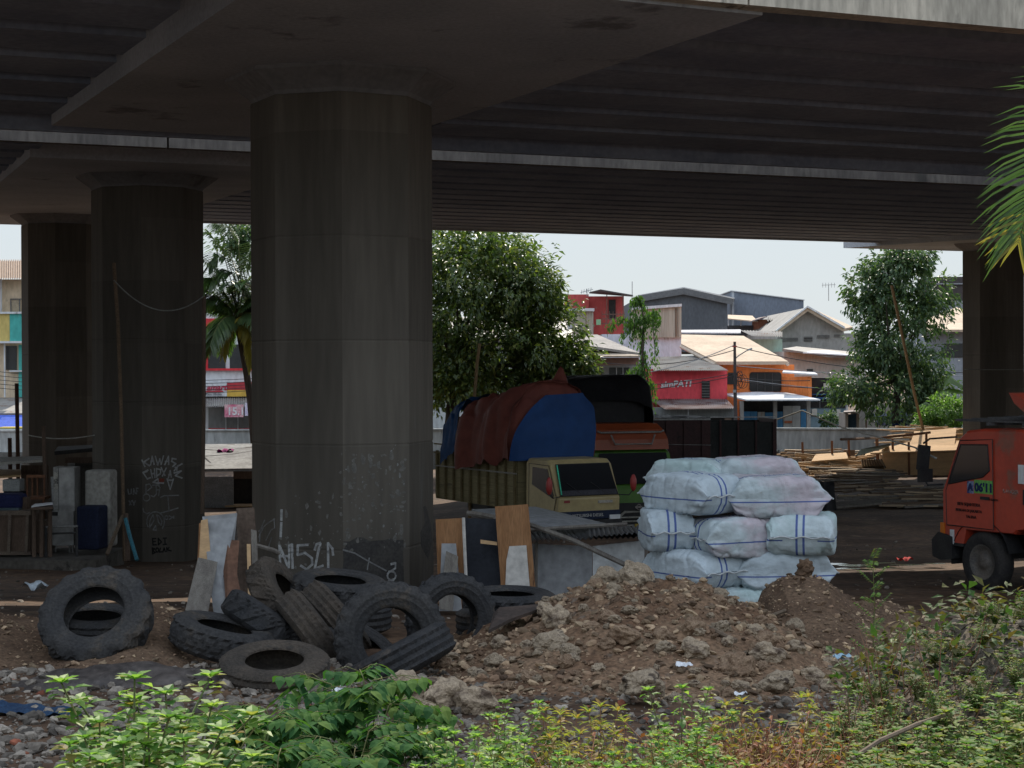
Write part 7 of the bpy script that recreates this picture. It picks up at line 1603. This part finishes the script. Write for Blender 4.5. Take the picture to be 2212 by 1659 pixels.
def weed(kind, u, vt, Y, label, var=0, wide=1.0, group=None, bank=False, rz=None):
    tp = P(u, vt, Y); x = tp.x
    zb = gz(x, Y)
    if bank:
        zb = max(zb, bankz(x, Y))
    h = max(.18, tp.z - zb); key = (kind, var)
    if key not in WPROTO:
        lf, sm = weed_proto(kind, 31 + var * 7 + ord(kind)); lm, st_, nm = KIND[kind]
        r = put(nm); sm.build('stem', st_, r, True); lf.build('foliage', lm, r); WPROTO[key] = r
    else: r = copytree(WPROTO[key])
    r.location = (x, Y, zb - .02); r.scale = (min(h, 1.1) * wide, min(h, 1.1) * wide, h); r.rotation_euler = (0, 0, random.uniform(0, 6.28) if rz is None else rz)
    return tag(r, label, {'B': 'shrub', 'E': 'sapling'}.get(kind, 'weed'), group)
BK = {}
def bankz(x, y):
    if not BK:
        for i in range(81):
            for j in range(47):
                p = MH['bank'](i / 80, j / 46); BK[(round(p.x * 4), round(p.y * 4))] = p.z
    return BK.get((round(x * 4), round(y * 4)), -99)
random.seed(77)
for u, vt, Y, var, lb in ((285, 1455, 7.6, 0, 'tallest pale green leafy weed at the lower left with a top rosette'), (372, 1490, 7.7, 1, 'second tall leafy weed just right of the tallest one at lower left'), (215, 1555, 7.4, 2, 'leafy weed at the left side of the lower left clump'), (330, 1560, 7.2, 0, 'short leafy weed in the middle of the lower left clump'), (405, 1592, 7.1, 1, 'low leafy weed at the right side of the lower left clump'), (185, 1620, 6.9, 2, 'lowest leafy weed at the bottom left of the lower left clump'), (270, 1600, 6.9, 1, 'front leafy weed of the lower left clump at the bottom edge')):
    weed('A', u, vt, Y, lb, var, 1.15, 'leafy weeds at lower left')
for u, vt, Y, var, lb in ((1085, 1512, 9.0, 1, 'upright darker leafy weed left of the yellow sprays'), (985, 1562, 8.2, 0, 'pale leafy weed at the left end of the centre clump'), (1040, 1568, 8.0, 2, 'pale leafy weed second from the left in the centre clump'), (1125, 1580, 7.9, 0, 'pale leafy weed below the upright darker one'), (905, 1632, 7.4, 1, 'low pale leafy weed beside the compound leaf shrub'), (1470, 1478, 9.2, 0, 'tall bright leafy weed at right of centre before the mound'), (1430, 1560, 8.6, 1, 'bright leafy weed left under the tall bright one'), (1510, 1555, 8.6, 2, 'bright leafy weed right under the tall bright one'), (1370, 1596, 8.1, 0, 'low bright leafy weed left in the right of centre clump'), (1545, 1600, 8.1, 1, 'low bright leafy weed next to the red brown tangle'), (1210, 1606, 7.9, 2, 'low leafy weed under the yellow sprays'), (1280, 1630, 7.6, 1, 'bottom edge leafy weed below the yellow sprays'), (1460, 1620, 7.7, 2, 'bottom edge leafy weed in the right of centre clump'), (1060, 1628, 7.5, 0, 'bottom edge leafy weed in the centre clump'), (1330, 1640, 7.4, 0, 'lowest bright leafy weed left of the right of centre clump'), (960, 1630, 7.3, 2, 'front leafy weed left in the centre clump')):
    weed('A', u, vt + (0 if vt < 1520 else 14), Y, lb, var, .78, 'leafy weeds in the centre')
for u, vt, Y, var, lb in ((1170, 1520, 9.2, 0, 'long leaved yellow green spray leaning left'), (1215, 1530, 9.0, 1, 'long leaved yellow green spray in the middle'), (1300, 1512, 9.1, 1, 'orange tipped yellow green spray'), (1345, 1545, 8.9, 0, 'low orange yellow spray right of the orange tipped one'), (1250, 1570, 8.5, 0, 'short yellow green spray below the middle one'), (1600, 1500, 9.6, 1, 'yellow green spray above the red brown tangle'), (1740, 1490, 10.0, 0, 'yellow green spray at the left foot of the weedy bank'), (1560, 1540, 9.3, 1, 'arching yellow spray beside the tall bright weed')):
    weed('Y', u, vt + 8, Y, lb, var, .7, 'yellow green sprays')
for u, vt, Y, w_, lb in ((640, 1500, 10.6, .95, 'dark green compound leaf shrub arching to the left before the tyres'), (800, 1450, 10.8, .8, 'dark compound leaf shrub with one shoot before the slanted tyre'), (760, 1560, 9.8, .95, 'dark compound leaf shrub in the middle at the bottom edge'), (590, 1615, 9.0, .9, 'low dark compound leaf shrub at the left front'), (545, 1540, 9.9, .8, 'dark compound leaf shrub at the left end of the dark group'), (880, 1560, 10.2, .75, 'dark compound leaf shrub at the right side of the dark group')):
    weed('B', u, vt, Y, lb, 0 if w_ > .85 else 1, w_, 'dark compound leaf shrubs')
for u, vt, Y, lb in ((1560, 1575, 8.6, 'red brown dry weed left in the tangle'), (1630, 1560, 9.0, 'red brown dry weed in the middle of the tangle'), (1690, 1545, 9.3, 'taller red brown dry weed with a bare stem'), (1750, 1575, 9.2, 'red brown dry weed at the right of the tangle'), (1600, 1615, 8.0, 'low dry weed at the bottom edge of the tangle'), (1690, 1615, 8.1, 'dry weed under the taller red brown one'), (1420, 1590, 8.8, 'dry weed between the bright leafy weeds'), (1250, 1600, 8.4, 'dry weed behind the low leafy weeds in the centre'), (1780, 1620, 8.4, 'dry weed at the bottom edge right of the tangle'), (1830, 1560, 9.6, 'dry weed at the foot of the weedy bank'), (1500, 1545, 9.6, 'rusty orange dry weed behind the tall bright weed')):
    weed('C', u, vt, Y, lb, 0 if u % 20 else 1, 1.3, 'red brown dry weeds')
for k, (u, vt, Y) in enumerate(((1835, 1480, 10.2), (1890, 1452, 10.4), (1940, 1500, 9.8), (1985, 1440, 10.4), (2030, 1480, 9.7), (2070, 1395, 10.8), (2110, 1440, 9.9), (2150, 1350, 11.0), (2195, 1400, 10.0), (2200, 1330, 11.2), (1860, 1560, 9.2), (1930, 1570, 8.9), (2000, 1560, 8.8), (2080, 1520, 9.0), (2160, 1500, 9.0), (1900, 1620, 8.2), (1990, 1620, 8.0), (2080, 1600, 8.1), (2170, 1590, 8.2), (2215, 1470, 9.3), (1800, 1540, 9.6), (2040, 1640, 7.6), (2140, 1640, 7.6), (2230, 1560, 8.4), (2120, 1380, 10.6), (2020, 1420, 10.7))):
    weed('D', u, vt, Y, 'dull green weed in the dense growth on the right hand bank', k % 3, 1.15, 'weeds on the right hand bank', bank=True)
weed('E', 1885, 1203, 14.6, 'slender young sapling with pale leaflets before the puddle', 0, .75); weed('E', 1965, 1352, 13.2, 'small leafy sprig right of the slender sapling', 0, .9); weed('E', 1935, 1385, 13.0, 'small sprig below the slender sapling', 0, .9)
stick([(2140, 1325, 12), (2140, 1341, 12)], .012, 'short orange peg on the weedy bank', mat('orange peg', (.7, .3, .03)), 'peg', 'peg')
stick([(1840, 1640, 8.2), (1900, 1600, 8.4), (1980, 1565, 8.8), (2040, 1545, 9.0)], .012, 'long bare twig arching through the bank weeds', WOOD, 'twig', 'twig')
# low growth nobody could count
random.seed(91); ug = MB()
for i in range(9000):
    y = random.uniform(7.2, 11.8); u_ = random.uniform(880, 2260); x = (u_ - 1106) / FPX * y
    if u_ < 1500 and y > 9.4: continue
    if noise.noise(Vector((x * 1.3, y * 1.3, 0))) < -.12 and u_ < 1800: continue
    z = max(gz(x, y), bankz(x, y)); p = Vector((x, y, z + random.random() ** 2 * .22)); d = Vector((random.uniform(-1, 1), random.uniform(-1, 1), random.uniform(-.1, .8)))
    ug.leaf(p, d, Vector((0, 0, 1)) + rv(.5), random.uniform(.05, .12), random.uniform(.025, .06), .2, .1)
ug.build('undergrowth', leafmat('mixed undergrowth', [(.03, .07, .02), (.05, .10, .03), (.12, .07, .03), (.05, .09, .03), (.12, .09, .04)], .33, .6, .15), kind='stuff')
gs = MB()
for i in range(2200):
    y = random.uniform(7.4, 10.6); u_ = random.gauss(1640, 150); x = (u_ - 1106) / FPX * y; z = max(gz(x, y), bankz(x, y)); p = Vector((x, y, z)); t_ = p + Vector((random.uniform(-.22, .22), random.uniform(-.2, .2), random.uniform(.15, .5)))
    gs.tube([p, p.lerp(t_, .5) + rv(.04), t_], [.004, .003, .0015], 3, cap=False)
gs.build('dry_stalks', STR, kind='stuff')
